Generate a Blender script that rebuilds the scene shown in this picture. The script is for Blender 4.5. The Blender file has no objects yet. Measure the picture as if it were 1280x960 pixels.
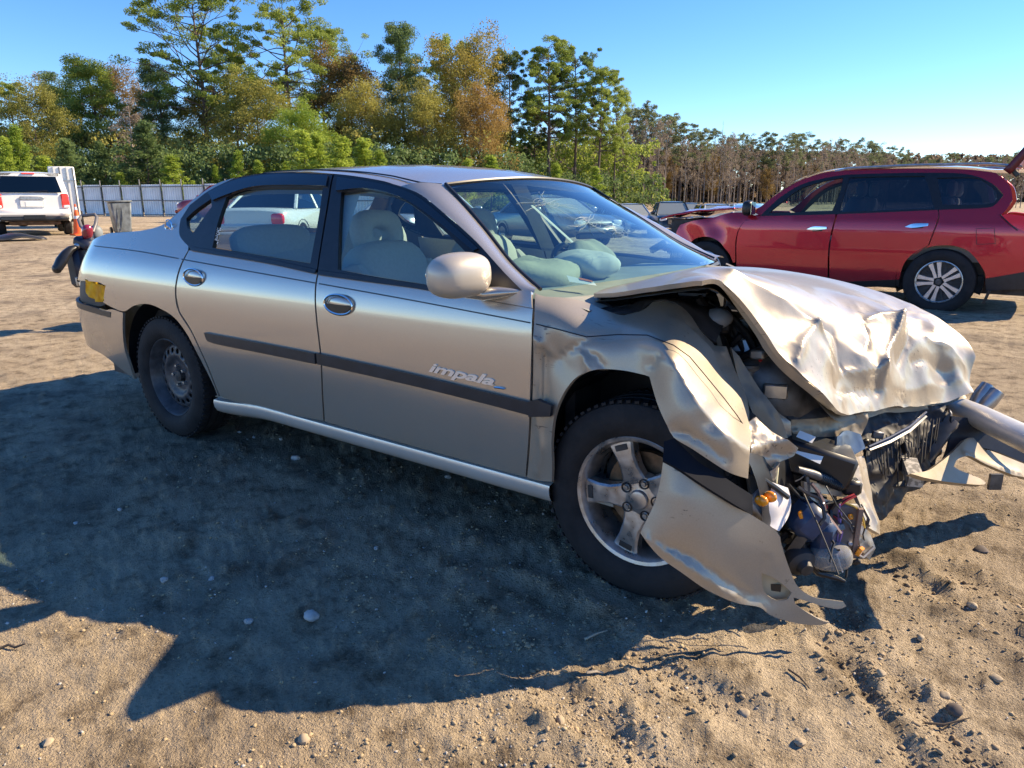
import bpy, bmesh, math, random
import numpy as np
from mathutils import Vector, Matrix, noise as mnoise
from mathutils.geometry import delaunay_2d_cdt

sc = bpy.context.scene
COL = sc.collection
R = math.radians
random.seed(7)
RNG = np.random.default_rng(11)

# ---------- camera ----------
cam = bpy.data.cameras.new('camera'); camo = bpy.data.objects.new('camera', cam); COL.objects.link(camo)
cam.sensor_width = 36; cam.lens = 24.89; cam.clip_start = .05; cam.clip_end = 3000
camo.matrix_world = Matrix(((0.80920418, -0.14820112, 0.56852882, .93),
                            (0.58752753, 0.20411804, -0.78303718, -2.815),
                            (0, 0.9676633, 0.25224541, 1.284), (0, 0, 0, 1)))
sc.camera = camo

# ---------- light ----------
SUN = Vector((.90, 1.12, 1.0)).normalized()
w = bpy.data.worlds.new('World'); sc.world = w; w.use_nodes = True
nt = w.node_tree; bg = nt.nodes['Background']
sky = nt.nodes.new('ShaderNodeTexSky'); sky.sky_type = 'NISHITA'; sky.sun_disc = False
sky.sun_elevation = math.asin(SUN.z); sky.sun_rotation = math.atan2(SUN.x, SUN.y)
sky.air_density = .85; sky.dust_density = .0; sky.ozone_density = 4.0; sky.altitude = 200
hs = nt.nodes.new('ShaderNodeHueSaturation'); hs.inputs['Saturation'].default_value = 1.22; hs.inputs['Hue'].default_value = .507
nt.links.new(sky.outputs[0], hs.inputs['Color']); nt.links.new(hs.outputs[0], bg.inputs[0]); bg.inputs[1].default_value = .094
sun = bpy.data.lights.new('sun', 'SUN'); sun.energy = 4.3; sun.angle = R(.5); sun.color = (1, .80, .53)
suno = bpy.data.objects.new('sun', sun); COL.objects.link(suno)
suno.rotation_euler = SUN.to_track_quat('Z', 'Y').to_euler(); suno.location = (10, 20, 20)
sc.view_settings.view_transform = 'Standard'; sc.view_settings.look = 'None'
sc.view_settings.exposure = 1.38; sc.view_settings.gamma = 1
sc.cycles.max_bounces = 8; sc.cycles.transparent_max_bounces = 24
sc.cycles.caustics_reflective = False; sc.cycles.caustics_refractive = False

# ---------- body side surfaces (half width of a car body as a function of length x and height z) ----------
def smooth(a, b, t):
    t = np.clip((t - a) / (b - a), 0, 1); return t * t * (3 - 2 * t)

def hermite(xs, ys):
    xs = np.array(xs, float); ys = np.array(ys, float)
    d = np.diff(ys) / np.diff(xs); m = np.zeros(len(xs)); m[0] = d[0]; m[-1] = d[-1]
    for i in range(1, len(xs) - 1):
        m[i] = 0 if d[i-1] * d[i] <= 0 else 2 * d[i-1] * d[i] / (d[i-1] + d[i])
    def f(t):
        t = np.clip(np.asarray(t, float), xs[0], xs[-1]); i = np.clip(np.searchsorted(xs, t) - 1, 0, len(xs) - 2)
        h = xs[i+1] - xs[i]; s = (t - xs[i]) / h
        return (2*s**3-3*s*s+1)*ys[i] + (s**3-2*s*s+s)*h*m[i] + (-2*s**3+3*s*s)*ys[i+1] + (s**3-s*s)*h*m[i+1]
    return f

_sp = hermite([.15, .22, .30, .45, .60, .75, .85, .92, .97, 1.01, 1.08, 1.2, 1.3, 1.37, 1.42, 1.46],
              [.83, .862, .892, .913, .926, .929, .924, .912, .895, .875, .835, .764, .700, .650, .600, .52])
def side_sedan(x, z):
    t = .30 * np.clip(x - .15, 0, 9)**2 + .035 * np.clip(-2.8 - x, 0, 9)**2
    u = np.clip((-3.62 + .17 * smooth(.66, 1.05, np.asarray(z, float)) - x) / .47, 0, .97)
    t = t + .36 * (1 - np.sqrt(1 - u * u))
    return _sp(z) - t

_sv = hermite([.2, .35, .5, .75, .95, 1.05, 1.12, 1.2, 1.4, 1.6, 1.7, 1.8],
              [.90, .935, .955, .965, .965, .955, .93, .90, .815, .725, .66, .55])
def side_suv(x, z):      # front of this one points to -x
    t = .12 * np.clip(-2.9 - x, 0, 9)**2 + .10 * np.clip(x - .45, 0, 9)**2
    return _sv(z) - t

# ---------- materials ----------
def mat(name, base, rough=.5, metal=0, coat=0, spec=.5, var=0, scale=8, bump=0, bscale=60, rvar=0, emit=None, col2=None, thr=(.35, .65), detail=6, croughness=.05, dust=0, scratch=0):
    m = bpy.data.materials.new(name); m.use_nodes = True
    nt = m.node_tree; b = nt.nodes['Principled BSDF']; L = nt.links.new
    b.inputs['Base Color'].default_value = (*base, 1); b.inputs['Roughness'].default_value = rough
    b.inputs['Metallic'].default_value = metal; b.inputs['Coat Weight'].default_value = coat
    b.inputs['Coat Roughness'].default_value = croughness; b.inputs['Specular IOR Level'].default_value = spec
    tc = nt.nodes.new('ShaderNodeTexCoord')
    if emit: b.inputs['Emission Color'].default_value = (*emit, 1); b.inputs['Emission Strength'].default_value = 1
    c = None
    if var or col2:
        n = nt.nodes.new('ShaderNodeTexNoise'); n.inputs['Scale'].default_value = scale; n.inputs['Detail'].default_value = detail
        L(tc.outputs['Object'], n.inputs['Vector'])
        r = nt.nodes.new('ShaderNodeValToRGB'); L(n.outputs['Fac'], r.inputs[0])
        r.color_ramp.elements[0].position = thr[0]; r.color_ramp.elements[1].position = thr[1]
        a = col2 if col2 else tuple(x * (1 - var) for x in base); bb = base if col2 else tuple(min(1, x * (1 + var)) for x in base)
        r.color_ramp.elements[0].color = (*a, 1); r.color_ramp.elements[1].color = (*bb, 1)
        c = r.outputs[0]; L(c, b.inputs['Base Color'])
        if rvar:
            mr = nt.nodes.new('ShaderNodeMapRange'); L(n.outputs['Fac'], mr.inputs[0])
            mr.inputs[1].default_value = .3; mr.inputs[2].default_value = .7
            mr.inputs[3].default_value = max(0, rough - rvar); mr.inputs[4].default_value = min(1, rough + rvar); L(mr.outputs[0], b.inputs['Roughness'])
    if bump:
        n2 = nt.nodes.new('ShaderNodeTexNoise'); n2.inputs['Scale'].default_value = bscale; n2.inputs['Detail'].default_value = 4
        L(tc.outputs['Object'], n2.inputs['Vector'])
        bp = nt.nodes.new('ShaderNodeBump'); bp.inputs['Strength'].default_value = bump; bp.inputs['Distance'].default_value = .01
        L(n2.outputs['Fac'], bp.inputs['Height']); L(bp.outputs[0], b.inputs['Normal'])
    if scratch:
        # thin scraped lines of bare metal, in patches
        mp = nt.nodes.new('ShaderNodeMapping'); mp.inputs['Scale'].default_value = (7, 120, 90); mp.inputs['Rotation'].default_value = (.2, .1, .5); L(tc.outputs['Object'], mp.inputs['Vector'])
        s1 = nt.nodes.new('ShaderNodeTexNoise'); s1.inputs['Scale'].default_value = 1; s1.inputs['Detail'].default_value = 2; L(mp.outputs[0], s1.inputs['Vector'])
        s2 = nt.nodes.new('ShaderNodeTexNoise'); s2.inputs['Scale'].default_value = 6; s2.inputs['Detail'].default_value = 3; L(tc.outputs['Object'], s2.inputs['Vector'])
        ma = nt.nodes.new('ShaderNodeMapRange'); L(s1.outputs['Fac'], ma.inputs[0]); ma.inputs[1].default_value = .64; ma.inputs[2].default_value = .70
        mb_ = nt.nodes.new('ShaderNodeMapRange'); L(s2.outputs['Fac'], mb_.inputs[0]); mb_.inputs[1].default_value = .54; mb_.inputs[2].default_value = .60
        mm = nt.nodes.new('ShaderNodeMath'); mm.operation = 'MULTIPLY'; L(ma.outputs[0], mm.inputs[0]); L(mb_.outputs[0], mm.inputs[1])
        m2 = nt.nodes.new('ShaderNodeMath'); m2.operation = 'MULTIPLY'; L(mm.outputs[0], m2.inputs[0]); m2.inputs[1].default_value = scratch
        mxc = nt.nodes.new('ShaderNodeMix'); mxc.data_type = 'RGBA'; L(m2.outputs[0], mxc.inputs[0]); (L(c, mxc.inputs[6]) if c else None); mxc.inputs[7].default_value = (.12, .105, .09, 1); L(mxc.outputs[2], b.inputs['Base Color'])
    if dust:
        # settled road dust: patchy matt soil over the lower body
        n3 = nt.nodes.new('ShaderNodeTexNoise'); n3.inputs['Scale'].default_value = 5; n3.inputs['Detail'].default_value = 8
        L(tc.outputs['Object'], n3.inputs['Vector'])
        sp = nt.nodes.new('ShaderNodeSeparateXYZ'); L(tc.outputs['Object'], sp.inputs[0])
        mr = nt.nodes.new('ShaderNodeMapRange'); L(sp.outputs[2], mr.inputs[0])
        mr.inputs[1].default_value = .15; mr.inputs[2].default_value = .75; mr.inputs[3].default_value = .8; mr.inputs[4].default_value = .08
        mu = nt.nodes.new('ShaderNodeMath'); mu.operation = 'MULTIPLY'; L(n3.outputs['Fac'], mu.inputs[0]); L(mr.outputs[0], mu.inputs[1])
        mu2 = nt.nodes.new('ShaderNodeMath'); mu2.operation = 'MULTIPLY'; L(mu.outputs[0], mu2.inputs[0]); mu2.inputs[1].default_value = dust; mu2.use_clamp = True
        d = nt.nodes.new('ShaderNodeBsdfDiffuse'); d.inputs[0].default_value = (.30, .23, .15, 1)
        mx = nt.nodes.new('ShaderNodeMixShader'); L(mu2.outputs[0], mx.inputs[0]); L(b.outputs[0], mx.inputs[1]); L(d.outputs[0], mx.inputs[2])
        L(mx.outputs[0], nt.nodes['Material Output'].inputs[0])
    return m

def glass(name, tint, ior=1.5, rough=.0, gcol=(1, 1, 1), body=None, bodyw=0):
    m = bpy.data.materials.new(name); m.use_nodes = True; nt = m.node_tree; L = nt.links.new
    nt.nodes.remove(nt.nodes['Principled BSDF'])
    t = nt.nodes.new('ShaderNodeBsdfTransparent'); t.inputs[0].default_value = (*tint, 1)
    g = nt.nodes.new('ShaderNodeBsdfGlossy'); g.inputs[0].default_value = (*gcol, 1); g.inputs['Roughness'].default_value = rough
    f0 = ((ior - 1)/(ior + 1))**2; lw = nt.nodes.new('ShaderNodeLayerWeight')
    pw = nt.nodes.new('ShaderNodeMath'); pw.operation = 'POWER'; L(lw.outputs['Facing'], pw.inputs[0]); pw.inputs[1].default_value = 4.5
    f = nt.nodes.new('ShaderNodeMath'); f.operation = 'MULTIPLY_ADD'; L(pw.outputs[0], f.inputs[0]); f.inputs[1].default_value = 1 - f0; f.inputs[2].default_value = f0
    mx = nt.nodes.new('ShaderNodeMixShader'); L(f.outputs[0], mx.inputs[0]); L(t.outputs[0], mx.inputs[1]); L(g.outputs[0], mx.inputs[2])
    out = mx.outputs[0]
    if bodyw:
        d = nt.nodes.new('ShaderNodeBsdfDiffuse'); d.inputs[0].default_value = (*body, 1)
        m2 = nt.nodes.new('ShaderNodeMixShader'); m2.inputs[0].default_value = bodyw; L(out, m2.inputs[1]); L(d.outputs[0], m2.inputs[2]); out = m2.outputs[0]
    L(out, nt.nodes['Material Output'].inputs[0])
    return m

# ---------- objects ----------
def props(o, label=None, cat=None, group=None, kind=None):
    if label: o['label'] = label
    if cat: o['category'] = cat
    if group: o['group'] = group
    if kind: o['kind'] = kind
    return o

def thing(name, label, cat, loc=(0, 0, 0), rz=0, group=None):
    o = bpy.data.objects.new(name, None); COL.objects.link(o); o.empty_display_size = .2
    o.location = loc; o.rotation_euler = (0, 0, rz)
    return props(o, label, cat, group)

def dup(o, parent=None):
    c = o.copy(); COL.objects.link(c)
    if parent: c.parent = parent
    for ch in list(o.children): dup(ch, c)
    return c

class MB:
    def __init__(s): s.v = []; s.f = []; s.mi = []
    def add(s, v, f, mi=0):
        n = len(s.v); s.v.extend([tuple(map(float, p)) for p in v]); s.f.extend([tuple(i + n for i in q) for q in f]); s.mi.extend([mi] * len(f)); return s
    def box(s, c, d, rot=None, bev=0, mi=0, taper=1.0):
        hx, hy, hz = d[0] / 2, d[1] / 2, d[2] / 2
        if bev:
            b = min(bev, .45 * min(d))
            V = []; 
            for sx in (-1, 1):
                for sy in (-1, 1):
                    for sz in (-1, 1):
                        V += [(sx*hx, sy*(hy-b), sz*(hz-b)), (sx*(hx-b), sy*hy, sz*(hz-b)), (sx*(hx-b), sy*(hy-b), sz*hz)]
            I = lambda sx, sy, sz, k: ((sx > 0) * 4 + (sy > 0) * 2 + (sz > 0)) * 3 + k
            F = []
            for a in (-1, 1):
                F.append([I(a, -1, -1, 0), I(a, 1, -1, 0), I(a, 1, 1, 0), I(a, -1, 1, 0)])
                F.append([I(-1, a, -1, 1), I(1, a, -1, 1), I(1, a, 1, 1), I(-1, a, 1, 1)])
                F.append([I(-1, -1, a, 2), I(1, -1, a, 2), I(1, 1, a, 2), I(-1, 1, a, 2)])
                for b2 in (-1, 1):
                    F.append([I(a, b2, -1, 0), I(a, b2, 1, 0), I(a, b2, 1, 1), I(a, b2, -1, 1)])
                    F.append([I(a, -1, b2, 0), I(a, 1, b2, 0), I(a, 1, b2, 2), I(a, -1, b2, 2)])
                    F.append([I(-1, a, b2, 1), I(1, a, b2, 1), I(1, a, b2, 2), I(-1, a, b2, 2)])
                    for c2 in (-1, 1): F.append([I(a, b2, c2, 0), I(a, b2, c2, 1), I(a, b2, c2, 2)])
        else:
            V = [(sx*hx, sy*hy, sz*hz) for sx in (-1, 1) for sy in (-1, 1) for sz in (-1, 1)]
            F = [(0, 1, 3, 2), (4, 6, 7, 5), (0, 4, 5, 1), (2, 3, 7, 6), (0, 2, 6, 4), (1, 5, 7, 3)]
        if taper != 1: V = [(x * (taper if z > 0 else 1), y * (taper if z > 0 else 1), z) for x, y, z in V]
        M = rot if rot is not None else Matrix.Identity(3)
        c = Vector(c)
        return s.add([c + M @ Vector(p) for p in V], F, mi)
    def tube(s, pts, r, n=8, cap=True, mi=0, flat=1.0):
        pts = [Vector(p) for p in pts]; rs = [float(q) for q in r] if isinstance(r, (list, tuple)) else [float(r)] * len(pts)
        V = []; F = []; t0 = (pts[1] - pts[0]).normalized()
        up = Vector((0, 0, 1)) if abs(t0.z) < .9 else Vector((1, 0, 0)); a = t0.cross(up).normalized()
        for i, p in enumerate(pts):
            t = (pts[min(i+1, len(pts)-1)] - pts[max(i-1, 0)]).normalized()
            a = (a - t * a.dot(t)).normalized(); b = t.cross(a)
            for k in range(n):
                th = 2 * math.pi * k / n; V.append(p + rs[i] * (a * math.cos(th) + b * flat * math.sin(th)))
        for i in range(len(pts) - 1):
            for k in range(n):
                k2 = (k + 1) % n; F.append((i*n+k, i*n+k2, (i+1)*n+k2, (i+1)*n+k))
        if cap: F.append(tuple(range(n))[::-1]); F.append(tuple(range((len(pts)-1)*n, len(pts)*n)))
        return s.add(V, F, mi)
    def lathe(s, prof, c=(0, 0, 0), M=None, n=48, closed=False, mi=0, a0=0, a1=2*math.pi):
        # prof: (radius, along) about the local z axis
        M = M or Matrix.Identity(3); c = Vector(c); V = []; F = []; full = abs(a1 - a0 - 2*math.pi) < 1e-6
        m = n if full else n + 1; k = len(prof)
        for i in range(m):
            th = a0 + (a1 - a0) * i / n
            for r, h in prof: V.append(c + M @ Vector((r*math.cos(th), r*math.sin(th), h)))
        for i in range(n):
            j = (i + 1) % m
            for q in range(k if closed else k - 1):
                q2 = (q + 1) % k; F.append((i*k+q, j*k+q, j*k+q2, i*k+q2))
        return s.add(V, F, mi)
    def prism(s, poly, c, M, h, mi=0, top=None):
        # poly in local xy, extruded 0..h along local z
        n = len(poly); c = Vector(c); top = top or poly
        V = [c + M @ Vector((x, y, 0)) for x, y in poly] + [c + M @ Vector((x, y, h)) for x, y in top]
        F = [tuple(range(n))[::-1], tuple(range(n, 2*n))] + [(i, (i+1) % n, n+(i+1) % n, n+i) for i in range(n)]
        return s.add(V, F, mi)
    def ell(s, c, r, M=None, n=16, m=10, p=1.0, mi=0):
        M = M or Matrix.Identity(3); c = Vector(c); V = []; F = []
        sg = lambda x: math.copysign(abs(x)**p, x)
        for j in range(m + 1):
            ph = -math.pi/2 + math.pi*j/m
            for i in range(n):
                th = 2*math.pi*i/n
                V.append(c + M @ Vector((r[0]*sg(math.cos(ph))*sg(math.cos(th)), r[1]*sg(math.cos(ph))*sg(math.sin(th)), r[2]*sg(math.sin(ph)))))
        for j in range(m):
            for i in range(n): F.append((j*n+i, j*n+(i+1) % n, (j+1)*n+(i+1) % n, (j+1)*n+i))
        return s.add(V, F, mi)
    def grid(s, P, mi=0, wrap=False):
        P = np.asarray(P); a, b = P.shape[:2]
        F = [(i*b+j, i*b+j+1, (i+1)*b+j+1, (i+1)*b+j) for i in range(a-1) for j in range(b-1)]
        return s.add(P.reshape(-1, 3), F, mi)
    def mirror(s, axis=1, c=0):
        n = len(s.v); s.v += [tuple((2*c - q if i == axis else q) for i, q in enumerate(p)) for p in s.v]
        s.f += [tuple(i + n for i in f[::-1]) for f in s.f]; s.mi += s.mi; return s
    def build(s, name, mats, parent=None, smooth=True, ang=38, label=None, kind=None, cat=None, group=None, fix=True, sub=0, solid=0):
        me = bpy.data.meshes.new(name); me.from_pydata(s.v, [], s.f)
        for m in (mats if isinstance(mats, (list, tuple)) else [mats]): me.materials.append(m)
        if len(me.materials) > 1: me.polygons.foreach_set('material_index', s.mi)
        if fix:
            bm = bmesh.new(); bm.from_mesh(me); bmesh.ops.remove_doubles(bm, verts=bm.verts, dist=1e-5)
            bmesh.ops.recalc_face_normals(bm, faces=bm.faces); bm.to_mesh(me); bm.free()
        o = bpy.data.objects.new(name, me); COL.objects.link(o)
        if parent: o.parent = parent
        if smooth: me.polygons.foreach_set('use_smooth', [True] * len(me.polygons)); me.set_sharp_from_angle(angle=R(ang))
        if solid:
            md = o.modifiers.new('thickness', 'SOLIDIFY'); md.thickness = solid; md.offset = -1
        if sub:
            md = o.modifiers.new('rounding', 'SUBSURF'); md.levels = sub; md.render_levels = sub
        return props(o, label, cat, group, kind)

def rotm(axis, deg): return Matrix.Rotation(R(deg), 3, axis)
def frame(zdir, xhint=(0, 0, 1)):
    z = Vector(zdir).normalized(); x = Vector(xhint); x = (x - z * x.dot(z)).normalized(); y = z.cross(x)
    return Matrix((x, y, z)).transposed()

# ---------- outlines and sheets ----------
def outline(pts, step=.02, ang=32, closed=True):
    # resample a polygon; corners sharper than `ang` stay sharp, the rest becomes a smooth curve
    P = [np.array(p, float) for p in pts]; n = len(P); out = []
    def corner(i):
        a = P[i] - P[i-1]; b = P[(i+1) % n] - P[i]
        return math.degrees(math.acos(max(-1, min(1, a @ b / (np.linalg.norm(a) * np.linalg.norm(b) + 1e-12))))) > ang
    cs = [corner(i) for i in range(n)]
    if not closed: cs[0] = cs[-1] = True
    for i in range(n if closed else n - 1):
        p1, p2 = P[i], P[(i+1) % n]
        p0 = 2*p1 - p2 if cs[i] else P[i-1]; p3 = 2*p2 - p1 if cs[(i+1) % n] else P[(i+2) % n]
        k = max(1, int(np.linalg.norm(p2 - p1) / step + .5))
        for j in range(k):
            t = j / k
            out.append(.5 * (2*p1 + (p2-p0)*t + (2*p0-5*p1+4*p2-p3)*t*t + (3*p1-p0-3*p2+p3)*t**3))
    if not closed: out.append(P[-1])
    return np.array(out)

def inside(poly, q):
    x, y = q[:, 0], q[:, 1]; c = np.zeros(len(q), bool); px, py = poly[:, 0], poly[:, 1]; j = len(poly) - 1
    for i in range(len(poly)):
        if py[i] != py[j]:
            m = ((py[i] > y) != (py[j] > y)) & (x < (px[j]-px[i]) * (y-py[i]) / (py[j]-py[i]) + px[i]); c ^= m
        j = i
    return c

def fill(loops, step):
    # triangles of a polygon with holes, with lattice points inside
    A = np.vstack(loops); lo, hi = A.min(0), A.max(0)
    gx, gy = np.meshgrid(np.arange(lo[0], hi[0], step) + step*.37, np.arange(lo[1], hi[1], step) + step*.41)
    g = np.stack([gx.ravel(), gy.ravel()], -1)
    ok = inside(loops[0], g)
    for h in loops[1:]: ok &= ~inside(h, g)
    g = g[ok]
    if len(g):
        d = np.full(len(g), 9e9)
        for q in A: d = np.minimum(d, ((g - q)**2).sum(1))
        g = g[d > (step*.55)**2]
    V = np.vstack([A, g]); E = []; n = 0
    for l in loops:
        E += [(n + i, n + (i+1) % len(l)) for i in range(len(l))]; n += len(l)
    r = delaunay_2d_cdt([Vector(p) for p in V], E, [], 0, 1e-6)
    v = np.array([tuple(p) for p in r[0]]); t = np.array([f for f in r[2]])
    c = v[t].mean(1); ok = inside(loops[0], c)
    for h in loops[1:]: ok &= ~inside(h, c)
    return v, t[ok]

def edges_of(t):
    cnt = {}
    for a, b, c in t:
        for e in ((a, b), (b, c), (c, a)):
            k = (min(e), max(e)); cnt.setdefault(k, []).append(e)
    return [e[0] for e in cnt.values() if len(e) == 1]

def surf_mesh(name, P, t, N, flange, m, parent, label=None, kind=None):
    # a sheet with given normals and a turned-in edge that gives it thickness
    n = len(P); be = edges_of(t); V = [tuple(p) for p in P]; F = [tuple(q) for q in t]
    LN = [tuple(N[i]) for q in t for i in q]
    if flange:
        for a, b in be:
            i = len(V); d = np.cross(P[b] - P[a], N[a]); d /= (np.linalg.norm(d) + 1e-9)
            r = .003
            V += [tuple(P[a]), tuple(P[b]), tuple(P[b] - N[b]*flange), tuple(P[a] - N[a]*flange)]
            F.append((i+1, i, i+3, i+2)); LN += [tuple(d)] * 4
    me = bpy.data.meshes.new(name); me.from_pydata(V, [], F); me.materials.append(m)
    me.polygons.foreach_set('use_smooth', [True] * len(me.polygons)); me.normals_split_custom_set(LN)
    o = bpy.data.objects.new(name, me); COL.objects.link(o); o.parent = parent
    return props(o, label, kind=kind)

def side_panel(name, loops, S, m, parent, sgn=-1, off=0, step=.035, flange=.014, yc=0, dent=None, bstep=.018, ang=32, ox=0, oz=0, label=None):
    loops = [outline(l, bstep, ang) for l in loops]
    v, t = fill(loops, step); x, z = v[:, 0], v[:, 1]
    def f(x, z):
        y = S(x, z) + off
        return y + dent(x, z) if dent else y
    e = 2e-3; y = f(x, z); sx = (f(x+e, z) - f(x-e, z)) / (2*e); sz = (f(x, z+e) - f(x, z-e)) / (2*e)
    N = np.stack([-sx, np.full_like(sx, 1.0), -sz], -1); N[:, 1] *= sgn; N /= np.linalg.norm(N, axis=1)[:, None]
    P = np.stack([x + ox, yc + sgn*y, z + oz], -1)
    a = np.cross(P[t[:, 1]] - P[t[:, 0]], P[t[:, 2]] - P[t[:, 0]]); fl = (a * N[t[:, 0]]).sum(1) < 0
    t[fl] = t[fl][:, ::-1]
    return surf_mesh(name, P, t, N, flange, m, parent, label)

def tps(c, lam=1e-4):
    c = np.asarray(c, float); n = len(c); X = c[:, :2]
    d = ((X[:, None] - X[None])**2).sum(-1); K = .5 * d * np.log(d + 1e-12)
    A = np.zeros((n+3, n+3)); A[:n, :n] = K + lam*np.eye(n); A[:n, n] = 1; A[:n, n+1:] = X; A[n, :n] = 1; A[n+1:, :n] = X.T
    s = np.linalg.solve(A, np.concatenate([c[:, 2], [0, 0, 0]]))
    def f(u, v):
        q = np.stack([u, v], -1); d = ((q[:, None] - X[None])**2).sum(-1)
        return (.5*d*np.log(d + 1e-12)) @ s[:n] + s[n] + q @ s[n+1:]
    return f

def pdist(q, line):
    d = np.full(len(q), 9e9)
    for a, b in zip(line[:-1], line[1:]):
        ab = b - a; t = np.clip(((q - a) @ ab) / (ab @ ab + 1e-12), 0, 1); d = np.minimum(d, np.linalg.norm(q - a - t[:, None]*ab, axis=1))
    return d

def sheet(name, wdir, out3, ctrl3, m, parent, ridges=(), bumps=(), crumple=None, step=.02, flange=.012, holes=(), bstep=.015, ang=40, label=None, lam=1e-4):
    # a bent sheet of metal: a height field over a plane facing `wdir`, through 3-D control points, with folds and dents
    W = np.array(Vector(wdir).normalized()); U = np.cross([0, 0, 1], W); U /= np.linalg.norm(U); Vv = np.cross(W, U)
    B = np.stack([U, Vv, W], -1)
    o = np.array(out3, float) @ B; c = np.vstack([o] + ([np.array(ctrl3, float) @ B] if len(ctrl3) else []))
    base = tps(c, lam)
    loops = [outline(o[:, :2], bstep, ang)] + [outline((np.array(h, float) @ B)[:, :2], bstep, ang) for h in holes]
    v, t = fill(loops, step)
    rl = [((np.array(l, float) @ B)[:, :2], h, wd) for l, h, wd in ridges]
    bl = [((np.array(p, float) @ B)[:2], h, rad) for p, h, rad in bumps]
    def f(u, vv):
        q = np.stack([u, vv], -1); z = base(u, vv)
        for l, h, wd in rl:
            d = pdist(q, l); z = z + h * np.exp(-(np.sqrt(d*d + 2.5e-5)) / wd)
        for p, h, rad in bl: z = z + h * np.exp(-((q - p)**2).sum(1) / rad**2)
        if crumple is not None: z = z + crumple(q @ B[:, :2].T + np.outer(z, W))
        return z
    u, vv = v[:, 0], v[:, 1]; e = 5e-3; z = f(u, vv)
    du = (f(u+e, vv) - f(u-e, vv)) / (2*e); dv = (f(u, vv+e) - f(u, vv-e)) / (2*e)
    N = np.stack([-du, -dv, np.ones_like(du)], -1); N /= np.linalg.norm(N, axis=1)[:, None]
    P = np.stack([u, vv, z], -1) @ B.T; N = N @ B.T
    a = np.cross(P[t[:, 1]] - P[t[:, 0]], P[t[:, 2]] - P[t[:, 0]]); fl = (a * N[t[:, 0]]).sum(1) < 0; t[fl] = t[fl][:, ::-1]
    ob = surf_mesh(name, P, t, N, flange, m, parent, label)
    return ob

def strip(pts2, S, w, name, m, parent, sgn=-1, off=.002, thick=.004, closed=False, yc=0):
    # a narrow raised band along a curve on a body side
    c = outline(pts2, .03, 60, closed=closed); mb = MB(); n = len(c); rows = []
    for i in range(n):
        a = c[i-1] if (i or closed) else c[i]; b = c[(i+1) % n] if (i < n-1 or closed) else c[i]
        t = b - a; t /= np.linalg.norm(t) + 1e-9; nn = np.array([-t[1], t[0]]); ww = w[i*len(w)//n] if isinstance(w, (list, tuple)) else w
        row = []
        for k, h in ((-.5, 0), (-.46, thick), (.46, thick), (.5, 0)):
            q = c[i] + nn*ww*k; row.append((q[0], yc + sgn*(float(S(q[0], q[1])) + off + h), q[1]))
        rows.append(row)
    if closed: rows.append(rows[0])
    mb.grid(rows)
    return mb.build(name, m, parent, ang=30)

# =====================================================================
#  GROUND
# =====================================================================
def vnoise(x, y, seed=0):
    xi = np.floor(x).astype(np.int64); yi = np.floor(y).astype(np.int64); fx = x - xi; fy = y - yi
    def h(a, b):
        n = (a * 374761393 + b * 668265263 + seed * 974634777) & 0xffffffff
        n = ((n ^ (n >> 13)) * 1274126177) & 0xffffffff; n ^= n >> 16
        return (n & 0xffff) / 65535.0
    u = fx*fx*(3-2*fx); v = fy*fy*(3-2*fy)
    return (h(xi, yi)*(1-u) + h(xi+1, yi)*u)*(1-v) + (h(xi, yi+1)*(1-u) + h(xi+1, yi+1)*u)*v
def fbm(x, y, oct=4, seed=0):
    a = 1.0; s = np.zeros_like(x); t = 0
    for o in range(oct): s += a * vnoise(x, y, seed + o); t += a; a *= .5; x = x*2.03 + 13.1; y = y*2.03 + 7.7
    return s / t
def view_axes(x, y):
    a = (x - .93)*.8092 + (y + 2.815)*.5875; d = -(x - .93)*.5875 + (y + 2.815)*.8092
    return a, d
def terrain(x, y):
    x = np.asarray(x, float); y = np.asarray(y, float); a, d = view_axes(x, y)
    z = .22 * smooth(9, 20, d) * (1 - smooth(30, 55, d)) * (1 - smooth(-9, -2, a))
    z = z - .75 * smooth(12, 40, d) * smooth(-2, 8, a) * (1 - smooth(70, 150, d))
    return z + .6 * smooth(70, 160, d)
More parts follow.
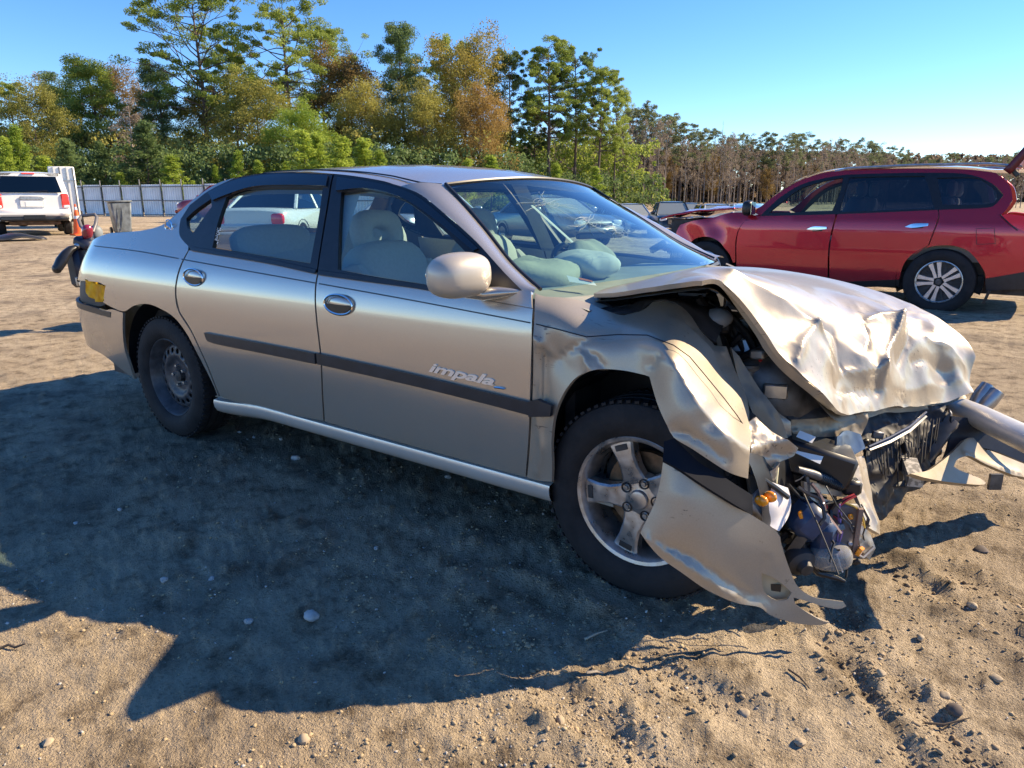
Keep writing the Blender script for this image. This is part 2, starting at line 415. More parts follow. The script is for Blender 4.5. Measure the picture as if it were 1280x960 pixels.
# wheel ruts: a pair of churned lines on the right, and old tracks crossing the foreground
RUTS = [((.62, -.10), (2.6, -1.55), .05), ((.85, -.05), (2.9, -1.30), .045), ((.55, -.55), (1.6, -1.75), .045), ((.62, -.75), (1.5, -2.1), .04),
        ((1.0, .55), (3.4, -.65), .06), ((1.1, .80), (3.6, -.40), .06), ((-.6, -1.0), (.6, -1.25), .06), ((-.4, -1.3), (.7, -1.6), .06)]
def detail(x, y, r):
    k = np.clip(1.6 - r/9, 0, 1)
    z = .030*(fbm(x*.9, y*.9, 3, 3) - .5)*np.clip(r/2, .4, 1.0) + .019*(fbm(x*3.1, y*3.1, 4, 5) - .5)*np.clip(k + .2, 0, 1)
    n = fbm(x*9, y*9, 3, 9); z = z + .020*k*np.clip(n - .52, 0, 1)*2.2
    n2 = vnoise(x*26, y*26, 21); z = z + .014*k*np.clip(n2 - .58, 0, 1)*2*smooth(.40, .62, fbm(x*1.7, y*1.7, 3, 30))
    n3 = vnoise(x*60, y*60, 41); z = z + .006*k*np.clip(n3 - .45, 0, 1)*2
    for (a, b, w_) in RUTS:
        ax, ay = a; bx_, by_ = b; L2 = (bx_-ax)**2 + (by_-ay)**2
        t = ((x-ax)*(bx_-ax) + (y-ay)*(by_-ay))/L2; tc = np.clip(t, 0, 1)
        wob = .05*(vnoise(t*6, t*0 + 3, 77) - .5)
        d = np.hypot(x - ax - tc*(bx_-ax), y - ay - tc*(by_-ay)) + wob
        brk = smooth(.25, .5, vnoise(t*14, t*0 + ax*10, 55))
        z = z - .013*np.exp(-(d/w_)**2) * (.4 + .6*brk) + .011*np.exp(-((d - w_*1.6)/(w_*.6))**2) * fbm(x*14, y*14, 2, 60) * 1.6
    return z
def ground_z(x, y): 
    return float(terrain(x, y) + detail(np.array([x]), np.array([y]), np.array([math.hypot(x-.93, y+2.815)]))[0])

M_dirt = bpy.data.materials.new('packed tan dirt'); M_dirt.use_nodes = True
nt = M_dirt.node_tree; b = nt.nodes['Principled BSDF']; L = nt.links.new
tc = nt.nodes.new('ShaderNodeTexCoord')
def nz(scale, det, rough=.55):
    n = nt.nodes.new('ShaderNodeTexNoise'); n.inputs['Scale'].default_value = scale; n.inputs['Detail'].default_value = det; n.inputs['Roughness'].default_value = rough
    L(tc.outputs['Object'], n.inputs['Vector']); return n.outputs['Fac']
def ramp(src, *els):
    r = nt.nodes.new('ShaderNodeValToRGB'); L(src, r.inputs[0]); e = r.color_ramp.elements
    while len(e) < len(els): e.new(.5)
    for q, (p, c) in zip(e, els): q.position = p; q.color = (*c, 1)
    return r.outputs[0]
def mixc(f, a, c, mode='MIX'):
    m = nt.nodes.new('ShaderNodeMix'); m.data_type = 'RGBA'; m.blend_type = mode
    if isinstance(f, float): m.inputs[0].default_value = f
    else: L(f, m.inputs[0])
    L(a, m.inputs[6]); L(c, m.inputs[7]); return m.outputs[2]
c1 = ramp(nz(.55, 5), (.30, (.32, .26, .19)), (.48, (.48, .40, .29)), (.70, (.56, .48, .36)))
c2 = ramp(nz(7, 8, .7), (.34, (.36, .33, .30)), (.50, (.92, .90, .87)), (.70, (1.16, 1.14, 1.12)))
c3 = ramp(nz(90, 4, .8), (.28, (.34, .31, .29)), (.44, (.93, .92, .91)), (.75, (1.25, 1.22, 1.18)))
cc = mixc(1.0, mixc(1.0, c1, c2, 'MULTIPLY'), c3, 'MULTIPLY')
damp = ramp(nz(1.1, 6, .6), (.50, (0, 0, 0)), (.66, (.72, .72, .72)))
dk = nt.nodes.new('ShaderNodeRGB'); dk.outputs[0].default_value = (.13, .10, .075, 1)
cc = mixc(damp, cc, dk.outputs[0])
L(cc, b.inputs['Base Color']); b.inputs['Roughness'].default_value = .92; b.inputs['Specular IOR Level'].default_value = .2
bp = nt.nodes.new('ShaderNodeBump'); bp.inputs['Strength'].default_value = 1.0; bp.inputs['Distance'].default_value = .018
ad = nt.nodes.new('ShaderNodeMath'); ad.operation = 'ADD'; L(nz(45, 6, .7), ad.inputs[0]); L(nz(160, 3, .7), ad.inputs[1])
L(ad.outputs[0], bp.inputs['Height']); L(bp.outputs[0], b.inputs['Normal'])

NRr, r0, r1 = 620, .25, 900.0
rad = np.concatenate([[0.0], r0 * (r1/r0)**(np.linspace(0, 1, NRr)**1.0)])
az0 = math.atan2(.783, -.5685)     # heading of the view
fine = np.linspace(-R(44), R(44), 620); coarse = np.linspace(R(44), 2*math.pi - R(44), 90)[1:-1]
ang_ = np.concatenate([fine, coarse])
RR, AA = np.meshgrid(rad, az0 - ang_, indexing='ij')
X = .93 + RR*np.cos(AA); Y = -2.815 + RR*np.sin(AA)
Z = terrain(X, Y) + detail(X, Y, RR)
nr, na = X.shape
V = np.stack([X, Y, Z], -1).reshape(-1, 3)
i, j = np.meshgrid(np.arange(nr-1), np.arange(na), indexing='ij'); j2 = (j+1) % na
Fq = np.stack([i*na+j, i*na+j2, (i+1)*na+j2, (i+1)*na+j], -1).reshape(-1, 4)[:, ::-1]
me = bpy.data.meshes.new('ground')
me.vertices.add(len(V)); me.vertices.foreach_set('co', V.astype(np.float32).ravel())
me.loops.add(Fq.size); me.loops.foreach_set('vertex_index', Fq.astype(np.int32).ravel())
me.polygons.add(len(Fq)); me.polygons.foreach_set('loop_start', np.arange(0, Fq.size, 4, dtype=np.int32)); me.polygons.foreach_set('loop_total', np.full(len(Fq), 4, np.int32))
me.polygons.foreach_set('use_smooth', np.ones(len(Fq), bool))
me.update(calc_edges=True); me.validate(); me.materials.append(M_dirt)
go = bpy.data.objects.new('ground', me); COL.objects.link(go); props(go, 'tan packed dirt yard with clods, wheel tracks and damp patches', 'ground', kind='structure')

# =====================================================================
#  WRECKED SEDAN
# =====================================================================
SD = side_sedan
def crinkle(amp, sc, seed=0.0, ridge=True):
    def f(P):
        o = np.zeros(len(P))
        for i, p in enumerate(P):
            q = Vector(p) * sc + Vector((seed, seed*1.7, -seed))
            a = mnoise.noise(q) ; b = mnoise.noise(q*2.1 + Vector((9, 2, 5)))
            o[i] = amp * ((1 - 2*abs(a)) * .7 + (1 - 2*abs(b)) * .35 - .5 if ridge else a + .5*b)
        return o
    return f

M_paint = mat('champagne metallic paint', (.52, .475, .415), rough=.23, metal=.62, coat=.8, croughness=.04, var=.03, scale=300, dust=.75)
M_torn = mat('champagne paint on torn metal', (.37, .32, .255), rough=.38, metal=.36, coat=.35, croughness=.10, var=.04, scale=250, bump=.05, bscale=9, scratch=.85)
M_under = mat('primer underside', (.20, .17, .13), rough=.5, metal=.3, var=.2)
M_sill = mat('pale silver sill paint', (.76, .75, .72), rough=.32, metal=.5, coat=.5, dust=.6)
M_black = mat('satin black plastic', (.012, .013, .016), rough=.38, var=.25, scale=30)
M_trim = mat('charcoal side moulding', (.018, .022, .03), rough=.42, var=.2, scale=20)
M_visor = mat('smoked window visor', (.006, .008, .014), rough=.06, coat=.6)
M_rubber = mat('tyre rubber', (.012, .0125, .015), rough=.75, spec=.3, var=.45, scale=14, bump=.25, bscale=90, col2=(.024, .023, .025), thr=(.42, .72))
M_tread = M_rubber
M_chrome = mat('chrome', (.75, .75, .76), rough=.09, metal=1)
M_alloy = mat('weathered alloy', (.50, .49, .49), rough=.34, metal=.85, var=.22, scale=24, rvar=.12)
M_steel = mat('painted black steel', (.055, .055, .062), rough=.42, var=.35, scale=26)
M_disc = mat('rusty brake disc', (.20, .13, .08), rough=.55, metal=.6, var=.35, scale=30)
M_dark = mat('grimy dark metal', (.035, .034, .036), rough=.6, var=.5, scale=12)
M_grime = mat('greasy grey metal', (.10, .10, .105), rough=.45, metal=.5, var=.5, scale=14)
M_galv = mat('bare zinc metal', (.45, .45, .45), rough=.34, metal=.8, var=.2, scale=16)
M_int = mat('grey beige upholstery', (.46, .44, .39), rough=.85, var=.03, scale=60, bump=.05, bscale=200)
M_dash = mat('grey dashboard plastic', (.30, .30, .27), rough=.6, var=.1)
M_bag = mat('airbag cloth', (.40, .39, .31), rough=.9, var=.05, bump=.2, bscale=60)
M_cloth = mat('white cloth', (.58, .58, .55), rough=.9)
M_yel = mat('yellow foam', (1.0, .40, .0), rough=.8, var=.25, scale=14)
M_white = mat('milky white plastic', (.72, .70, .72), rough=.35, var=.06)
M_amber = mat('amber lens', (.85, .30, .01), rough=.15, coat=.6)
M_brown = mat('pink grey fender liner', (.25, .17, .16), rough=.7, var=.3, scale=9)
M_blue = mat('dark blue plastic', (.02, .045, .11), rough=.4, var=.3, scale=20)
M_red = mat('red plastic', (.5, .02, .02), rough=.4)
M_paper = mat('white paper', (.8, .8, .78), rough=.8)
M_orange = mat('orange print', (.6, .16, .03), rough=.8)
M_glass = glass('green tinted side glass', (.68, .85, .87), ior=1.95)
M_wind = glass('windscreen glass', (.64, .84, .80), ior=2.15)
M_band = glass('blue sunshade band', (.10, .22, .42), ior=1.6)
M_lens = glass('scuffed clear lens', (.8, .82, .84), ior=1.5, body=(.5, .5, .5), bodyw=.35)

car = thing('wrecked_sedan', 'champagne beige four-door sedan with its front end smashed and bonnet crumpled', 'car', (0, 0, 0))

# ---------- doors, quarter panels ----------
rear_door = [(-2.48, 1.038), (-2.501, 0.953), (-2.527, 0.826), (-2.508, 0.735), (-2.414, 0.638), (-2.332, 0.487), (-2.282, 0.327), (-2.196, 0.318), (-1.857, 0.326), (-1.486, 0.341), (-1.468, 0.444), (-1.442, 0.662), (-1.473, 0.988), (-1.853, 1.015), (-2.172, 1.027)]
front_door = [(-1.463, 0.987), (-1.432, 0.663), (-1.457, 0.446), (-1.474, 0.341), (-1.017, 0.339), (-0.607, 0.336), (-0.402, 0.336), (-0.373, 0.545), (-0.362, 0.797), (-0.371, 0.937), (-0.524, 0.945), (-0.694, 0.956), (-0.904, 0.971), (-1.164, 0.979)]
quarter = [(-2.375, 1.39), (-2.499, 1.364), (-2.621, 1.301), (-2.724, 1.222), (-2.83, 1.154), (-3.011, 1.121), (-3.253, 1.104), (-3.421, 1.089)] + [(-3.74, 1.01), (-3.84, .92), (-3.94, .80)] + [(-3.428, 0.825), (-3.284, 0.813), (-3.343, 0.713), (-3.228, 0.693), (-3.097, 0.685), (-2.967, 0.728), (-2.825, 0.749), (-2.699, 0.736), (-2.569, 0.7), (-2.469, 0.624), (-2.389, 0.509), (-2.321, 0.383), (-2.304, 0.317), (-2.294, 0.323), (-2.344, 0.484), (-2.426, 0.635), (-2.52, 0.732), (-2.542, 0.825), (-2.516, 0.952), (-2.491, 1.039), (-2.503, 1.058), (-2.61, 1.099), (-2.658, 1.145), (-2.677, 1.185), (-2.654, 1.255), (-2.536, 1.329)]
# crop: (quarter also frames the wheel opening)
pinst = lambda pts, o=.0012: None
for sg, lab in ((-1, None), (1, None)):
    side_panel('rear_door', [rear_door], SD, M_paint, car, sg)
    side_panel('front_door', [front_door], SD, M_paint, car, sg)
    side_panel('quarter_panel', [quarter], SD, M_paint, car, sg)

rear_frame = [[(-2.655, 1.145), (-2.617, 1.103), (-2.502, 1.058), (-2.414, 1.041), (-1.847, 1.014), (-1.477, 0.99), (-1.569, 1.242), (-1.637, 1.39), (-1.918, 1.406), (-2.151, 1.406), (-2.368, 1.384), (-2.536, 1.329), (-2.65, 1.255), (-2.677, 1.185)],
              [(-2.627, 1.19), (-2.576, 1.234), (-2.484, 1.287), (-2.445, 1.25), (-2.508, 1.12), (-2.578, 1.143)],
              [(-2.356, 1.293), (-2.272, 1.329), (-2.087, 1.339), (-1.655, 1.336), (-1.593, 1.198), (-1.536, 1.022), (-1.868, 1.038), (-2.291, 1.058), (-2.329, 1.167)]]
front_frame = [[(-1.468, 0.987), (-1.164, 0.979), (-0.904, 0.971), (-0.695, 0.957), (-0.535, 0.96), (-0.432, 0.992), (-0.548, 1.056), (-0.691, 1.138), (-0.891, 1.234), (-1.08, 1.311), (-1.288, 1.355), (-1.56, 1.387), (-1.626, 1.39), (-1.558, 1.242)],
               [(-1.52, 1.315), (-1.353, 1.325), (-1.155, 1.29), (-0.991, 1.23), (-0.809, 1.147), (-0.634, 1.051), (-0.574, 1.01), (-0.601, 0.971), (-0.748, 0.971), (-0.909, 0.983), (-1.126, 0.993), (-1.354, 1.007)]]
for sg in (-1, 1):
    for fr, nm in ((rear_frame, 'rear_door_frame'), (front_frame, 'front_door_frame')):
        f = side_panel(nm, fr, SD, M_black, car, sg, off=.001, flange=.02, bstep=.025)
        for h in fr[1:]:
            side_panel('window_glass', [h], SD, M_glass, f, sg, off=-.012, flange=0, step=.06, bstep=.03)
    for pts in ([(-2.529, 1.321), (-2.359, 1.376), (-2.141, 1.398), (-1.91, 1.399), (-1.656, 1.388), (-1.628, 1.343), (-1.914, 1.35), (-2.168, 1.345), (-2.355, 1.308), (-2.45, 1.281)],
                [(-1.585, 1.38), (-1.281, 1.346), (-1.074, 1.302), (-0.886, 1.224), (-0.664, 1.117), (-0.682, 1.108), (-0.921, 1.214), (-1.133, 1.291), (-1.356, 1.33), (-1.55, 1.322)]):
        side_panel('window_visor', [pts], SD, M_visor, car, sg, off=.012, flange=.014, bstep=.03)
# chrome-less belt seal
for pts in ([(-2.462, 1.048), (-1.851, 1.02), (-1.479, 0.993)], [(-1.462, 0.991), (-1.165, 0.982), (-0.906, 0.975), (-0.689, 0.963)]):
    strip(pts, SD, .018, 'belt_seal', M_black, car, off=.002, thick=.006)
# mirror sail patch on the front door
side_panel('mirror_patch', [[(-0.68, 0.956), (-0.535, 0.959), (-0.432, 0.991), (-0.391, 0.991), (-0.372, 0.94), (-0.525, 0.948)]], SD, M_paint, car, -1, off=.004)
# side mouldings
def moulding(name, pts, m=M_trim, off=.004, sgn=-1):
    o = side_panel(name, [pts], SD, m, car, sgn, off=off, flange=.016, bstep=.03); return o
moulding('side_moulding', [(-2.29, 0.654), (-1.827, 0.656), (-1.461, 0.655), (-1.462, 0.609), (-1.836, 0.609), (-2.218, 0.609), (-2.277, 0.621)], off=.014)
moulding('side_moulding', [(-1.448, 0.658), (-0.972, 0.649), (-0.58, 0.635), (-0.361, 0.627), (-0.362, 0.581), (-0.582, 0.591), (-0.976, 0.603), (-1.449, 0.61)], off=.014)
moulding('side_moulding', [(-0.358, 0.632), (-0.322, 0.645), (-0.267, 0.633), (-0.272, 0.595), (-0.359, 0.578)], off=.022)
moulding('bumper_moulding', [(-4.02, .69)] + [(-3.475, 0.675), (-3.381, 0.668), (-3.248, 0.666), (-3.266, 0.633), (-3.468, 0.638)] + [(-4.02, .655)], off=.008)
# pinstripes
for pts in ([(-3.508, 1.023), (-2.987, 1.016), (-2.549, 0.997)], [(-2.517, 0.995), (-2.009, 0.972), (-1.47, 0.948)], [(-1.444, 0.947), (-0.973, 0.925), (-0.586, 0.904), (-0.373, 0.892)]):
    strip(pts, SD, .0045, 'pinstripe', M_black, car, off=.0005, thick=.0012)
# door handles: an oval chrome-edged cup with a dark pull
for c in ((-1.307, 0.874), (-2.368, 0.917)):
    hb = MB(); cx, cz = c; y0 = -float(SD(cx, cz))
    h = MB().ell((cx, y0 + .012, cz), (.082, .022, .038), n=28, m=12).build('door_handle', M_paint, car)
    pts = [(cx + .084*math.cos(a), y0 - .006, cz + .040*math.sin(a) - .0) for a in np.linspace(0, 2*math.pi, 33)]
    MB().tube(pts, .0055, 6, cap=False).build('handle_ring', M_chrome, h)
    low = [(cx + .076*math.cos(a), cz + .034*math.sin(a)) for a in np.linspace(math.pi, 2*math.pi, 15)]
    v = MB(); n = len(low); v.add([(x, y0 - .0105, z) for x, z in low] + [(cx - .076, y0 - .0115, cz - .002), (cx + .076, y0 - .0115, cz - .002)], [tuple(range(n)) ])
    v.build('handle_recess', M_black, h, fix=False)
# badge on the rear pillar
cx, cz = (-2.749, 1.143); y0 = -float(SD(cx, cz)) - .004
t = MB().tube([(cx + .034*math.cos(a), y0, cz + .038*math.sin(a)) for a in np.linspace(0, 2*math.pi, 29)], .004, 6, cap=False).build('pillar_badge', M_chrome, car)
MB().tube([(cx-.026, y0, cz-.004), (cx-.008, y0-.003, cz+.010), (cx+.010, y0-.003, cz+.004), (cx+.028, y0, cz-.012)], [.003, .007, .006, .003], 6).tube([(cx-.006, y0, cz+.008), (cx-.018, y0, cz+.026)], [.005, .002], 6).tube([(cx+.006, y0, cz), (cx-.004, y0, cz-.026)], [.004, .002], 6).tube([(cx+.016, y0, cz-.004), (cx+.020, y0, cz-.028)], [.004, .002], 6).build('badge_figure', M_chrome, t)

# script badge on the front door
def letters(text, p0, size, m, parent, name, xdir, zdir, nrm, shear=.25, ext=.003, bold=.0, sx=1.0):
    cu = bpy.data.curves.new(name, 'FONT'); cu.body = text; cu.size = size; cu.shear = shear; cu.extrude = ext; cu.offset = bold; cu.space_character = .96
    ob = bpy.data.objects.new(name, cu); COL.objects.link(ob)
    dg = bpy.context.evaluated_depsgraph_get(); dg.update()
    me = bpy.data.meshes.new_from_object(ob.evaluated_get(dg)); me.materials.clear(); me.materials.append(m)
    bpy.data.objects.remove(ob); bpy.data.curves.remove(cu)
    o = bpy.data.objects.new(name, me); COL.objects.link(o); o.parent = parent
    x = Vector(xdir).normalized() ; n = Vector(nrm).normalized(); z = n.cross(x)
    o.matrix_local = Matrix.Translation(Vector(p0)) @ Matrix((x*sx, z, n)).transposed().to_4x4()
    return o
a = (-0.822, 0.664); b = (-0.502, 0.654)
p0 = Vector((a[0], -float(SD(*a)) - .002, a[1])); p1 = Vector((b[0], -float(SD(*b)) - .002, b[1]))
sx_ = 1.0
lt = letters('impala', p0 + Vector((0, 0, .004)), .049, mat('bright badge metal', (.78, .78, .78), rough=.25, metal=.5), car, 'script_badge', p1 - p0, None, (0, -1, 0), shear=.32, ext=.003, bold=.0012, sx=2.5)
MB().tube([p1 + Vector((-.012, -.002, .000)), p1 + Vector((.02, -.002, .002)), p1 + Vector((.035, -.002, .001))], [.0035, .004, .002], 6).build('badge_flourish', M_chrome, car)

# rocker sill
P1 = [(-2.33, .305), (-1.5, .335), (-.33, .325)]
rows = []
for x in np.linspace(-2.335, -.30, 30):
    zt = .300 + .030 * float(smooth(-2.35, -1.9, x)); rows.append([(x, -(.905 - d), zt - h) for d, h in ((.03, -.004), (.004, .002), (0, .014), (.004, .040), (.016, .062), (.05, .082), (.12, .088))])
MB().grid(rows).build('rocker_sill', M_sill, car)
MB().grid(rows).mirror().build('far_rocker_sill', M_sill, car) if False else None
rows2 = [[(x, -y, z) for x, y, z in r_] for r_ in rows]
MB().grid(rows2).build('rocker_sill', M_sill, car)

# rear bumper cover, wrapped round the corner
rb = [(-4.03, .68)] + [(-3.476, 0.673), (-3.327, 0.67), (-3.232, 0.684), (-3.1, 0.676), (-3.137, 0.586), (-3.174, 0.461), (-3.164, 0.371), (-3.16, 0.279), (-3.319, 0.329), (-3.519, 0.385)] + [(-3.92, .42), (-4.02, .58)]
for sg in (-1, 1): side_panel('rear_bumper', [rb], SD, M_paint, car, sg, off=.006)
# hole left by the missing tail lamp, with yellow foam showing
side_panel('tail_lamp_recess', [[(-3.94, .80)] + [(-3.418, 0.822), (-3.275, 0.809), (-3.327, 0.714), (-3.485, 0.677)] + [(-4.01, .69)]], SD, M_dark, car, -1, off=-.018, flange=0)
side_panel('yellow_foam', [[(-3.549, 0.831), (-3.409, 0.813), (-3.29, 0.81), (-3.309, 0.752), (-3.348, 0.712), (-3.461, 0.712), (-3.572, 0.745)]], SD, M_yel, car, -1, off=-.004, flange=.02, dent=lambda x, z: .012*np.sin(x*60)*np.sin(z*55))
side_panel('lamp_socket_cover', [[(-3.88, .845), (-3.85, .86), (-3.80, .85), (-3.78, .82), (-3.81, .795), (-3.86, .80)]], SD, M_trim, car, -1, off=.004)
# plain tail lamp on the other side
side_panel('tail_lamp', [[(-3.94, .80)] + [(-3.418, 0.822), (-3.275, 0.809), (-3.327, 0.714), (-3.485, 0.677)] + [(-4.01, .69)]], SD, M_red, car, 1, off=.0)

# ---------- roof, glass areas ----------
dlo = [(-2.83, 1.154), (-2.724, 1.222), (-2.621, 1.301), (-2.499, 1.364), (-2.375, 1.39), (-2.155, 1.409), (-1.924, 1.41), (-1.637, 1.395), (-1.291, 1.359), (-1.184, 1.337)]
dlo = sorted(dlo); ex = [-4.08, -3.8, -3.3] + [p[0] for p in dlo if p[0] > -3.1]
ez = [.985, 1.02, 1.045] + [p[1] for p in dlo if p[0] > -3.1]
zA = hermite(ex, ez)
zC = hermite([-4.08, -3.8, -3.3, -3.1, -2.9, -2.6, -2.35, -2.0, -1.6, -1.2, -.95, -.85], [1.0, 1.055, 1.085, 1.12, 1.215, 1.345, 1.412, 1.446, 1.452, 1.428, 1.385, 1.36])
def section(x, s, p=2.5):
    za = float(zA(x)); yA = float(SD(x, za)); zc = max(float(zC(x)), za + .01)
    q = abs(s); y = math.copysign(yA * (q + .0*(1-q)), s)
    return (x, y, za + (zc - za) * (1 - q**p))
SS = [-math.cos(a)*1.0 for a in np.linspace(0, math.pi, 41)]
Bn = [(-1.016, -0.588, 1.341), (-0.919, -0.615, 1.282), (-0.756, -0.672, 1.18), (-0.561, -0.752, 1.056), (-0.405, -0.81, 0.985)]
An = [(-1.182, 1.335), (-1.08, 1.312), (-0.892, 1.235), (-0.692, 1.139), (-0.549, 1.057), (-0.428, 0.991), (-0.379, 0.987)]
An = [(x, -float(SD(x, z)), z) for x, z in An]
def header(s):
    A0, B0 = np.array(An[0]), np.array(Bn[0]); s0 = .88; q = abs(s)
    if q <= s0:
        e = s/s0; b = 1 - e*e; return np.array([B0[0] + .07*b, -B0[1]*e, B0[2] + .035*b])
    t = (1 - q)/(1 - s0); p = A0 + (B0 - A0)*t; return np.array([p[0], math.copysign(abs(p[1]), s), p[2] + .006*math.sin(math.pi*t)])
roof = []
for i in range(41):
    t_ = i/40; row = []
    for s in SS:
        h = header(s); xb = -2.62 + .05*(1 - s*s); x = xb + (h[0] - xb)*t_
        row.append(np.array(section(x, s)) + (h - np.array(section(h[0], s)))*t_**4)
    roof.append(row)
MB().grid(roof).build('roof', M_paint, car, ang=60)
# roof ditch mouldings
for sg in (-1, 1):
    MB().tube([Vector(section(x, sg*.90)) + Vector((0, 0, .001)) for x in np.linspace(-2.5, -1.3, 24)] + [Vector(header(sg*.915)) + Vector((-.06, 0, .006)), Vector(header(sg*.89)) + Vector((0, 0, .001))], .0035, 6).build('roof_seam', M_black, car)
# C pillars and rear window
sb = lambda x: .80 + .06*float(smooth(-2.6, -3.1, x))
for sg in (-1, 1):
    g_ = [[section(x, sg*(sb(x) + (1 - sb(x))*k/7)) for k in range(8)] for x in np.linspace(-3.22, -2.60, 20)]
    MB().grid(g_).build('rear_pillar', M_paint, car, ang=60)
g_ = [[section(x - .03*(1-s*s)*0, s*sb(x)) for s in np.linspace(-1, 1, 25)] for x in np.linspace(-3.20, -2.60, 18)]
MB().grid(g_).build('rear_window', M_glass, car, ang=60)
# boot lid and tail
g_ = [[section(x, s, 3.2) for s in SS] for x in np.linspace(-3.76, -3.21, 22)]
MB().grid(g_).build('boot_lid', M_paint, car, ang=60)
tail = []
for z in np.linspace(.42, 1.02, 16):
    xe = -3.99 + .23*float(smooth(.70, 1.05, z))
    yy = float(SD(xe, z)); tail.append([(xe - .05*(1-s*s), s*yy, z + .02*(1-s*s)*(z > .9)) for s in SS])
MB().grid(tail).build('tail_panel', M_paint, car, ang=60)

# windscreen and front pillars
def along(pts, n):
    c = outline(pts, .01, 170, closed=False) if len(pts[0]) == 2 else None
    P = np.array(pts, float); d = np.r_[0, np.cumsum(np.linalg.norm(np.diff(P, axis=0), axis=1))]
    u = np.linspace(0, d[-1], n); return np.stack([hermite(d, P[:, i])(u) for i in range(3)], -1)
NB = 26
Ab, Bb = along(An, NB), along(Bn, NB)
for sg in (1, -1):
    g_ = []
    for i in range(NB):
        a, b = Ab[i], Bb[i]; g_.append([a + (b-a)*k/6 + np.array([.0, -.012, .012])*math.sin(math.pi*k/6) for k in range(7)])
    g_ = np.array(g_); g_[:, :, 1] *= sg
    MB().grid(g_).build('windscreen_pillar', M_paint, car, ang=60)
    bb = Bb.copy(); bb[:, 1] *= sg
    MB().tube([tuple(q + np.array([0, -.0*sg, .004])) for q in bb], .007, 6).build('windscreen_seal', M_black, car)
def wscreen(v, s):          # v 0 top .. 1 base, s -1 .. 1
    i = v*(NB-1); k = min(int(i), NB-2); p = Bb[k] + (Bb[k+1]-Bb[k])*(i-k)
    b = 1 - s*s; return Vector((p[0] + b*(.07 + .13*v), -p[1]*s, p[2] + b*(.035 - .01*v) + .02*b*math.sin(math.pi*v)))
band = 0.17
MB().grid([[wscreen(v, s) for s in np.linspace(-1, 1, 29)] for v in np.linspace(band, 1, 22)]).build('windscreen', M_wind, car, ang=60)
# the shade band fades down over a few strips
for i in range(5):
    k = i/4; mm = glass('sunshade strip', (.16 + .66*k, .30 + .64*k, .55 + .38*k), ior=1.55) 
    MB().grid([[wscreen(v, s) for s in np.linspace(-1, 1, 29)] for v in np.linspace(band*i/5, band*(i+1)/5, 3)]).build('sunshade_band', mm, car, ang=60)
MB().tube([wscreen(0, s) + Vector((0, 0, .002)) for s in np.linspace(-1, 1, 29)], .007, 6).build('windscreen_seal', M_black, car)
def on_screen(px, py, lift=.003):
    # where a sight line of the reference meets the glass is not needed here: v, s are given directly
    return wscreen(px, py) + Vector((.002, 0, lift))
# cracks spreading over the glass
rr = random.Random(5); ck = MB()
for c, nR, ln in (((.30, -.42), 10, .16), ((.52, -.30), 13, .13), ((.62, -.16), 9, .10)):
    for k in range(nR):
        a = 2*math.pi*k/nR + rr.uniform(-.3, .3); v, s = c; pts = []
        for j in range(6): pts.append(wscreen(min(.97, max(.03, v)), s) + Vector((.002, 0, .002))); v += math.cos(a)*ln*rr.uniform(.5, 1)/4; s += math.sin(a)*ln*rr.uniform(.5, 1)/2.5; a += rr.uniform(-.35, .35)
        ck.tube(pts, [.0007]*5 + [.0003], 3)
    for ring in range(1, 4):
        pts = [wscreen(c[0] + .018*ring*math.cos(a), c[1] + .035*ring*math.sin(a)) + Vector((.002, 0, .002)) for a in np.linspace(0, 2*math.pi, 13)]
        ck.tube(pts, .0005, 3)
ck.build('glass_crack', mat('crushed glass', (.32, .40, .40), rough=.3), car, kind='stuff')
MB().grid([[wscreen(v, s) + Vector((.004, 0, .004)) for s in np.linspace(.80, .96, 4)] for v in np.linspace(.19, .30, 3)]).build('lot_sticker', M_paper, car)

# ---------- interior ----------
def seat(cx, cy, parent, wide=.27, head=True, name='front_seat', back=1.02):
    s = MB().ell((cx, cy, .50), (.29, wide, .13), p=.55, n=20, m=12).build(name, M_int, parent)
    MB().ell((cx-.30, cy, .77), (.11, wide*.93, .33), rotm('Y', -14), p=.55, n=20, m=12).build('backrest', M_int, s)
    for q in (-1, 1): MB().ell((cx-.27, cy+q*wide*.85, .74), (.12, .055, .27), rotm('Y', -14), p=.7, n=12, m=8).build('side_bolster', M_int, s)
    if head:
        V = []; n = 28; m_ = 10; rows = []
        c = Vector((cx-.40, cy, 1.135)); Mx = rotm('Y', -12)
        for i in range(n):
            th = 2*math.pi*i/n; ct, st = math.cos(th), math.sin(th); g = lambda q, p: math.copysign(abs(q)**p, q)
            row = []
            for j in range(m_):
                ph = 2*math.pi*j/m_; k = .5 + .5*math.cos(ph)      # 1 outer, 0 inner
                w_ = .048 + (.150-.048)*k; h_ = .028 + (.105-.028)*k
                row.append(c + Mx @ Vector((.05*g(math.sin(ph), .7), w_*g(ct, .7), h_*g(st, .7) - .012*(1-k))))
            row.append(row[0]); rows.append(row)
        rows.append(rows[0])
        MB().grid(rows).build('headrest', M_int, s, ang=70)
    return s
seat(-1.22, -.40, car); seat(-1.25, .40, car)
rs = MB().ell((-2.12, 0, .50), (.26, .66, .14), p=.5, n=24, m=12).build('rear_seat', M_int, car)
MB().ell((-2.42, 0, .80), (.12, .68, .30), rotm('Y', -20), p=.5, n=24, m=12).build('backrest', M_int, rs)
for q in (-.38, .38): MB().ell((-2.46, q, 1.05), (.07, .25, .10), rotm('Y', -20), p=.6, n=20, m=10).build('headrest', M_int, rs)
MB().box((-1.4, 0, .30), (2.6, 1.62, .06)).box((-2.75, 0, .95), (.55, 1.40, .03)).build('cabin_floor', M_dash, car)
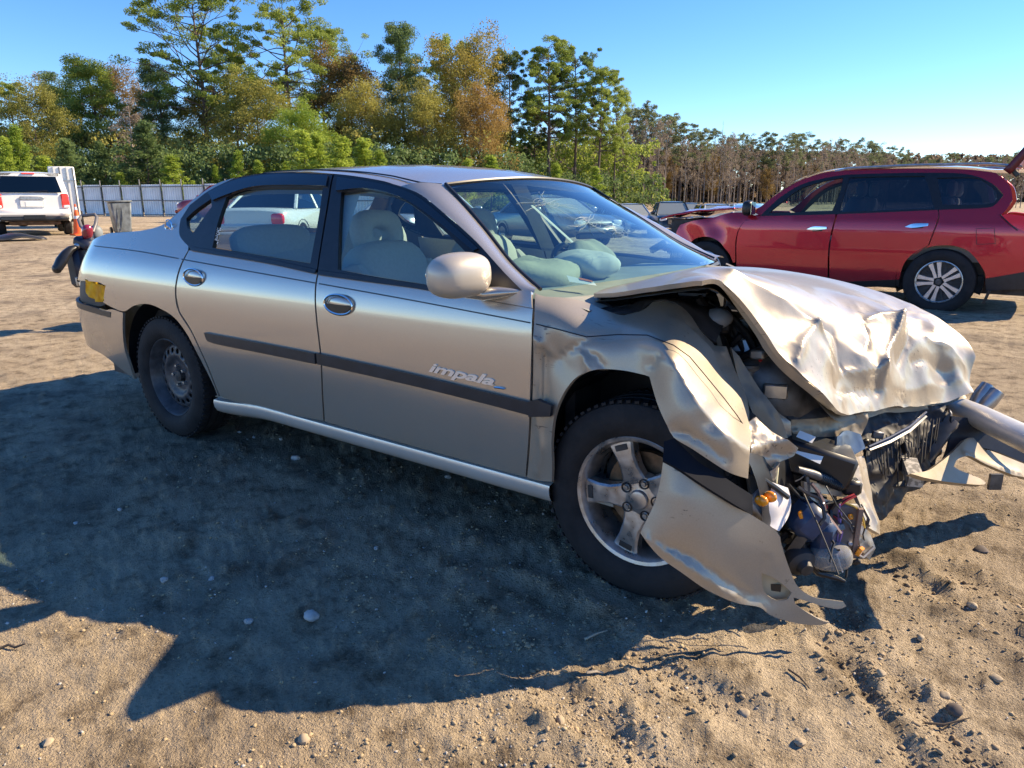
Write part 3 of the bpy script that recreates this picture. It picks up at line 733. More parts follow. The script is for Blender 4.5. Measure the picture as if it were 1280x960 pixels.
d = [[( x, y, z) for y in np.linspace(-.80, .80, 12)] for x, z in ((-.95, .55), (-.96, .80), (-.93, .90), (-.80, .945), (-.55, .955), (-.30, .95), (-.22, .93))]
MB().grid(d).build('dashboard', M_dash, car, solid=.0)
for q in (-.60, -.2, .2, .60): MB().box((-.965, q, .82), (.02, .16, .06), bev=.01).build('air_vent', M_black, car)
# burst airbags
def bag(c, r, seed, m, name, p=.9):
    mb = MB().ell(c, r, n=28, m=18, p=p)
    mb.v = [tuple(np.array(v) + .03*np.array(mnoise.noise_vector(Vector(v)*9 + Vector((seed, 0, 0))))) for v in mb.v]
    return mb.build(name, m, car, ang=50)
bag((-.70, -.38, .985), (.16, .24, .070), 2.0, M_bag, 'passenger_airbag')
bag((-.62, -.12, 1.02), (.13, .16, .055), 5.0, M_cloth, 'airbag_cover')
bag((-.90, .38, .93), (.11, .17, .16), 8.0, M_bag, 'driver_airbag')
MB().tube([Vector((-.98, .38, .88)) + rotm('Y', -24) @ Vector((0, .19*math.cos(a), .19*math.sin(a))) for a in np.linspace(0, 2*math.pi, 33)], .015, 8, cap=False).build('steering_wheel', M_black, car)
pp = [Vector(q) for q in [(-0.495, -0.5, 1.005), (-0.365, -0.52, 0.991), (-0.329, -0.56, 0.983), (-0.45, -0.55, 0.988)]]
MB().add(pp + [pp[0]*.5 + pp[1]*.5 + Vector((0, 0, .02))], [(0, 1, 2, 3)]).build('paper_sheet', M_paper, car, fix=False)
q = [pp[0].lerp(pp[1], .45) + Vector((0, 0, .003)), pp[0].lerp(pp[1], .95) + Vector((0, 0, .003)), pp[3].lerp(pp[2], .9) + Vector((0, 0, .004)), pp[3].lerp(pp[2], .5) + Vector((0, 0, .004))]
MB().add([q[0].lerp(q[3], k) for k in (0,)] + [q[1], q[1].lerp(q[2], .45), q[0].lerp(q[3], .45)], [(0, 1, 2, 3)]).build('paper_print', M_orange, car, fix=False)
# inner faces of the far doors, pillars
for lp, nm in ((rear_door, 'door_trim'), (front_door, 'door_trim')):
    for sg in (-1, 1): side_panel(nm, [lp], SD, M_int, car, sg, off=-.07, flange=0, step=.12, bstep=.08)
for sg in (-1, 1):
    MB().grid([[(x + .12*t_*0 - .06*t_, sg*(float(SD(x, .98 + .40*t_)) - .045), .98 + .40*t_) for x in (-1.50, -1.40)] for t_ in np.linspace(0, 1, 6)]).build('middle_pillar_trim', M_int, car)
MB().grid([[Vector(section(x, s*.93)) - Vector((0, 0, .03)) for s in np.linspace(-1, 1, 17)] for x in np.linspace(-2.6, -1.0, 12)]).build('headliner', M_int, car)
# seat belt, light, crossing the far window
MB().tube([(-1.45, .66, 1.25), (-1.1, .70, .98), (-.85, .72, .85)], .018, 6, flat=.15).build('seat_belt', M_cloth, car)
# sticker in the rear side window: a column of white characters
sk = MB(); a = (-2.317, 1.151); b = (-2.287, 1.071)
rr = random.Random(3)
for k in range(9):
    t_ = (k+.5)/9; x = a[0] + (b[0]-a[0])*t_; z = a[1] + (b[1]-a[1])*t_; y = -float(SD(x, z)) + .006
    for j in range(3):
        if rr.random() < .85: sk.box((x - .012 + .012*j + .004, y, z + rr.uniform(-.002, .002)), (.009, .001, rr.choice([.004, .0065, .0065])))
sk.build('window_sticker', M_paper, car, fix=False)

# ---------- underside, wheel wells ----------
MB().box((-1.85, 0, .27), (3.0, 1.55, .10)).box((-.12, 0, .27), (.5, 1.05, .09)).box((-3.2, 0, .45), (1.0, 1.5, .45)).build('underbody', M_dark, car)
for cx in (-2.807, 0):
    for sg in (-1, 1):
        prof = [(.415, 0), (.415, .34), (.1, .34)]
        MB().lathe([(r_, h - .0) for r_, h in prof], (cx, sg*.875, .35), frame((0, -sg, 0), (0, 0, 1)), n=40, a0=-R(97), a1=R(97)).build('wheel_well', M_black, car, fix=False)

# ---------- wheels ----------
def tyre_mesh(mb, Rr=.338, ri=.212, w=.225):
    h = w/2
    prof = [(ri, -h*.72), (ri+.012, -h*.86), (ri+.04, -h*.98), (ri+.07, -h), (Rr-.030, -h*.94), (Rr-.012, -h*.84), (Rr-.003, -h*.66),
            (Rr-.001, -h*.46), (Rr-.010, -h*.44), (Rr-.010, -h*.38), (Rr, -h*.36), (Rr, -h*.06), (Rr-.010, -h*.04), (Rr-.010, h*.04), (Rr, h*.06), (Rr, h*.36), (Rr-.010, h*.38), (Rr-.010, h*.44), (Rr-.001, h*.46),
            (Rr-.003, h*.66), (Rr-.012, h*.84), (Rr-.030, h*.94), (ri+.07, h), (ri+.04, h*.98), (ri+.012, h*.86), (ri, h*.72)]
    mb.lathe(prof, n=72); return mb
def wheel_tyre(parent, loc, sg, **k):
    mb = tyre_mesh(MB(), **k); Rr = k.get('Rr', .338); h = k.get('w', .225)/2
    t = mb.build('tyre', M_rubber, parent, ang=28)
    sip = MB()
    for i in range(70):
        a = 2*math.pi*i/70; c, s_ = math.cos(a), math.sin(a)
        for q in (-1, 1):
            M_ = Matrix(((c, -s_, 0), (s_, c, 0), (0, 0, 1)))
            sip.box(M_ @ Vector((Rr-.0035, 0, q*h*.68)), (.009, .014, h*.36), M_ @ rotm('X', 12*q))
    s2 = sip.build('tread_block', M_rubber, t, smooth=False, fix=False, kind='stuff')
    return t
def wheel_root(name, x, sg, z=.336, y=.775, spin=0):
    o = bpy.data.objects.new(name, None); COL.objects.link(o); o.parent = car; o.empty_display_size = .1
    o.matrix_local = Matrix.Translation((x, sg*y, z)) @ (frame((0, sg, 0), (0, 0, 1)) @ rotm('Z', spin)).to_4x4()
    return o
def steel_wheel(x, sg):
    w_ = wheel_root('steel_wheel', x, sg)
    wheel_tyre(w_, None, sg)
    MB().lathe([(.205, -.10), (.222, -.098), (.224, -.085), (.212, -.08), (.190, -.03), (.190, .03), (.212, .066), (.222, .074), (.224, .084), (.214, .090), (.205, .082), (.196, .05), (.180, .03), (.178, 0)], n=64).build('rim', M_steel, w_)
    # disc with a ring of round holes
    ring = lambda r_, n, c=(0, 0): np.array([(c[0] + r_*math.cos(2*math.pi*i/n), c[1] + r_*math.sin(2*math.pi*i/n)) for i in range(n)])
    holes = [ring(.0135, 12, (.147*math.cos(2*math.pi*(k+.5)/18), .147*math.sin(2*math.pi*(k+.5)/18))) for k in range(18)]
    v, t = fill([ring(.186, 64)] + holes, .016)
    rr_ = np.linalg.norm(v, axis=1)
    z = hermite([0, .03, .05, .085, .10, .115, .125, .17, .186], [.018, .018, .030, .030, .040, .052, .050, .040, .024])(rr_)
    m1 = MB(); m1.add(np.c_[v, z], [tuple(q) for q in t]); m1.build('wheel_disc', M_steel, w_, ang=60, solid=.004)
    MB().lathe([(.186, -.03), (0, -.03)], n=32).build('drum', M_dark, w_, fix=False)
    lug = MB(); MB().lathe([(.001, .05), (.030, .045), (.033, .015)], n=20).build('hub', M_dark, w_)
    for k in range(5):
        a = 2*math.pi*k/5 + .3; MB().lathe([(0, .048), (.009, .046), (.011, .030), (.012, .015)], (.057*math.cos(a), .057*math.sin(a), 0), n=6).build('lug_nut', M_galv, w_, ang=20)
    return w_
def alloy_wheel(x, sg, spin):
    w_ = wheel_root('alloy_wheel', x, sg, spin=spin, y=.772)
    wheel_tyre(w_, None, sg)
    MB().lathe([(.205, -.10), (.222, -.098), (.205, -.085), (.195, -.03), (.193, .03), (.200, .055), (.2085, .066), (.2095, .079), (.214, .083), (.2225, .079), (.2245, .088), (.218, .093), (.207, .090), (.2, .080), (.193, .055), (.188, .02), (.187, -.03)], n=72).build('rim', M_alloy, w_, ang=30)
    sp = MB()
    for k in range(5):
        Mk = rotm('Z', 72*k); H = []
        st = [(.045, .050, .060), (.075, .040, .064), (.11, .0335, .068), (.15, .035, .070), (.185, .043, .069), (.206, .050, .066)]
        rows = [[(r_, -hw, .028), (r_, -hw, z-.006), (r_, -hw+.007, z), (r_, 0, z+.001), (r_, hw-.007, z), (r_, hw, z-.006), (r_, hw, .028)] for r_, hw, z in st]
        g2 = MB().grid(rows); sp.add([Mk @ Vector(p) for p in g2.v], g2.f)
    sp.lathe([(.030, .066), (.050, .062), (.078, .060), (.083, .050), (.083, .02)], n=40)
    sp.build('spokes', M_alloy, w_, ang=35)
    for k in range(5):
        a = R(72*k); Mk = rotm('Z', 72*k)
        MB().box(Mk @ Vector((.180, 0, .0705)), (.020, .046, .004), Mk, bev=.0015).build('spoke_recess', M_dark, w_)
        a += R(36); c = (.0575*math.cos(a), .0575*math.sin(a), 0)
        MB().lathe([(.018, .0655), (.0165, .069), (.0135, .066), (.0125, .05)], c, n=18).build('lug_well', M_dark, w_)
        MB().lathe([(0, .0705), (.008, .070), (.0095, .066), (.0095, .05)], c, n=6).build('lug_nut', M_galv, w_, ang=20)
    MB().lathe([(0, .079), (.020, .078), (.029, .076), (.033, .071), (.034, .06)], n=32).build('hub_cap', M_alloy, w_)
    MB().lathe([(.145, .005), (.145, -.02), (.06, -.02), (.06, .0), (.145, .005)], n=48).build('brake_disc', M_disc, w_)
    MB().lathe([(.066, .03), (.072, .0), (.072, -.03)], n=32).lathe([(.186, -.05), (0, -.05)], n=32).build('hub', M_dark, w_, fix=False)
    return w_
for sg in (-1, 1):
    steel_wheel(-2.807, sg)
    alloy_wheel(.008, sg, 23 if sg < 0 else 0)

# ---------- door mirror ----------
mc = Vector((-0.608, -1, 1.04))
mm = MB().ell((0, 0, 0), (.080, .112, .074), n=28, m=18, p=.72)
Mr = rotm('Z', -16) @ rotm('X', 3)
vv = []
for p in mm.v:
    p = Vector(p); 
    if p.x < -.03: p.x = -.03 - (-.03 - p.x)*.15       # flat glass side faces backwards
    p.z *= (1 - .9*max(0, -p.y - .02)) if p.z > 0 else 1.0
    vv.append(mc + Mr @ p)
mm.v = vv
mir = mm.build('door_mirror', mat('satin mirror paint', (.50, .45, .38), rough=.42, metal=.35, coat=.3), car, ang=60)
g0 = mc + Mr @ Vector((-.047, 0, 0))
MB().prism([(.055*math.sin(a)*1.0, .098*math.cos(a)) for a in np.linspace(0, 2*math.pi, 25)[:-1]], g0, frame(Mr @ Vector((-1, 0, 0)), (0, 0, 1)), .003).build('mirror_glass', mat('mirror', (.8, .8, .8), rough=.02, metal=1), mir)
fo = [(mc.x + .0, mc.y + .03, mc.z - .055), (mc.x + .04, mc.y + .085, mc.z - .068), (mc.x + .10, -.905, mc.z - .060), (mc.x + .17, -.875, mc.z - .055)]
MB().tube(fo, [.040, .038, .032, .012], 14, flat=.62).build('mirror_foot', M_paint, car, ang=70)
MB().tube([Vector(section(-2.2, 0.0))] + [Vector(section(-2.2, 0)) + Vector((-.1, 0, .0))], .001, 4) 

# ---------- crushed front wing on the near side ----------
WD = (.356, -.895, .265)
f_out = [(-0.379, -0.885, 0.987), (-0.362, -0.85, 0.971), (-0.309, -0.8, 0.966), (-0.26, -0.74, 0.946), (-0.225, -0.735, 0.933), (-0.128, -0.76, 0.92), (-0.107, -0.745, 0.922), (-0.063, -0.725, 0.937), (-0.043, -0.7, 0.963), (-0.004, -0.7, 0.97), (0.041, -0.715, 0.96), (0.099, -0.765, 0.917), (0.141, -0.765, 0.884), (0.187, -0.762, 0.847), (0.211, -0.765, 0.796), (0.247, -0.76, 0.753), (0.284, -0.755, 0.706), (0.317, -0.775, 0.644), (0.348, -0.836, 0.622), (0.366, -0.9, 0.596), (0.371, -0.909, 0.52), (0.342, -0.985, 0.555), (0.298, -1.02, 0.591), (0.252, -1.04, 0.622), (0.203, -1.055, 0.649), (0.183, -1.058, 0.68), (0.152, -1.035, 0.708), (0.126, -1.014, 0.737), (0.088, -0.981, 0.79), (0.063, -0.96, 0.787), (-0.013, -0.938, 0.785), (-0.092, -0.935, 0.779), (-0.135, -0.932, 0.765), (-0.184, -0.93, 0.739), (-0.219, -0.93, 0.7), (-0.243, -0.932, 0.656), (-0.262, -0.932, 0.609), (-0.273, -0.93, 0.558), (-0.28, -0.925, 0.493), (-0.282, -0.915, 0.424), (-0.288, -0.905, 0.349), (-0.337, -0.905, 0.34), (-0.394, -0.9, 0.337), (-0.377, -0.912, 0.454), (-0.359, -0.925, 0.632), (-0.354, -0.925, 0.798), (-0.357, -0.918, 0.903)]
f_ctl = [(-0.35, -0.928, 0.849), (-0.342, -0.912, 0.896), (-0.264, -0.908, 0.882), (-0.168, -0.905, 0.869), (-0.069, -0.885, 0.884), (0.044, -0.917, 0.898), (0.141, -0.947, 0.884), (0.216, -0.9, 0.806), (0.272, -0.872, 0.733), (0.304, -0.845, 0.682), (-0.317, -0.875, 0.941), (-0.231, -0.865, 0.921), (-0.157, -0.84, 0.907), (-0.082, -0.82, 0.904), (0.007, -0.807, 0.923), (0.091, -0.888, 0.914), (-0.026, -0.922, 0.838), (-0.134, -0.925, 0.805), (-0.272, -0.893, 0.781), (-0.296, -0.905, 0.828), (-0.211, -0.915, 0.853), (-0.088, -0.91, 0.853), (0.028, -0.925, 0.833), (0.094, -0.969, 0.861), (0.141, -1.005, 0.878), (0.175, -1.03, 0.848), (0.215, -1.03, 0.798), (0.248, -1.025, 0.757), (0.276, -1.02, 0.72), (0.319, -0.99, 0.67), (0.346, -0.965, 0.641), (0.212, -1.047, 0.745), (0.238, -1.047, 0.693), (0.289, -1.025, 0.651), (0.336, -0.99, 0.604), (0.136, -1.016, 0.806), (-0.306, -0.915, 0.721), (-0.318, -0.905, 0.635), (-0.327, -0.908, 0.521), (-0.338, -0.905, 0.417), (0.238, -0.817, 0.757), (0.147, -0.854, 0.872), (0.184, -0.817, 0.834)]
f_r = [([(-0.361, -0.925, 0.848), (-0.311, -0.91, 0.811), (-0.273, -0.89, 0.783), (-0.249, -0.9, 0.804)], 0.014, .02),
       ([(-0.272, -0.893, 0.784), (-0.196, -0.91, 0.836), (-0.134, -0.905, 0.87), (-0.061, -0.885, 0.885)], -0.020, .016),
       ([(-0.328, -0.945, 0.836), (-0.331, -0.93, 0.748), (-0.324, -0.93, 0.639)], 0.026, .010),
       ([(-0.31, -0.93, 0.804), (-0.312, -0.91, 0.692), (-0.315, -0.9, 0.634)], -0.017, .014),
       ([(-0.172, -0.94, 0.833), (-0.154, -0.935, 0.801), (-0.143, -0.932, 0.769)], 0.020, .010),
       ([(-0.172, -0.94, 0.833), (-0.115, -0.935, 0.814), (-0.094, -0.93, 0.781)], -0.017, .010),
       ([(0.096, -0.986, 0.829), (0.115, -0.993, 0.861), (0.144, -1.008, 0.879)], -0.023, .012),
       ([(0.144, -1.008, 0.879), (0.215, -1.03, 0.805), (0.275, -1.02, 0.722), (0.326, -0.99, 0.667), (0.364, -0.9, 0.598)], 0.026, .016),
       ([(0.076, -0.817, 0.939), (0.109, -0.789, 0.919), (0.144, -0.775, 0.886), (0.188, -0.765, 0.848)], 0.012, .010),
       ([(0.208, -1.055, 0.671), (0.233, -1.04, 0.664), (0.279, -1.025, 0.642), (0.327, -0.995, 0.599)], -0.020, .014),
       ([(-0.346, -0.91, 0.575), (-0.332, -0.905, 0.462), (-0.351, -0.9, 0.368)], 0.017, .012)]
f_b = [((0.295, -1.02, 0.703), -.016, .035), ((0.223, -0.985, 0.813), -.010, .05), ((-0.267, -0.88, 0.907), .010, .06), ((-0.02, -0.91, 0.857), .010, .07), ((0.286, -0.909, 0.725), -.012, .04)]
wing = sheet('front_wing', WD, f_out, f_ctl, M_torn, car, f_r, f_b, crinkle(.0006, 8, 3.0), lam=4e-3, step=.014, flange=.012, label='crumpled front wing folded outward over the wheel')
# thin line on the wing
pl = [(-0.348, -0.922, 0.891), (-0.26, -0.915, 0.88), (-0.163, -0.913, 0.868), (-0.063, -0.898, 0.884), (0.049, -0.927, 0.899), (0.151, -0.97, 0.888), (0.191, -0.947, 0.856), (0.226, -0.928, 0.811), (0.282, -0.9, 0.739), (0.313, -0.872, 0.688), (0.329, -0.817, 0.63)]
MB().tube(pl, .0018, 4).build('pinstripe', M_black, car)
# inner flange of the wing: torn, wavy, bolted edge
fl_o = [(-0.052, -0.68, 0.959), (-0.018, -0.67, 0.968), (0.041, -0.69, 0.96), (0.08, -0.69, 0.933), (0.113, -0.685, 0.889), (0.144, -0.68, 0.859), (0.164, -0.68, 0.841), (0.183, -0.675, 0.84), (0.197, -0.665, 0.84), (0.214, -0.66, 0.797), (0.238, -0.66, 0.749), (0.27, -0.66, 0.69), (0.299, -0.69, 0.619), (0.312, -0.765, 0.641), (0.28, -0.745, 0.703), (0.244, -0.75, 0.751), (0.208, -0.755, 0.794), (0.182, -0.75, 0.845), (0.154, -0.745, 0.86), (0.136, -0.755, 0.882), (0.095, -0.755, 0.915), (0.058, -0.745, 0.94)]
sheet('wing_flange', WD, fl_o, [(0.107, -0.7, 0.906), (0.163, -0.7, 0.854), (0.205, -0.7, 0.798), (0.243, -0.7, 0.738), (0.087, -0.72, 0.93)], M_torn, car, [], [], crinkle(.008, 22, 1.0), step=.014, flange=.004)
for p in [(0.208, -0.665, 0.792), (0.149, -0.69, 0.846), (0.251, -0.665, 0.706)]: MB().lathe([(0, .006), (.006, .005), (.007, 0)], p, frame(WD), n=8).build('flange_bolt', M_dark, car)
# inner wing apron between flange and engine
sheet('inner_wing', (.2, -.6, .75), [(0.21, -0.66, 0.84), (0.248, -0.64, 0.786), (0.304, -0.62, 0.699), (0.362, -0.6, 0.626), (0.388, -0.58, 0.551), (0.351, -0.63, 0.566), (0.307, -0.66, 0.613), (0.268, -0.66, 0.689), (0.237, -0.66, 0.754)], [(0.298, -0.65, 0.679), (0.335, -0.63, 0.615)], M_under, car, [], [], crinkle(.008, 15, 2), step=.016)
sheet('torn_wing_tip', (.45, -.75, .5), [(0.318, -0.77, 0.641), (0.329, -0.74, 0.652), (0.374, -0.72, 0.608), (0.418, -0.7, 0.581), (0.447, -0.69, 0.564), (0.438, -0.7, 0.539), (0.406, -0.72, 0.52), (0.379, -0.74, 0.492), (0.357, -0.79, 0.485), (0.353, -0.84, 0.526), (0.347, -0.83, 0.578)], [(0.363, -0.76, 0.604), (0.382, -0.735, 0.568), (0.354, -0.8, 0.576), (0.396, -0.735, 0.541)], M_torn, car,
      [([(0.347, -0.83, 0.578), (0.374, -0.75, 0.578), (0.429, -0.7, 0.591)], .022, .012), ([(0.349, -0.81, 0.54), (0.386, -0.74, 0.548), (0.432, -0.7, 0.551)], -.018, .010)], [], crinkle(.010, 16, 6), step=.01)
# fold of metal hanging below the tip
sheet('torn_bracket', (.5, -.8, .3), [(0.347, -0.82, 0.49), (0.389, -0.76, 0.496), (0.409, -0.73, 0.522), (0.4, -0.74, 0.466), (0.372, -0.78, 0.442), (0.362, -0.82, 0.428)], [(0.372, -0.775, 0.471)], M_torn, car, [], [], crinkle(.01, 18, 9), step=.012)
MB().box((0.383, -0.73, 0.467), (.05, .006, .07), rotm('Z', 35), bev=.004).build('plastic_clip', mat('pale yellow clip', (.75, .70, .45), rough=.5), car)

# ---------- bumper cover hanging off the near corner ----------
b_out = [(0.185, -1.075, 0.585), (0.233, -1.07, 0.566), (0.302, -1.032, 0.516), (0.385, -0.965, 0.447), (0.459, -0.895, 0.377), (0.471, -0.882, 0.341), (0.484, -0.864, 0.289), (0.5, -0.85, 0.24), (0.515, -0.842, 0.205), (0.536, -0.825, 0.178), (0.565, -0.8, 0.158), (0.604, -0.775, 0.152), (0.632, -0.76, 0.149), (0.642, -0.76, 0.137), (0.624, -0.775, 0.128), (0.585, -0.8, 0.136), (0.546, -0.83, 0.153), (0.514, -0.849, 0.164), (0.52, -0.848, 0.145), (0.552, -0.82, 0.113), (0.585, -0.8, 0.091), (0.607, -0.785, 0.083), (0.586, -0.795, 0.073), (0.544, -0.825, 0.075), (0.504, -0.869, 0.094), (0.468, -0.903, 0.117), (0.446, -0.935, 0.148), (0.4, -0.977, 0.166), (0.355, -1.02, 0.196), (0.318, -1.05, 0.223), (0.27, -1.083, 0.265), (0.199, -1.105, 0.312), (0.148, -1.12, 0.372), (0.16, -1.11, 0.411), (0.174, -1.095, 0.458), (0.183, -1.085, 0.517)]
b_ctl = [(0.246, -1.09, 0.499), (0.305, -1.055, 0.43), (0.348, -1.03, 0.336), (0.254, -1.095, 0.407), (0.414, -0.955, 0.324), (0.401, -0.965, 0.249), (0.449, -0.915, 0.293), (0.231, -1.1, 0.347), (0.272, -1.07, 0.329), (0.334, -1.04, 0.274), (0.446, -0.907, 0.173), (0.469, -0.885, 0.222)]
b_r = [([(0.178, -1.095, 0.346), (0.229, -1.095, 0.342), (0.294, -1.065, 0.31), (0.362, -1.018, 0.248), (0.425, -0.95, 0.182)], -.016, .010),
       ([(0.166, -1.095, 0.352), (0.248, -1.095, 0.313), (0.319, -1.06, 0.261), (0.38, -0.992, 0.194)], .018, .012),
       ([(0.442, -0.922, 0.294), (0.435, -0.924, 0.252), (0.443, -0.918, 0.196), (0.463, -0.898, 0.157)], -.010, .008)]
fog = [(0.438, -0.924, 0.25), (0.462, -0.902, 0.235), (0.489, -0.88, 0.209), (0.511, -0.86, 0.181), (0.504, -0.867, 0.161), (0.481, -0.889, 0.159), (0.458, -0.91, 0.176), (0.443, -0.92, 0.207)]
bump = sheet('front_bumper', (.30, -.93, .22), b_out, b_ctl, M_torn, car, b_r, [], crinkle(.0005, 5, 4, False), lam=2e-3, step=.016, flange=.006, holes=[fog], label='torn front bumper cover hanging to the ground')
sheet('fog_lamp_pocket', (.30, -.93, .22), [tuple(Vector(p)*1 + Vector((-.012, .035, .0))) for p in [(0.428, -0.926, 0.261), (0.463, -0.902, 0.246), (0.499, -0.878, 0.214), (0.526, -0.857, 0.18), (0.511, -0.866, 0.148), (0.482, -0.889, 0.146), (0.455, -0.911, 0.165), (0.434, -0.922, 0.202)]], [], mat('beige inner plastic', (.42, .36, .25), rough=.6), car, step=.02, flange=.0)
MB().box(Vector((0.462, -0.872, 0.185)) + Vector((0, .01, 0)), (.035, .004, .022), rotm('Z', 20)).build('clip_slot', M_black, car)
M_strip = mat('dull black bumper insert', (.010, .012, .018), rough=.85, spec=.12)
sheet('bumper_top_strip', (.30, -.88, .38), [(0.178, -1.062, 0.634), (0.202, -1.047, 0.644), (0.267, -1.025, 0.583), (0.32, -0.997, 0.549), (0.361, -0.966, 0.515), (0.396, -0.936, 0.485), (0.401, -0.936, 0.426), (0.392, -0.989, 0.458), (0.31, -1.056, 0.526), (0.243, -1.094, 0.576), (0.194, -1.097, 0.593)], [(0.289, -1.037, 0.557), (0.375, -0.98, 0.488)], M_strip, car, step=.02, flange=.01)

# ---------- bonnet ----------
HD = (.32, -.42, .85)
h_out = [(-0.273, -0.68, 0.971), (-0.335, -0.4, 0.967), (-0.357, -0.15, 0.962), (-0.392, 0.25, 0.96), (-0.385, 0.62, 0.962), (-0.154, 0.64, 0.969), (0.069, 0.64, 0.955), (0.245, 0.64, 0.93), (0.412, 0.64, 0.892), (0.574, 0.63, 0.837), (0.701, 0.62, 0.769), (0.801, 0.58, 0.663), (0.795, 0.56, 0.612), (0.796, 0.53, 0.558), (0.819, 0.48, 0.536), (0.761, 0.39, 0.517), (0.683, 0.21, 0.523), (0.623, 0.04, 0.547), (0.549, -0.23, 0.583), (0.51, -0.47, 0.631), (0.467, -0.57, 0.714), (0.398, -0.62, 0.783), (0.346, -0.66, 0.849), (0.32, -0.68, 0.893), (0.269, -0.72, 0.973), (0.242, -0.78, 1.026), (0.235, -0.88, 1.069), (0.214, -0.95, 1.07), (0.151, -0.95, 1.06), (0.057, -0.9, 1.039), (-0.069, -0.8, 1.009), (-0.176, -0.73, 0.985)]
h_ctl = [(0.184, -0.623, 1.066), (0.202, -0.486, 1.044), (0.316, -0.509, 0.977), (0.393, -0.395, 0.866), (0.276, -0.169, 0.979), (0.409, 0, 0.899), (0.473, -0.034, 0.865), (0.464, 0.333, 0.879), (0.609, 0.388, 0.789), (0.566, 0.167, 0.859), (0.567, -0.079, 0.704), (0.456, -0.395, 0.755), (0.468, -0.305, 0.766), (0.659, 0.278, 0.717), (0.733, 0.41, 0.671), (0.68, 0.212, 0.607), (0.546, -0.147, 0.634), (0.489, -0.395, 0.679), (0.578, 0.056, 0.745), (0.72, 0.388, 0.576), (0.388, -0.555, 0.852), (0.278, -0.623, 0.95)]
h_r = [([(0.188, -0.646, 1.061), (0.263, -0.543, 0.984), (0.393, -0.395, 0.869)], 0.027, .030),
       ([(0.205, -0.532, 1.03), (0.313, -0.395, 0.935), (0.418, -0.259, 0.835), (0.476, -0.305, 0.762), (0.476, -0.395, 0.709)], -0.030, .026),
       ([(0.393, -0.395, 0.869), (0.387, -0.509, 0.839), (0.396, -0.6, 0.798)], 0.027, .018),
       ([(0.393, -0.395, 0.869), (0.433, -0.373, 0.812), (0.47, -0.316, 0.763)], 0.025, .014),
       ([(0.457, -0.395, 0.749), (0.487, -0.282, 0.751), (0.531, -0.192, 0.721), (0.567, -0.079, 0.704)], 0.025, .012),
       ([(0.485, -0.395, 0.716), (0.525, -0.282, 0.704), (0.563, -0.124, 0.672)], -0.033, .014),
       ([(0.566, 0.167, 0.859), (0.568, 0.089, 0.804), (0.559, -0.023, 0.742), (0.565, -0.079, 0.701)], 0.043, .016),
       ([(0.589, 0.212, 0.843), (0.598, 0.167, 0.774), (0.587, 0.056, 0.71)], -0.037, .022),
       ([(0.477, -0.034, 0.874), (0.503, -0.079, 0.817), (0.501, -0.124, 0.767)], -0.030, .026),
       ([(0.477, -0.034, 0.874), (0.51, 0.078, 0.88), (0.566, 0.167, 0.859)], 0.022, .016),
       ([(0.641, 0.311, 0.76), (0.713, 0.421, 0.712), (0.772, 0.497, 0.634)], 0.025, .014),
       ([(0.621, 0.167, 0.695), (0.667, 0.278, 0.696), (0.726, 0.41, 0.622)], -0.025, .018),
       ([(0.498, -0.418, 0.64), (0.496, -0.395, 0.675), (0.521, -0.237, 0.661), (0.545, -0.147, 0.639)], 0.022, .012),
       ([(0.562, -0.057, 0.586), (0.659, 0.189, 0.584), (0.756, 0.443, 0.577)], 0.018, .022),
       ([(0.501, -0.282, 0.628), (0.561, -0.057, 0.598), (0.625, 0.056, 0.571)], -0.018, .014)]
h_b = [((0.477, -0.305, 0.724), -.030, .06), ((0.512, -0.169, 0.742), .030, .05), ((0.434, -0.418, 0.783), .018, .05), ((0.641, 0.167, 0.642), -.020, .08), ((0.661, 0.443, 0.771), .018, .07), ((0.346, -0.509, 0.916), -.012, .08)]
_cr = crinkle(.010, 4.6, 2.2); _cr2 = crinkle(.0022, 15, 5.2)
def hood_crumple(P):
    k = smooth(.22, .55, P[:, 0] - .12*P[:, 1]); return _cr(P)*k + _cr2(P)*k
bonnet = sheet('bonnet', HD, h_out, h_ctl, M_torn, car, h_r, h_b, hood_crumple, lam=4e-4, step=.0095, flange=.014, bstep=.014, label='buckled bonnet folded down over the engine')
bu = sheet('bonnet_inner_frame', HD, [tuple(Vector(p) + Vector((-.02, .02, -.03))) for p in h_out], [tuple(Vector(p) + Vector((-.02, .02, -.05))) for p in h_ctl], M_under, bonnet, (), (), None, step=.05, flange=0)
# turned-in side flange of the bonnet, seen from the near side
sheet('bonnet_flange', (.3, -.9, .2), [(0.235, -0.878, 1.067), (0.242, -0.778, 1.024), (0.268, -0.718, 0.971), (0.32, -0.678, 0.891), (0.346, -0.658, 0.847), (0.398, -0.618, 0.78), (0.467, -0.57, 0.712), (0.507, -0.48, 0.635), (0.48, -0.49, 0.641), (0.436, -0.575, 0.705), (0.366, -0.62, 0.77), (0.314, -0.65, 0.834), (0.284, -0.67, 0.888), (0.243, -0.71, 0.958), (0.226, -0.77, 1.011), (0.222, -0.86, 1.058)], [], M_torn, bonnet, step=.016, flange=.003)

# ---------- engine bay and front structure ----------
ebay = MB()
ebay.box((-.33, 0, .66), (.04, 1.45, .55)).box((.05, 0, .33), (.8, 1.2, .05))
ebay.build('firewall', M_dark, car)
MB().box((.05, .66, .55), (.8, .04, .40)).build('inner_wing', M_dark, car)
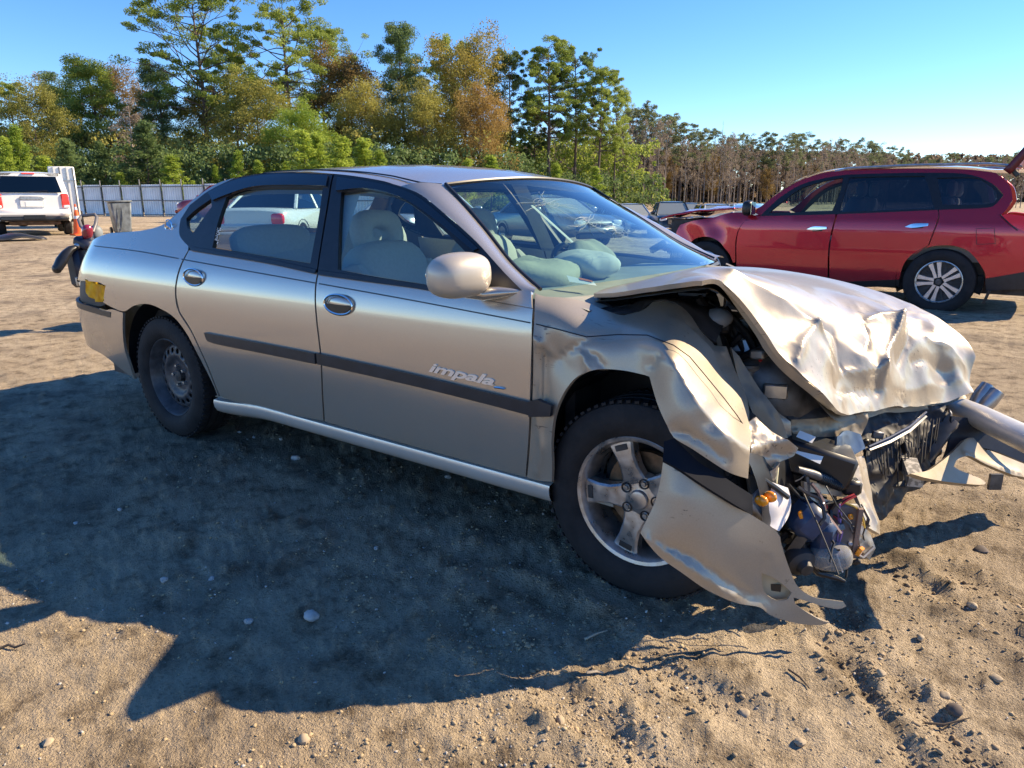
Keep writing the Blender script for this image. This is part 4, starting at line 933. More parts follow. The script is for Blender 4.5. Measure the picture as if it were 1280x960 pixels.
# suspension tower and inner apron on the near side (behind the wing, under the bonnet)
sheet('strut_tower', (.1, -.5, .85), [(-0.267, -0.7, 0.938), (-0.241, -0.45, 0.934), (-0.099, -0.35, 0.97), (0.055, -0.4, 0.972), (0.143, -0.55, 0.902), (0.161, -0.66, 0.842), (0.105, -0.68, 0.89), (0.035, -0.69, 0.962), (-0.043, -0.7, 0.964), (-0.077, -0.72, 0.938), (-0.138, -0.74, 0.919)], [(-0.013, -0.55, 0.955)], M_dark, car, [], [], crinkle(.02, 9, 3), step=.03)
sheet('cowl_panel', (.3, -.5, .8), [(-0.294, -0.62, 0.954), (-0.218, -0.5, 0.965), (-0.073, -0.45, 0.99), (0.046, -0.42, 1.009), (0.054, -0.45, 0.974), (-0.013, -0.55, 0.963), (-0.126, -0.62, 0.943), (-0.201, -0.68, 0.93)], [], M_black, car, [], [], crinkle(.015, 14, 7), step=.025)
MB().box((0.003, -0.47, 1), (.10, .05, .012), rotm('Z', 20)).build('cowl_cover', M_blue, car); MB().box((0.011, -0.5, 0.973), (.09, .05, .010), rotm('Z', 15)).build('cowl_cover', M_blue, car)
MB().tube([(-0.259, -0.66, 0.956), (-0.198, -0.6, 0.965), (-0.086, -0.52, 0.982), (0.049, -0.5, 1.001)], .009, 8).build('cowl_seal', M_black, car)
# engine lump and hoses
eng = MB().ell((.18, -.18, .62), (.26, .36, .22), p=.6).box((.10, -.36, .70), (.20, .16, .12), rotm('Z', 14), bev=.02).box((.28, -.40, .58), (.16, .2, .10), rotm('Z', -10), bev=.02)
eng.build('engine', M_grime, car)
for p, r_ in (([(0.048, -0.55, 0.968), (0.085, -0.52, 0.906), (0.132, -0.5, 0.813), (0.161, -0.48, 0.702)], .016), ([(0.066, -0.5, 0.948), (0.138, -0.48, 0.892), (0.192, -0.47, 0.787), (0.217, -0.46, 0.706)], .011), ([(0.123, -0.5, 0.934), (0.204, -0.48, 0.845), (0.248, -0.47, 0.754)], .013), ([(0.079, -0.56, 0.897), (0.12, -0.55, 0.846), (0.147, -0.53, 0.751)], .020), ([(0.188, -0.5, 0.792), (0.241, -0.48, 0.714), (0.29, -0.46, 0.689)], .010)):
    MB().tube(outline([q for q in p], .03, 170, closed=False) if False else p, r_, 8).build('hose', M_black, car)
rr = random.Random(12)
for k in range(16):
    px = rr.uniform(0, 1); base = Vector((0.082, -0.5, 0.93)).lerp(Vector((0.312, -0.45, 0.704)), px) + Vector((rr.uniform(-.03, .03), rr.uniform(-.05, .05), rr.uniform(-.05, .03)))
    MB().box(base, (rr.uniform(.03, .09), rr.uniform(.02, .06), rr.uniform(.02, .07)), rotm('Z', rr.uniform(0, 90)) @ rotm('X', rr.uniform(-40, 40)), bev=.006).build('engine_fitting', rr.choice([M_dark, M_grime, M_black, M_galv]), car)
MB().tube([(0.117, -0.5, 0.939), (0.166, -0.485, 0.896), (0.197, -0.48, 0.86)], [.008, .011, .006], 6, flat=.4).build('bent_bracket', M_galv, car)
MB().ell((0.121, -0.55, 0.905), (.05, .045, .035), rotm('Z', 30)).build('fluid_reservoir', mat('grey translucent plastic', (.25, .27, .30), rough=.4), car)
MB().lathe([(.0, .02), (.03, .02), (.034, .012), (.034, -.03)], (0.219, -0.5, 0.734), n=20).build('strut_mount', M_grime, car)
MB().lathe([(.036, .012), (.042, .004), (.036, -.006)], (0.219, -0.5, 0.744), n=20).build('mount_ring', M_galv, car)
MB().box((0.253, -0.48, 0.756), (.02, .025, .045), rotm('X', 20) @ rotm('Z', 30), bev=.006).build('battery_cap', M_red, car)
MB().tube([(0.27, -0.44, 0.759), (0.313, -0.43, 0.719), (0.339, -0.42, 0.683)], .006, 6).build('bent_rod', M_grime, car)
# long apron rail running forward on the near side
sheet('apron_rail', (.2, -.6, .75), [(0.219, -0.61, 0.737), (0.246, -0.58, 0.734), (0.308, -0.55, 0.644), (0.376, -0.52, 0.587), (0.387, -0.52, 0.523), (0.344, -0.56, 0.559), (0.299, -0.6, 0.636), (0.255, -0.62, 0.691)], [(0.303, -0.575, 0.641)], M_torn, car, [([(0.25, -0.59, 0.716), (0.312, -0.56, 0.634), (0.372, -0.53, 0.57)], .012, .01)], [], crinkle(.006, 14, 4), step=.014)
# radiator support: crumpled beige cross panel
sheet('radiator_support', (.75, -.55, .35), [(0.37, -0.5, 0.589), (0.451, -0.4, 0.586), (0.55, -0.2, 0.571), (0.55, -0.21, 0.519), (0.539, -0.24, 0.487), (0.494, -0.33, 0.509), (0.419, -0.45, 0.522), (0.389, -0.5, 0.496)], [(0.452, -0.39, 0.548), (0.506, -0.28, 0.529)], mat('dusty beige metal', (.32, .27, .20), rough=.5, metal=.3, var=.3, scale=10), car, [([(0.376, -0.49, 0.546), (0.455, -0.4, 0.543), (0.543, -0.21, 0.532)], .012, .008)], [], crinkle(.012, 13, 8), step=.014)
sheet('radiator_support_top', (.4, -.5, .77), [(0.278, -0.5, 0.668), (0.353, -0.35, 0.67), (0.471, -0.33, 0.601), (0.55, -0.2, 0.571), (0.451, -0.4, 0.586), (0.37, -0.5, 0.589)], [(0.376, -0.42, 0.625)], mat('scratched grey metal', (.16, .15, .15), rough=.5, metal=.5, var=.4, scale=18), car, [], [], crinkle(.010, 12, 3), step=.016)
cs = Vector((0.389, -0.38, 0.618))
MB().tube([cs + Vector((.012*math.cos(a), .012*math.sin(a), .006*a/6.28)) for a in np.linspace(0, 22, 60)], .0025, 5).build('coil_spring', M_galv, car)
# battery with white label
bt = MB().box((0.454, -0.47, 0.468), (.22, .16, .11), rotm('Z', 18) @ rotm('Y', 14), bev=.012).build('battery', M_black, car)
for p in ([(0.4, -0.538, 0.542), (0.492, -0.526, 0.515), (0.488, -0.566, 0.483), (0.396, -0.577, 0.512)], [(0.406, -0.515, 0.564), (0.455, -0.508, 0.55), (0.45, -0.53, 0.534), (0.402, -0.538, 0.548)]):
    MB().add(p, [(0, 1, 2, 3)]).build('battery_label', M_paper, car, fix=False)
# blue-grey bracket in front of the battery
sheet('front_bracket', (.7, -.65, .3), [(0.5, -0.42, 0.535), (0.516, -0.36, 0.544), (0.551, -0.3, 0.521), (0.571, -0.3, 0.476), (0.541, -0.36, 0.454), (0.528, -0.42, 0.413), (0.52, -0.47, 0.403), (0.458, -0.56, 0.453), (0.495, -0.5, 0.47), (0.506, -0.44, 0.498)], [(0.522, -0.39, 0.478)], mat('grey blue painted metal', (.10, .14, .20), rough=.4, metal=.5, var=.3, scale=12), car, [([(0.506, -0.4, 0.533), (0.52, -0.41, 0.47), (0.522, -0.47, 0.411)], .012, .008)], [], crinkle(.004, 15, 2), step=.012, flange=.008)
# dark radiator and core behind
sheet('radiator', (.85, -.5, .1), [(0.503, -0.05, 0.514), (0.617, 0.18, 0.503), (0.733, 0.36, 0.502), (0.765, 0.36, 0.426), (0.753, 0.32, 0.335), (0.73, 0.2, 0.234), (0.672, 0.05, 0.205), (0.623, -0.12, 0.159), (0.589, -0.18, 0.203), (0.563, -0.17, 0.347)], [(0.626, 0.02, 0.395)], M_dark, car, [], [], crinkle(.022, 12, 2), step=.018)
gr = MB()
for k in range(18):
    t_ = (k + random.uniform(-.4, .4))/17; a = Vector((0.544, -0.1, 0.449)).lerp(Vector((0.723, 0.28, 0.471)), t_); b = Vector((0.614, -0.16, 0.203)).lerp(Vector((0.731, 0.16, 0.26)), t_)
    gr.tube([a + Vector((.012, -.012, 0)), a.lerp(b, random.uniform(.3, .9)) + Vector((.012, -.012, 0))], .0025, 4)
gr.build('radiator_fin', M_dark, car, kind='stuff')
MB().tube([(0.565, -0.2, 0.44), (0.611, -0.1, 0.451), (0.656, 0.02, 0.469), (0.693, 0.12, 0.506)], [.010, .012, .012, .010], 6, flat=.5).build('radiator_tie_bar', M_blue, car)
MB().tube([(0.566, -0.2, 0.452), (0.612, -0.1, 0.466), (0.659, 0.02, 0.485), (0.696, 0.12, 0.522)], .004, 5).build('radiator_pipe', M_blue, car)
rr = random.Random(4)
for k in range(14):
    t_ = rr.random(); a = Vector((0.574, -0.22, 0.395)).lerp(Vector((0.745, 0.2, 0.368)), t_) + Vector((rr.uniform(0, .05), rr.uniform(-.03, .03), rr.uniform(-.14, .10)))
    s_ = rr.uniform(.02, .05)
    MB().box(a + Vector((-.05, .05, 0)), (s_, rr.uniform(.01, .02), s_*rr.uniform(.4, 1)), rotm('Z', rr.uniform(-60, 60)) @ rotm('Y', rr.uniform(-60, 60)), bev=.004).build('broken_piece', rr.choice([M_dark, M_black, M_grime, M_dark]), car)
MB().box((0.69, 0, 0.322), (.05, .13, .04), rotm('Z', 20) @ rotm('X', 14)).build('core_label', mat('grimy label', (.38, .36, .33), rough=.7, var=.4, scale=60, thr=(.45, .55)), car)
# bent pale strip standing in front (end of the rail)
sheet('bent_rail_end', (.85, -.15, .5), [(0.525, -0.335, 0.443), (0.556, -0.204, 0.416), (0.588, -0.257, 0.351), (0.619, -0.307, 0.288), (0.647, -0.336, 0.234), (0.657, -0.366, 0.211), (0.629, -0.422, 0.248), (0.603, -0.413, 0.294), (0.566, -0.388, 0.361)], [], M_torn, car, [([(0.541, -0.291, 0.424), (0.586, -0.345, 0.337), (0.639, -0.364, 0.243)], .016, .014)], [], crinkle(.004, 10, 4), step=.012)
sheet('bent_rail_tip', (.8, -.5, .3), [(0.607, -0.44, 0.263), (0.636, -0.42, 0.227), (0.655, -0.42, 0.184), (0.648, -0.44, 0.147), (0.625, -0.46, 0.177), (0.61, -0.46, 0.224)], [], M_torn, car, [], [], crinkle(.006, 16, 1), step=.012)
MB().tube([(0.612, -0.5, 0.185), (0.63, -0.48, 0.168), (0.652, -0.44, 0.194)], .006, 6).build('bracket_edge', M_torn, car)
# horizontal beige tie bar pieces between
for a in ([(0.458, -0.62, 0.435), (0.521, -0.52, 0.406), (0.561, -0.47, 0.382), (0.561, -0.48, 0.358), (0.516, -0.54, 0.379), (0.464, -0.62, 0.404)], [(0.474, -0.62, 0.396), (0.528, -0.53, 0.357), (0.556, -0.49, 0.355), (0.543, -0.52, 0.335), (0.496, -0.6, 0.368)]):
    sheet('torn_crossmember', (.7, -.5, .5), a, [], M_torn, car, [], [], crinkle(.006, 14, 3), step=.014)
# washer bottle
wb = Vector((0.407, -0.78, 0.387))
bo = sheet('washer_bottle', (.5, -.85, .15), [(0.374, -0.86, 0.43), (0.377, -0.8, 0.455), (0.401, -0.76, 0.466), (0.434, -0.71, 0.439), (0.445, -0.7, 0.396), (0.445, -0.71, 0.35), (0.436, -0.77, 0.32), (0.41, -0.8, 0.348)], [(0.418, -0.8, 0.415)], M_white, car, [([(0.435, -0.72, 0.411), (0.439, -0.76, 0.367), (0.425, -0.79, 0.349)], -.008, .008)], [], None, step=.014, flange=.05)
for p in [(0.407, -0.815, 0.45), (0.392, -0.845, 0.444)]: MB().ell(Vector(p) + Vector((.01, -.02, 0)), (.020, .012, .017), n=14, m=8).build('amber_lens', M_amber, car)
MB().tube([(0.361, -0.84, 0.515), (0.386, -0.8, 0.483), (0.415, -0.77, 0.454), (0.444, -0.74, 0.421)], .008, 8).build('wiring', M_black, car)
# headlamp unit hanging by its leads
hl = MB().box((0.478, -0.62, 0.311), (.10, .10, .11), rotm('Z', 40) @ rotm('Y', 40), bev=.02).build('headlamp_housing', M_blue, car)
MB().box((0.517, -0.58, 0.257), (.07, .10, .13), rotm('Z', 30) @ rotm('X', 10), bev=.02).build('headlamp_back', M_blue, car)
MB().tube([(0.461, -0.62, 0.333), (0.495, -0.6, 0.324), (0.516, -0.585, 0.294)], .018, 8).build('lamp_adjuster', M_grime, car)
MB().box((0.56, -0.52, 0.267), (.10, .02, .17), rotm('Z', 35), bev=.008).build('lamp_bracket_plate', mat('grey plate', (.13, .12, .12), rough=.55, var=.3), car)
MB().box((0.61, -0.52, 0.265), (.014, .014, .17), rotm('Z', 30) @ rotm('X', 3)).build('lamp_bracket_edge', mat('brown plastic', (.22, .15, .12), rough=.6), car)
MB().ell((0.547, -0.58, 0.194), (.07, .055, .045), rotm('Z', 30), p=.8).build('fog_lamp', M_lens, car)
MB().lathe([(.06, 0), (.055, -.03), (.03, -.05)], (0.533, -0.58, 0.195), frame((.7, -.4, .4)), n=24).build('fog_lamp_bowl', M_grime, car)
MB().lathe([(0, .05), (.02, .05), (.026, .03), (.045, .02), (.048, 0), (.044, -.02), (.02, -.03), (.018, -.06)], (0.476, -0.65, 0.185), frame((.6, -.6, -.2)), n=24).build('horn', M_dark, car)
MB().box((0.462, -0.66, 0.229), (.03, .012, .10), rotm('Y', 25)).build('horn_bracket', M_grime, car)
MB().tube([(0.468, -0.65, 0.292), (0.478, -0.65, 0.241), (0.494, -0.63, 0.176), (0.525, -0.6, 0.133), (0.575, -0.57, 0.119), (0.6, -0.56, 0.109)], [.012, .011, .010, .010, .009, .005], 8).build('wiring_loom', M_black, car)
MB().tube([(0.438, -0.64, 0.479), (0.472, -0.59, 0.455), (0.512, -0.545, 0.429), (0.542, -0.51, 0.408)], [.010, .014, .014, .012], 10).build('wiring_loom', M_grime, car)
for k in range(12):
    a = Vector((0.492, -0.565, 0.438)).lerp(Vector((0.543, -0.51, 0.405)), k/11)
    MB().lathe([(.0155, -.003), (.0185, 0), (.0155, .003)], a, frame((.6, .6, -.3)), n=12).build('loom_collar', M_black, car)
MB().box((0.567, -0.47, 0.395), (.06, .05, .05), rotm('Z', 30), bev=.01).build('plug_connector', M_black, car)
MB().tube([(0.458, -0.6, 0.455), (0.468, -0.6, 0.409), (0.471, -0.61, 0.354), (0.465, -0.62, 0.321)], .008, 6).build('wiring', M_grime, car)
MB().tube([(0.431, -0.7, 0.447), (0.456, -0.64, 0.388), (0.514, -0.57, 0.356), (0.561, -0.52, 0.362), (0.587, -0.48, 0.376)], .005, 6).build('wiring', M_black, car)
wires = [('red', (.5, .03, .03), [[(0.51, -0.56, 0.365), (0.522, -0.56, 0.344), (0.509, -0.57, 0.328), (0.537, -0.55, 0.317), (0.556, -0.54, 0.302)], [(0.542, -0.54, 0.358), (0.567, -0.52, 0.374), (0.585, -0.5, 0.383)], [(0.555, -0.54, 0.351), (0.572, -0.52, 0.367), (0.591, -0.5, 0.378)]]),
         ('yellow', (.65, .45, .08), [[(0.562, -0.52, 0.356), (0.596, -0.51, 0.345), (0.616, -0.5, 0.314), (0.626, -0.49, 0.275)]]),
         ('violet', (.30, .18, .42), [[(0.556, -0.55, 0.36), (0.557, -0.55, 0.311), (0.573, -0.55, 0.269), (0.568, -0.55, 0.226), (0.57, -0.55, 0.185)], [(0.563, -0.55, 0.335), (0.565, -0.56, 0.298), (0.561, -0.55, 0.246), (0.578, -0.55, 0.201)]]),
         ('white', (.7, .7, .7), [[(0.566, -0.56, 0.196), (0.579, -0.56, 0.164), (0.588, -0.55, 0.134)]]),
         ('black', (.01, .01, .01), [[(0.444, -0.7, 0.305), (0.472, -0.66, 0.276), (0.5, -0.62, 0.257)], [(0.529, -0.55, 0.348), (0.541, -0.56, 0.305), (0.538, -0.57, 0.259)]])]
for nm, c_, ls in wires:
    mw = mat(nm + ' insulation', c_, rough=.5)
    for l in ls: MB().tube(along(l, 14), .0032, 5).build('wire', mw, car)
# dark jumble filling the depth behind the lamp
rr = random.Random(21)
for k in range(34):
    a = Vector((0.411, -0.58, 0.305)).lerp(Vector((0.582, -0.42, 0.147)), rr.random()) + Vector((rr.uniform(-.12, .0), rr.uniform(-.04, .10), rr.uniform(-.08, .14)))
    s_ = rr.uniform(.03, .09)
    if rr.random() < .5: MB().box(a, (s_, rr.uniform(.02, .05), s_*rr.uniform(.4, 1)), rotm('Z', rr.uniform(-80, 80)) @ rotm('Y', rr.uniform(-60, 60)), bev=.006).build('broken_piece', rr.choice([M_dark, M_black, M_grime, M_trim]), car)
    else: MB().tube([a, a + Vector((rr.uniform(-.08, .08), rr.uniform(-.08, .08), rr.uniform(-.06, .06))), a + Vector((rr.uniform(-.1, .1), rr.uniform(-.1, .1), rr.uniform(-.12, .02)))], rr.uniform(.005, .012), 6).build('broken_strut', rr.choice([M_dark, M_black, M_grime]), car)
rr = random.Random(77); tang = []
for k in range(26):
    a = Vector((0.432, -0.64, 0.387)).lerp(Vector((0.597, -0.48, 0.29)), rr.random()) + Vector((rr.uniform(-.03, .05), rr.uniform(-.05, .02), rr.uniform(-.10, .10)))
    d = Vector((rr.uniform(-.06, .06), rr.uniform(-.06, .06), rr.uniform(-.10, .03))); pts = [a]
    for j in range(5): d = d*.8 + Vector((rr.uniform(-.03, .03), rr.uniform(-.03, .03), rr.uniform(-.035, .02))); pts.append(pts[-1] + d*.5)
    MB().tube(pts, rr.choice([.0025, .003, .004, .006]), 5).build('loose_lead', rr.choice([M_black, M_black, M_grime, M_dark, M_dark, M_brown]), car)
for k in range(10):
    a = Vector((0.447, -0.63, 0.333)).lerp(Vector((0.607, -0.5, 0.189)), rr.random()) + Vector((rr.uniform(0, .04), rr.uniform(-.04, .02), rr.uniform(-.05, .09)))
    MB().box(a, (rr.uniform(.012, .035), rr.uniform(.01, .02), rr.uniform(.01, .03)), rotm('Z', rr.uniform(0, 180)) @ rotm('X', rr.uniform(-60, 60)), bev=.003).build('plug_connector', rr.choice([M_galv, M_white, M_black, M_grime, M_amber, M_trim]), car)
MB().box((.10, -.20, .27), (.5, .7, .10), rotm('Z', 10), bev=.03).build('subframe', M_dark, car)
# bumper beam pushed off at the far side, and the far half of the bumper cover
MB().tube([(0.67, 0.62, 0.448), (0.75, 0.55, 0.454), (0.856, 0.4, 0.462), (0.951, 0.22, 0.473), (1.021, 0.08, 0.484), (1.104, -0.08, 0.493)], [.055, .060, .060, .060, .060, .058], 16, flat=.72).build('bumper_beam', mat('matt silver beam', (.50, .48, .44), rough=.42, metal=.35, var=.12, scale=9), car, ang=60)
sheet('beam_end_bracket', (.75, -.5, .4), [(0.697, 0.4, 0.487), (0.758, 0.34, 0.489), (0.786, 0.3, 0.465), (0.774, 0.27, 0.419), (0.756, 0.24, 0.371), (0.734, 0.2, 0.326), (0.726, 0.19, 0.315), (0.734, 0.27, 0.394), (0.721, 0.3, 0.427), (0.737, 0.33, 0.448)], [], M_galv, car, [], [], crinkle(.006, 18, 3), step=.012)
for p, d_ in (((0.841, 0.62, 0.494), (.4, .5, 1)), ((0.872, 0.6, 0.48), (.6, .4, 1))): MB().lathe([(.0, .06), (.026, .055), (.032, .0), (.026, -.05)], p, frame(d_), n=16).build('beam_mount', M_galv, car)
sheet('dark_backing', (.5, -.6, .4), [(0.768, 0.306, 0.473), (0.846, 0.361, 0.457), (0.955, 0.413, 0.399), (1.025, 0.442, 0.356), (1.033, 0.413, 0.302), (0.887, 0.33, 0.36), (0.815, 0.263, 0.348), (0.783, 0.174, 0.255), (0.749, 0.137, 0.243), (0.776, 0.239, 0.363)], [], M_trim, car, step=.02)
ff = sheet('front_bumper', (.72, -.30, .62), [(0.703, -0.197, 0.382), (0.745, -0.092, 0.37), (0.771, 0.006, 0.375), (0.797, 0.117, 0.384), (0.814, 0.202, 0.394), (0.837, 0.297, 0.401), (0.908, 0.428, 0.366), (1.044, 0.672, 0.294), (1.134, 0.807, 0.238), (1.141, 0.665, 0.178), (1.017, 0.43, 0.24), (0.963, 0.349, 0.273), (0.897, 0.26, 0.318), (0.845, 0.195, 0.356), (0.817, 0.122, 0.362), (0.811, 0.067, 0.35), (0.831, 0.086, 0.333), (0.894, 0.169, 0.29), (0.915, 0.185, 0.271), (0.898, 0.14, 0.275), (0.817, -0.01, 0.315), (0.751, -0.124, 0.352)], [], mat('chalky beige bumper plastic', (.27, .215, .145), rough=.5, metal=.1, coat=.15, var=.1, scale=12), car, [([(0.832, 0.185, 0.368), (0.922, 0.303, 0.304), (1.015, 0.446, 0.247)], .012, .010)], [], crinkle(.0015, 8, 2), step=.014, flange=.02, label='far half of the bumper cover twisted outward')
MB().box((0.941, 0.16, 0.291), (.045, .012, .06), rotm('Z', 35)).build('bumper_tab', M_grime, car)
# lower splash panel at the far side
sheet('splash_panel', (.5, -.4, .75), [(0.619, -0.02, 0.28), (0.708, 0.12, 0.268), (0.747, 0.14, 0.258), (0.692, 0.05, 0.252), (0.628, -0.03, 0.26)], [], M_trim, car, step=.02)
# far wing, simple and bent
side_panel('front_wing', [[(-.37, .34), (-.37, .96), (-.2, .90), (.10, .84), (.45, .70), (.62, .60), (.60, .50), (.42, .45), (.38, .58), (.26, .70), (.08, .755), (-.10, .74), (-.26, .65), (-.34, .52), (-.36, .34)]], SD, M_torn, car, 1, step=.04)

# =====================================================================
#  RED SUV (front damaged), parked across behind the bonnet
# =====================================================================
SV = side_suv
M_rpaint = mat('crimson metallic paint', (.46, .010, .032), rough=.25, metal=.5, coat=1.0, croughness=.03, var=.04, scale=200, dust=.25)
M_rglass = glass('dark privacy glass', (.11, .13, .18), ior=1.8)
M_rclear = glass('suv clear glass', (.55, .68, .66), ior=1.5)
M_tail = mat('red lamp lens', (.90, .025, .02), rough=.12, coat=.8)
paint_dark = mat('crimson paint darkened for shade', (.10, .006, .014), rough=.4)  # darker copy of the crimson: shade of the raised tailgate put into its colour
suv = thing('red_suv', 'crimson SUV with crushed front end, parked across behind the sedan bonnet', 'SUV', (.065, 7.95, -.05))
fd = [(-2.162, 1.125), (-1.245, 1.156), (-1.23, 1.122), (-1.261, 0.775), (-1.242, 0.42), (-1.234, 0.306), (-1.577, 0.304), (-2.422, 0.361), (-2.431, 0.494), (-2.439, 0.883), (-2.297, 1.16)]
rd = [(-1.217, 1.158), (-0.122, 1.218), (-0.103, 1.11), (-0.159, 0.809), (-0.32, 0.685), (-0.391, 0.56), (-0.416, 0.39), (-0.624, 0.347), (-1.215, 0.307), (-1.221, 0.421), (-1.242, 0.775), (-1.211, 1.122)]
qp = [(-0.11, 1.219), (0.347, 1.249), (0.441, 1.284), (0.494, 1.372), (0.472, 1.415), (0.332, 1.531), (0.066, 1.621), (-0.187, 1.635), (-0.196, 1.677), (0.065, 1.671), (0.384, 1.628), (0.536, 1.485), (0.59, 1.328), (0.548, 1.224), (0.505, 1.163), (0.633, 1.061)] + [(1.06, .83), (1.07, .60)] + [(0.464, 0.456), (0.447, 0.52), (0.397, 0.602), (0.313, 0.704), (0.234, 0.769), (0.117, 0.81), (-0.004, 0.815), (-0.116, 0.797), (-0.227, 0.751), (-0.302, 0.677), (-0.147, 0.81), (-0.09, 1.101)]
fw_ = [(-2.287, 1.16), (-2.454, 0.882), (-2.449, 0.493), (-2.482, 0.491), (-2.533, 0.598), (-2.606, 0.677), (-2.68, 0.757), (-2.763, 0.803), (-2.857, 0.828), (-2.939, 0.825), (-3.02, 0.806), (-3.09, 0.765), (-3.163, 0.672), (-3.27, 0.656), (-3.339, 0.745), (-3.335, 0.88), (-3.291, 0.983), (-3.088, 1.042), (-2.827, 1.089), (-2.582, 1.157)]
def dentw(x, z): return -.03*np.exp(-((x + 2.75)**2 + (z - .98)**2)/.02) + .012*np.sin(x*13 + z*9)*np.clip((-2.3 - x), 0, 1)
for sg in (-1, 1):
    side_panel('front_door', [fd], SV, M_rpaint, suv, sg, step=.06)
    side_panel('rear_door', [rd], SV, M_rpaint, suv, sg, step=.06)
    side_panel('quarter_panel', [qp], SV, M_rpaint, suv, sg, step=.06)
    side_panel('front_wing', [fw_], SV, M_rpaint, suv, sg, step=.05, dent=dentw)
    fr = [[(-2.171, 1.119), (-1.24, 1.153), (-0.121, 1.215), (0.356, 1.244), (0.447, 1.293), (0.493, 1.38), (0.332, 1.531), (0.066, 1.624), (-0.441, 1.645), (-1.007, 1.642), (-1.256, 1.632), (-1.506, 1.587), (-1.738, 1.514), (-1.96, 1.358)],
          [(-2.063, 1.157), (-1.942, 1.276), (-1.727, 1.464), (-1.451, 1.561), (-1.23, 1.602), (-1.232, 1.425), (-1.279, 1.185)], [(-1.189, 1.181), (-1.184, 1.327), (-1.155, 1.601), (-0.809, 1.609), (-0.323, 1.605), (-0.243, 1.438), (-0.157, 1.232)], [(-0.082, 1.273), (-0.194, 1.58), (0.184, 1.578), (0.319, 1.514), (0.416, 1.433), (0.447, 1.337), (0.357, 1.284)]]
    f = side_panel('window_frame', fr, SV, M_black, suv, sg, off=.002, flange=.02, step=.08)
    for k, h in enumerate(fr[1:]): side_panel('window_glass', [h], SV, M_rclear if k == 0 else M_rglass, f, sg, off=-.012, flange=0, step=.1)
    side_panel('sill_cladding', [[(-2.426, 0.339), (-1.577, 0.299), (-1.219, 0.301), (-0.415, 0.385), (-0.407, 0.301), (-1.216, 0.233), (-1.993, 0.233), (-2.421, 0.271)]], SV, M_black, suv, sg, off=.012, step=.08)
    side_panel('rear_bumper_cladding', [[(0.46, 0.451), (0.491, 0.309), (0.708, 0.343)] + [(1.07, .38), (1.08, .62)]], SV, M_trim, suv, sg, off=.01, step=.08)
    side_panel('roof_side', [[(-2.291, 1.181), (-2.187, 1.244), (-1.975, 1.43), (-1.75, 1.57), (-1.521, 1.653), (-1.289, 1.688), (-1.021, 1.702), (-0.452, 1.698), (0.056, 1.676), (0.344, 1.638), (0.416, 1.574), (0.348, 1.522), (0.067, 1.616), (-0.439, 1.636), (-1.005, 1.633), (-1.254, 1.622), (-1.504, 1.577), (-1.736, 1.504), (-1.957, 1.347), (-2.15, 1.12)]], SV, M_rpaint, suv, sg, off=.0, step=.08)
    lamp = side_panel('tail_lamp', [[(0.505, 1.163), (0.615, 1.172)] + [(1.06, 1.10), (1.06, .84)] + [(0.633, 1.056)]], SV, M_tail, suv, sg, off=.012, step=.05)
    strip([(0.489, 1.171), (0.614, 1.181), (0.65, 1.044), (0.606, 1.043)] if False else [(0.496, 1.171), (0.619, 1.056), (0.686, 1.001)], SV, .012, 'lamp_seam', M_black, suv, sg, off=.010)
    for pts in ([(-1.543, 0.962), (-1.459, 0.999), (-1.304, 0.998), (-1.301, 0.973), (-1.453, 0.951)], [(-0.426, 1.016), (-0.343, 1.055), (-0.185, 1.063), (-0.185, 1.033), (-0.336, 1.009)]):
        side_panel('door_handle', [pts], SV, M_chrome, suv, sg, off=.035, flange=.03, step=.03)
    for pts in ([(-1.495, 0.974), (-1.361, 0.992), (-1.355, 0.942), (-1.471, 0.934)], [(-0.373, 1.032), (-0.241, 1.048), (-0.235, 1.007), (-0.351, 0.995)]): side_panel('handle_recess', [pts], SV, M_dark, suv, sg, off=.004, flange=0, step=.05)
strip([(0.294, 1.01), (0.467, 1.022), (0.5, 0.851), (0.326, 0.836)], SV, .006, 'fuel_flap', M_dark, suv, off=.0, thick=.001, closed=True)
zAs = hermite(*zip(*[(x, z + .02) for x, z in sorted([(-2.178, 1.202), (-1.975, 1.43), (-1.751, 1.575), (-1.523, 1.658), (-1.29, 1.693), (-1.023, 1.707), (-0.453, 1.702), (0.055, 1.68), (0.344, 1.642)])]))
xs_ = sorted([p[0] for p in [(-2.178, 1.202), (0.344, 1.642)]])
zCs = lambda x: float(zAs(x)) + .03*math.sin(math.pi*min(1, max(0, (x + 2.45)/3.3)))**.4
rows = []
for x in np.linspace(-1.75, .93, 30):
    za = float(zAs(x)); yA = float(SV(x, za)); rows.append([(x, yA*s, za + (zCs(x) - za)*(1 - abs(s)**2.6)) for s in SS])
MB().grid(rows).build('roof', M_rpaint, suv, ang=60)
# windscreen with pillars
g_ = []
for x in np.linspace(-2.62, -1.75, 12):
    za = float(zAs(x)); yA = float(SV(x, za)); g_.append([(x - .0*(1-s*s), yA*s, za + .06*(1 - abs(s)**2.6)) for s in SS])
MB().grid([r_[3:-3] for r_ in g_]).build('windscreen', M_rclear, suv, ang=60)
for k in (slice(0, 4), slice(-4, None)): MB().grid([r_[k] for r_ in g_]).build('windscreen_pillar', M_rpaint, suv, ang=60)
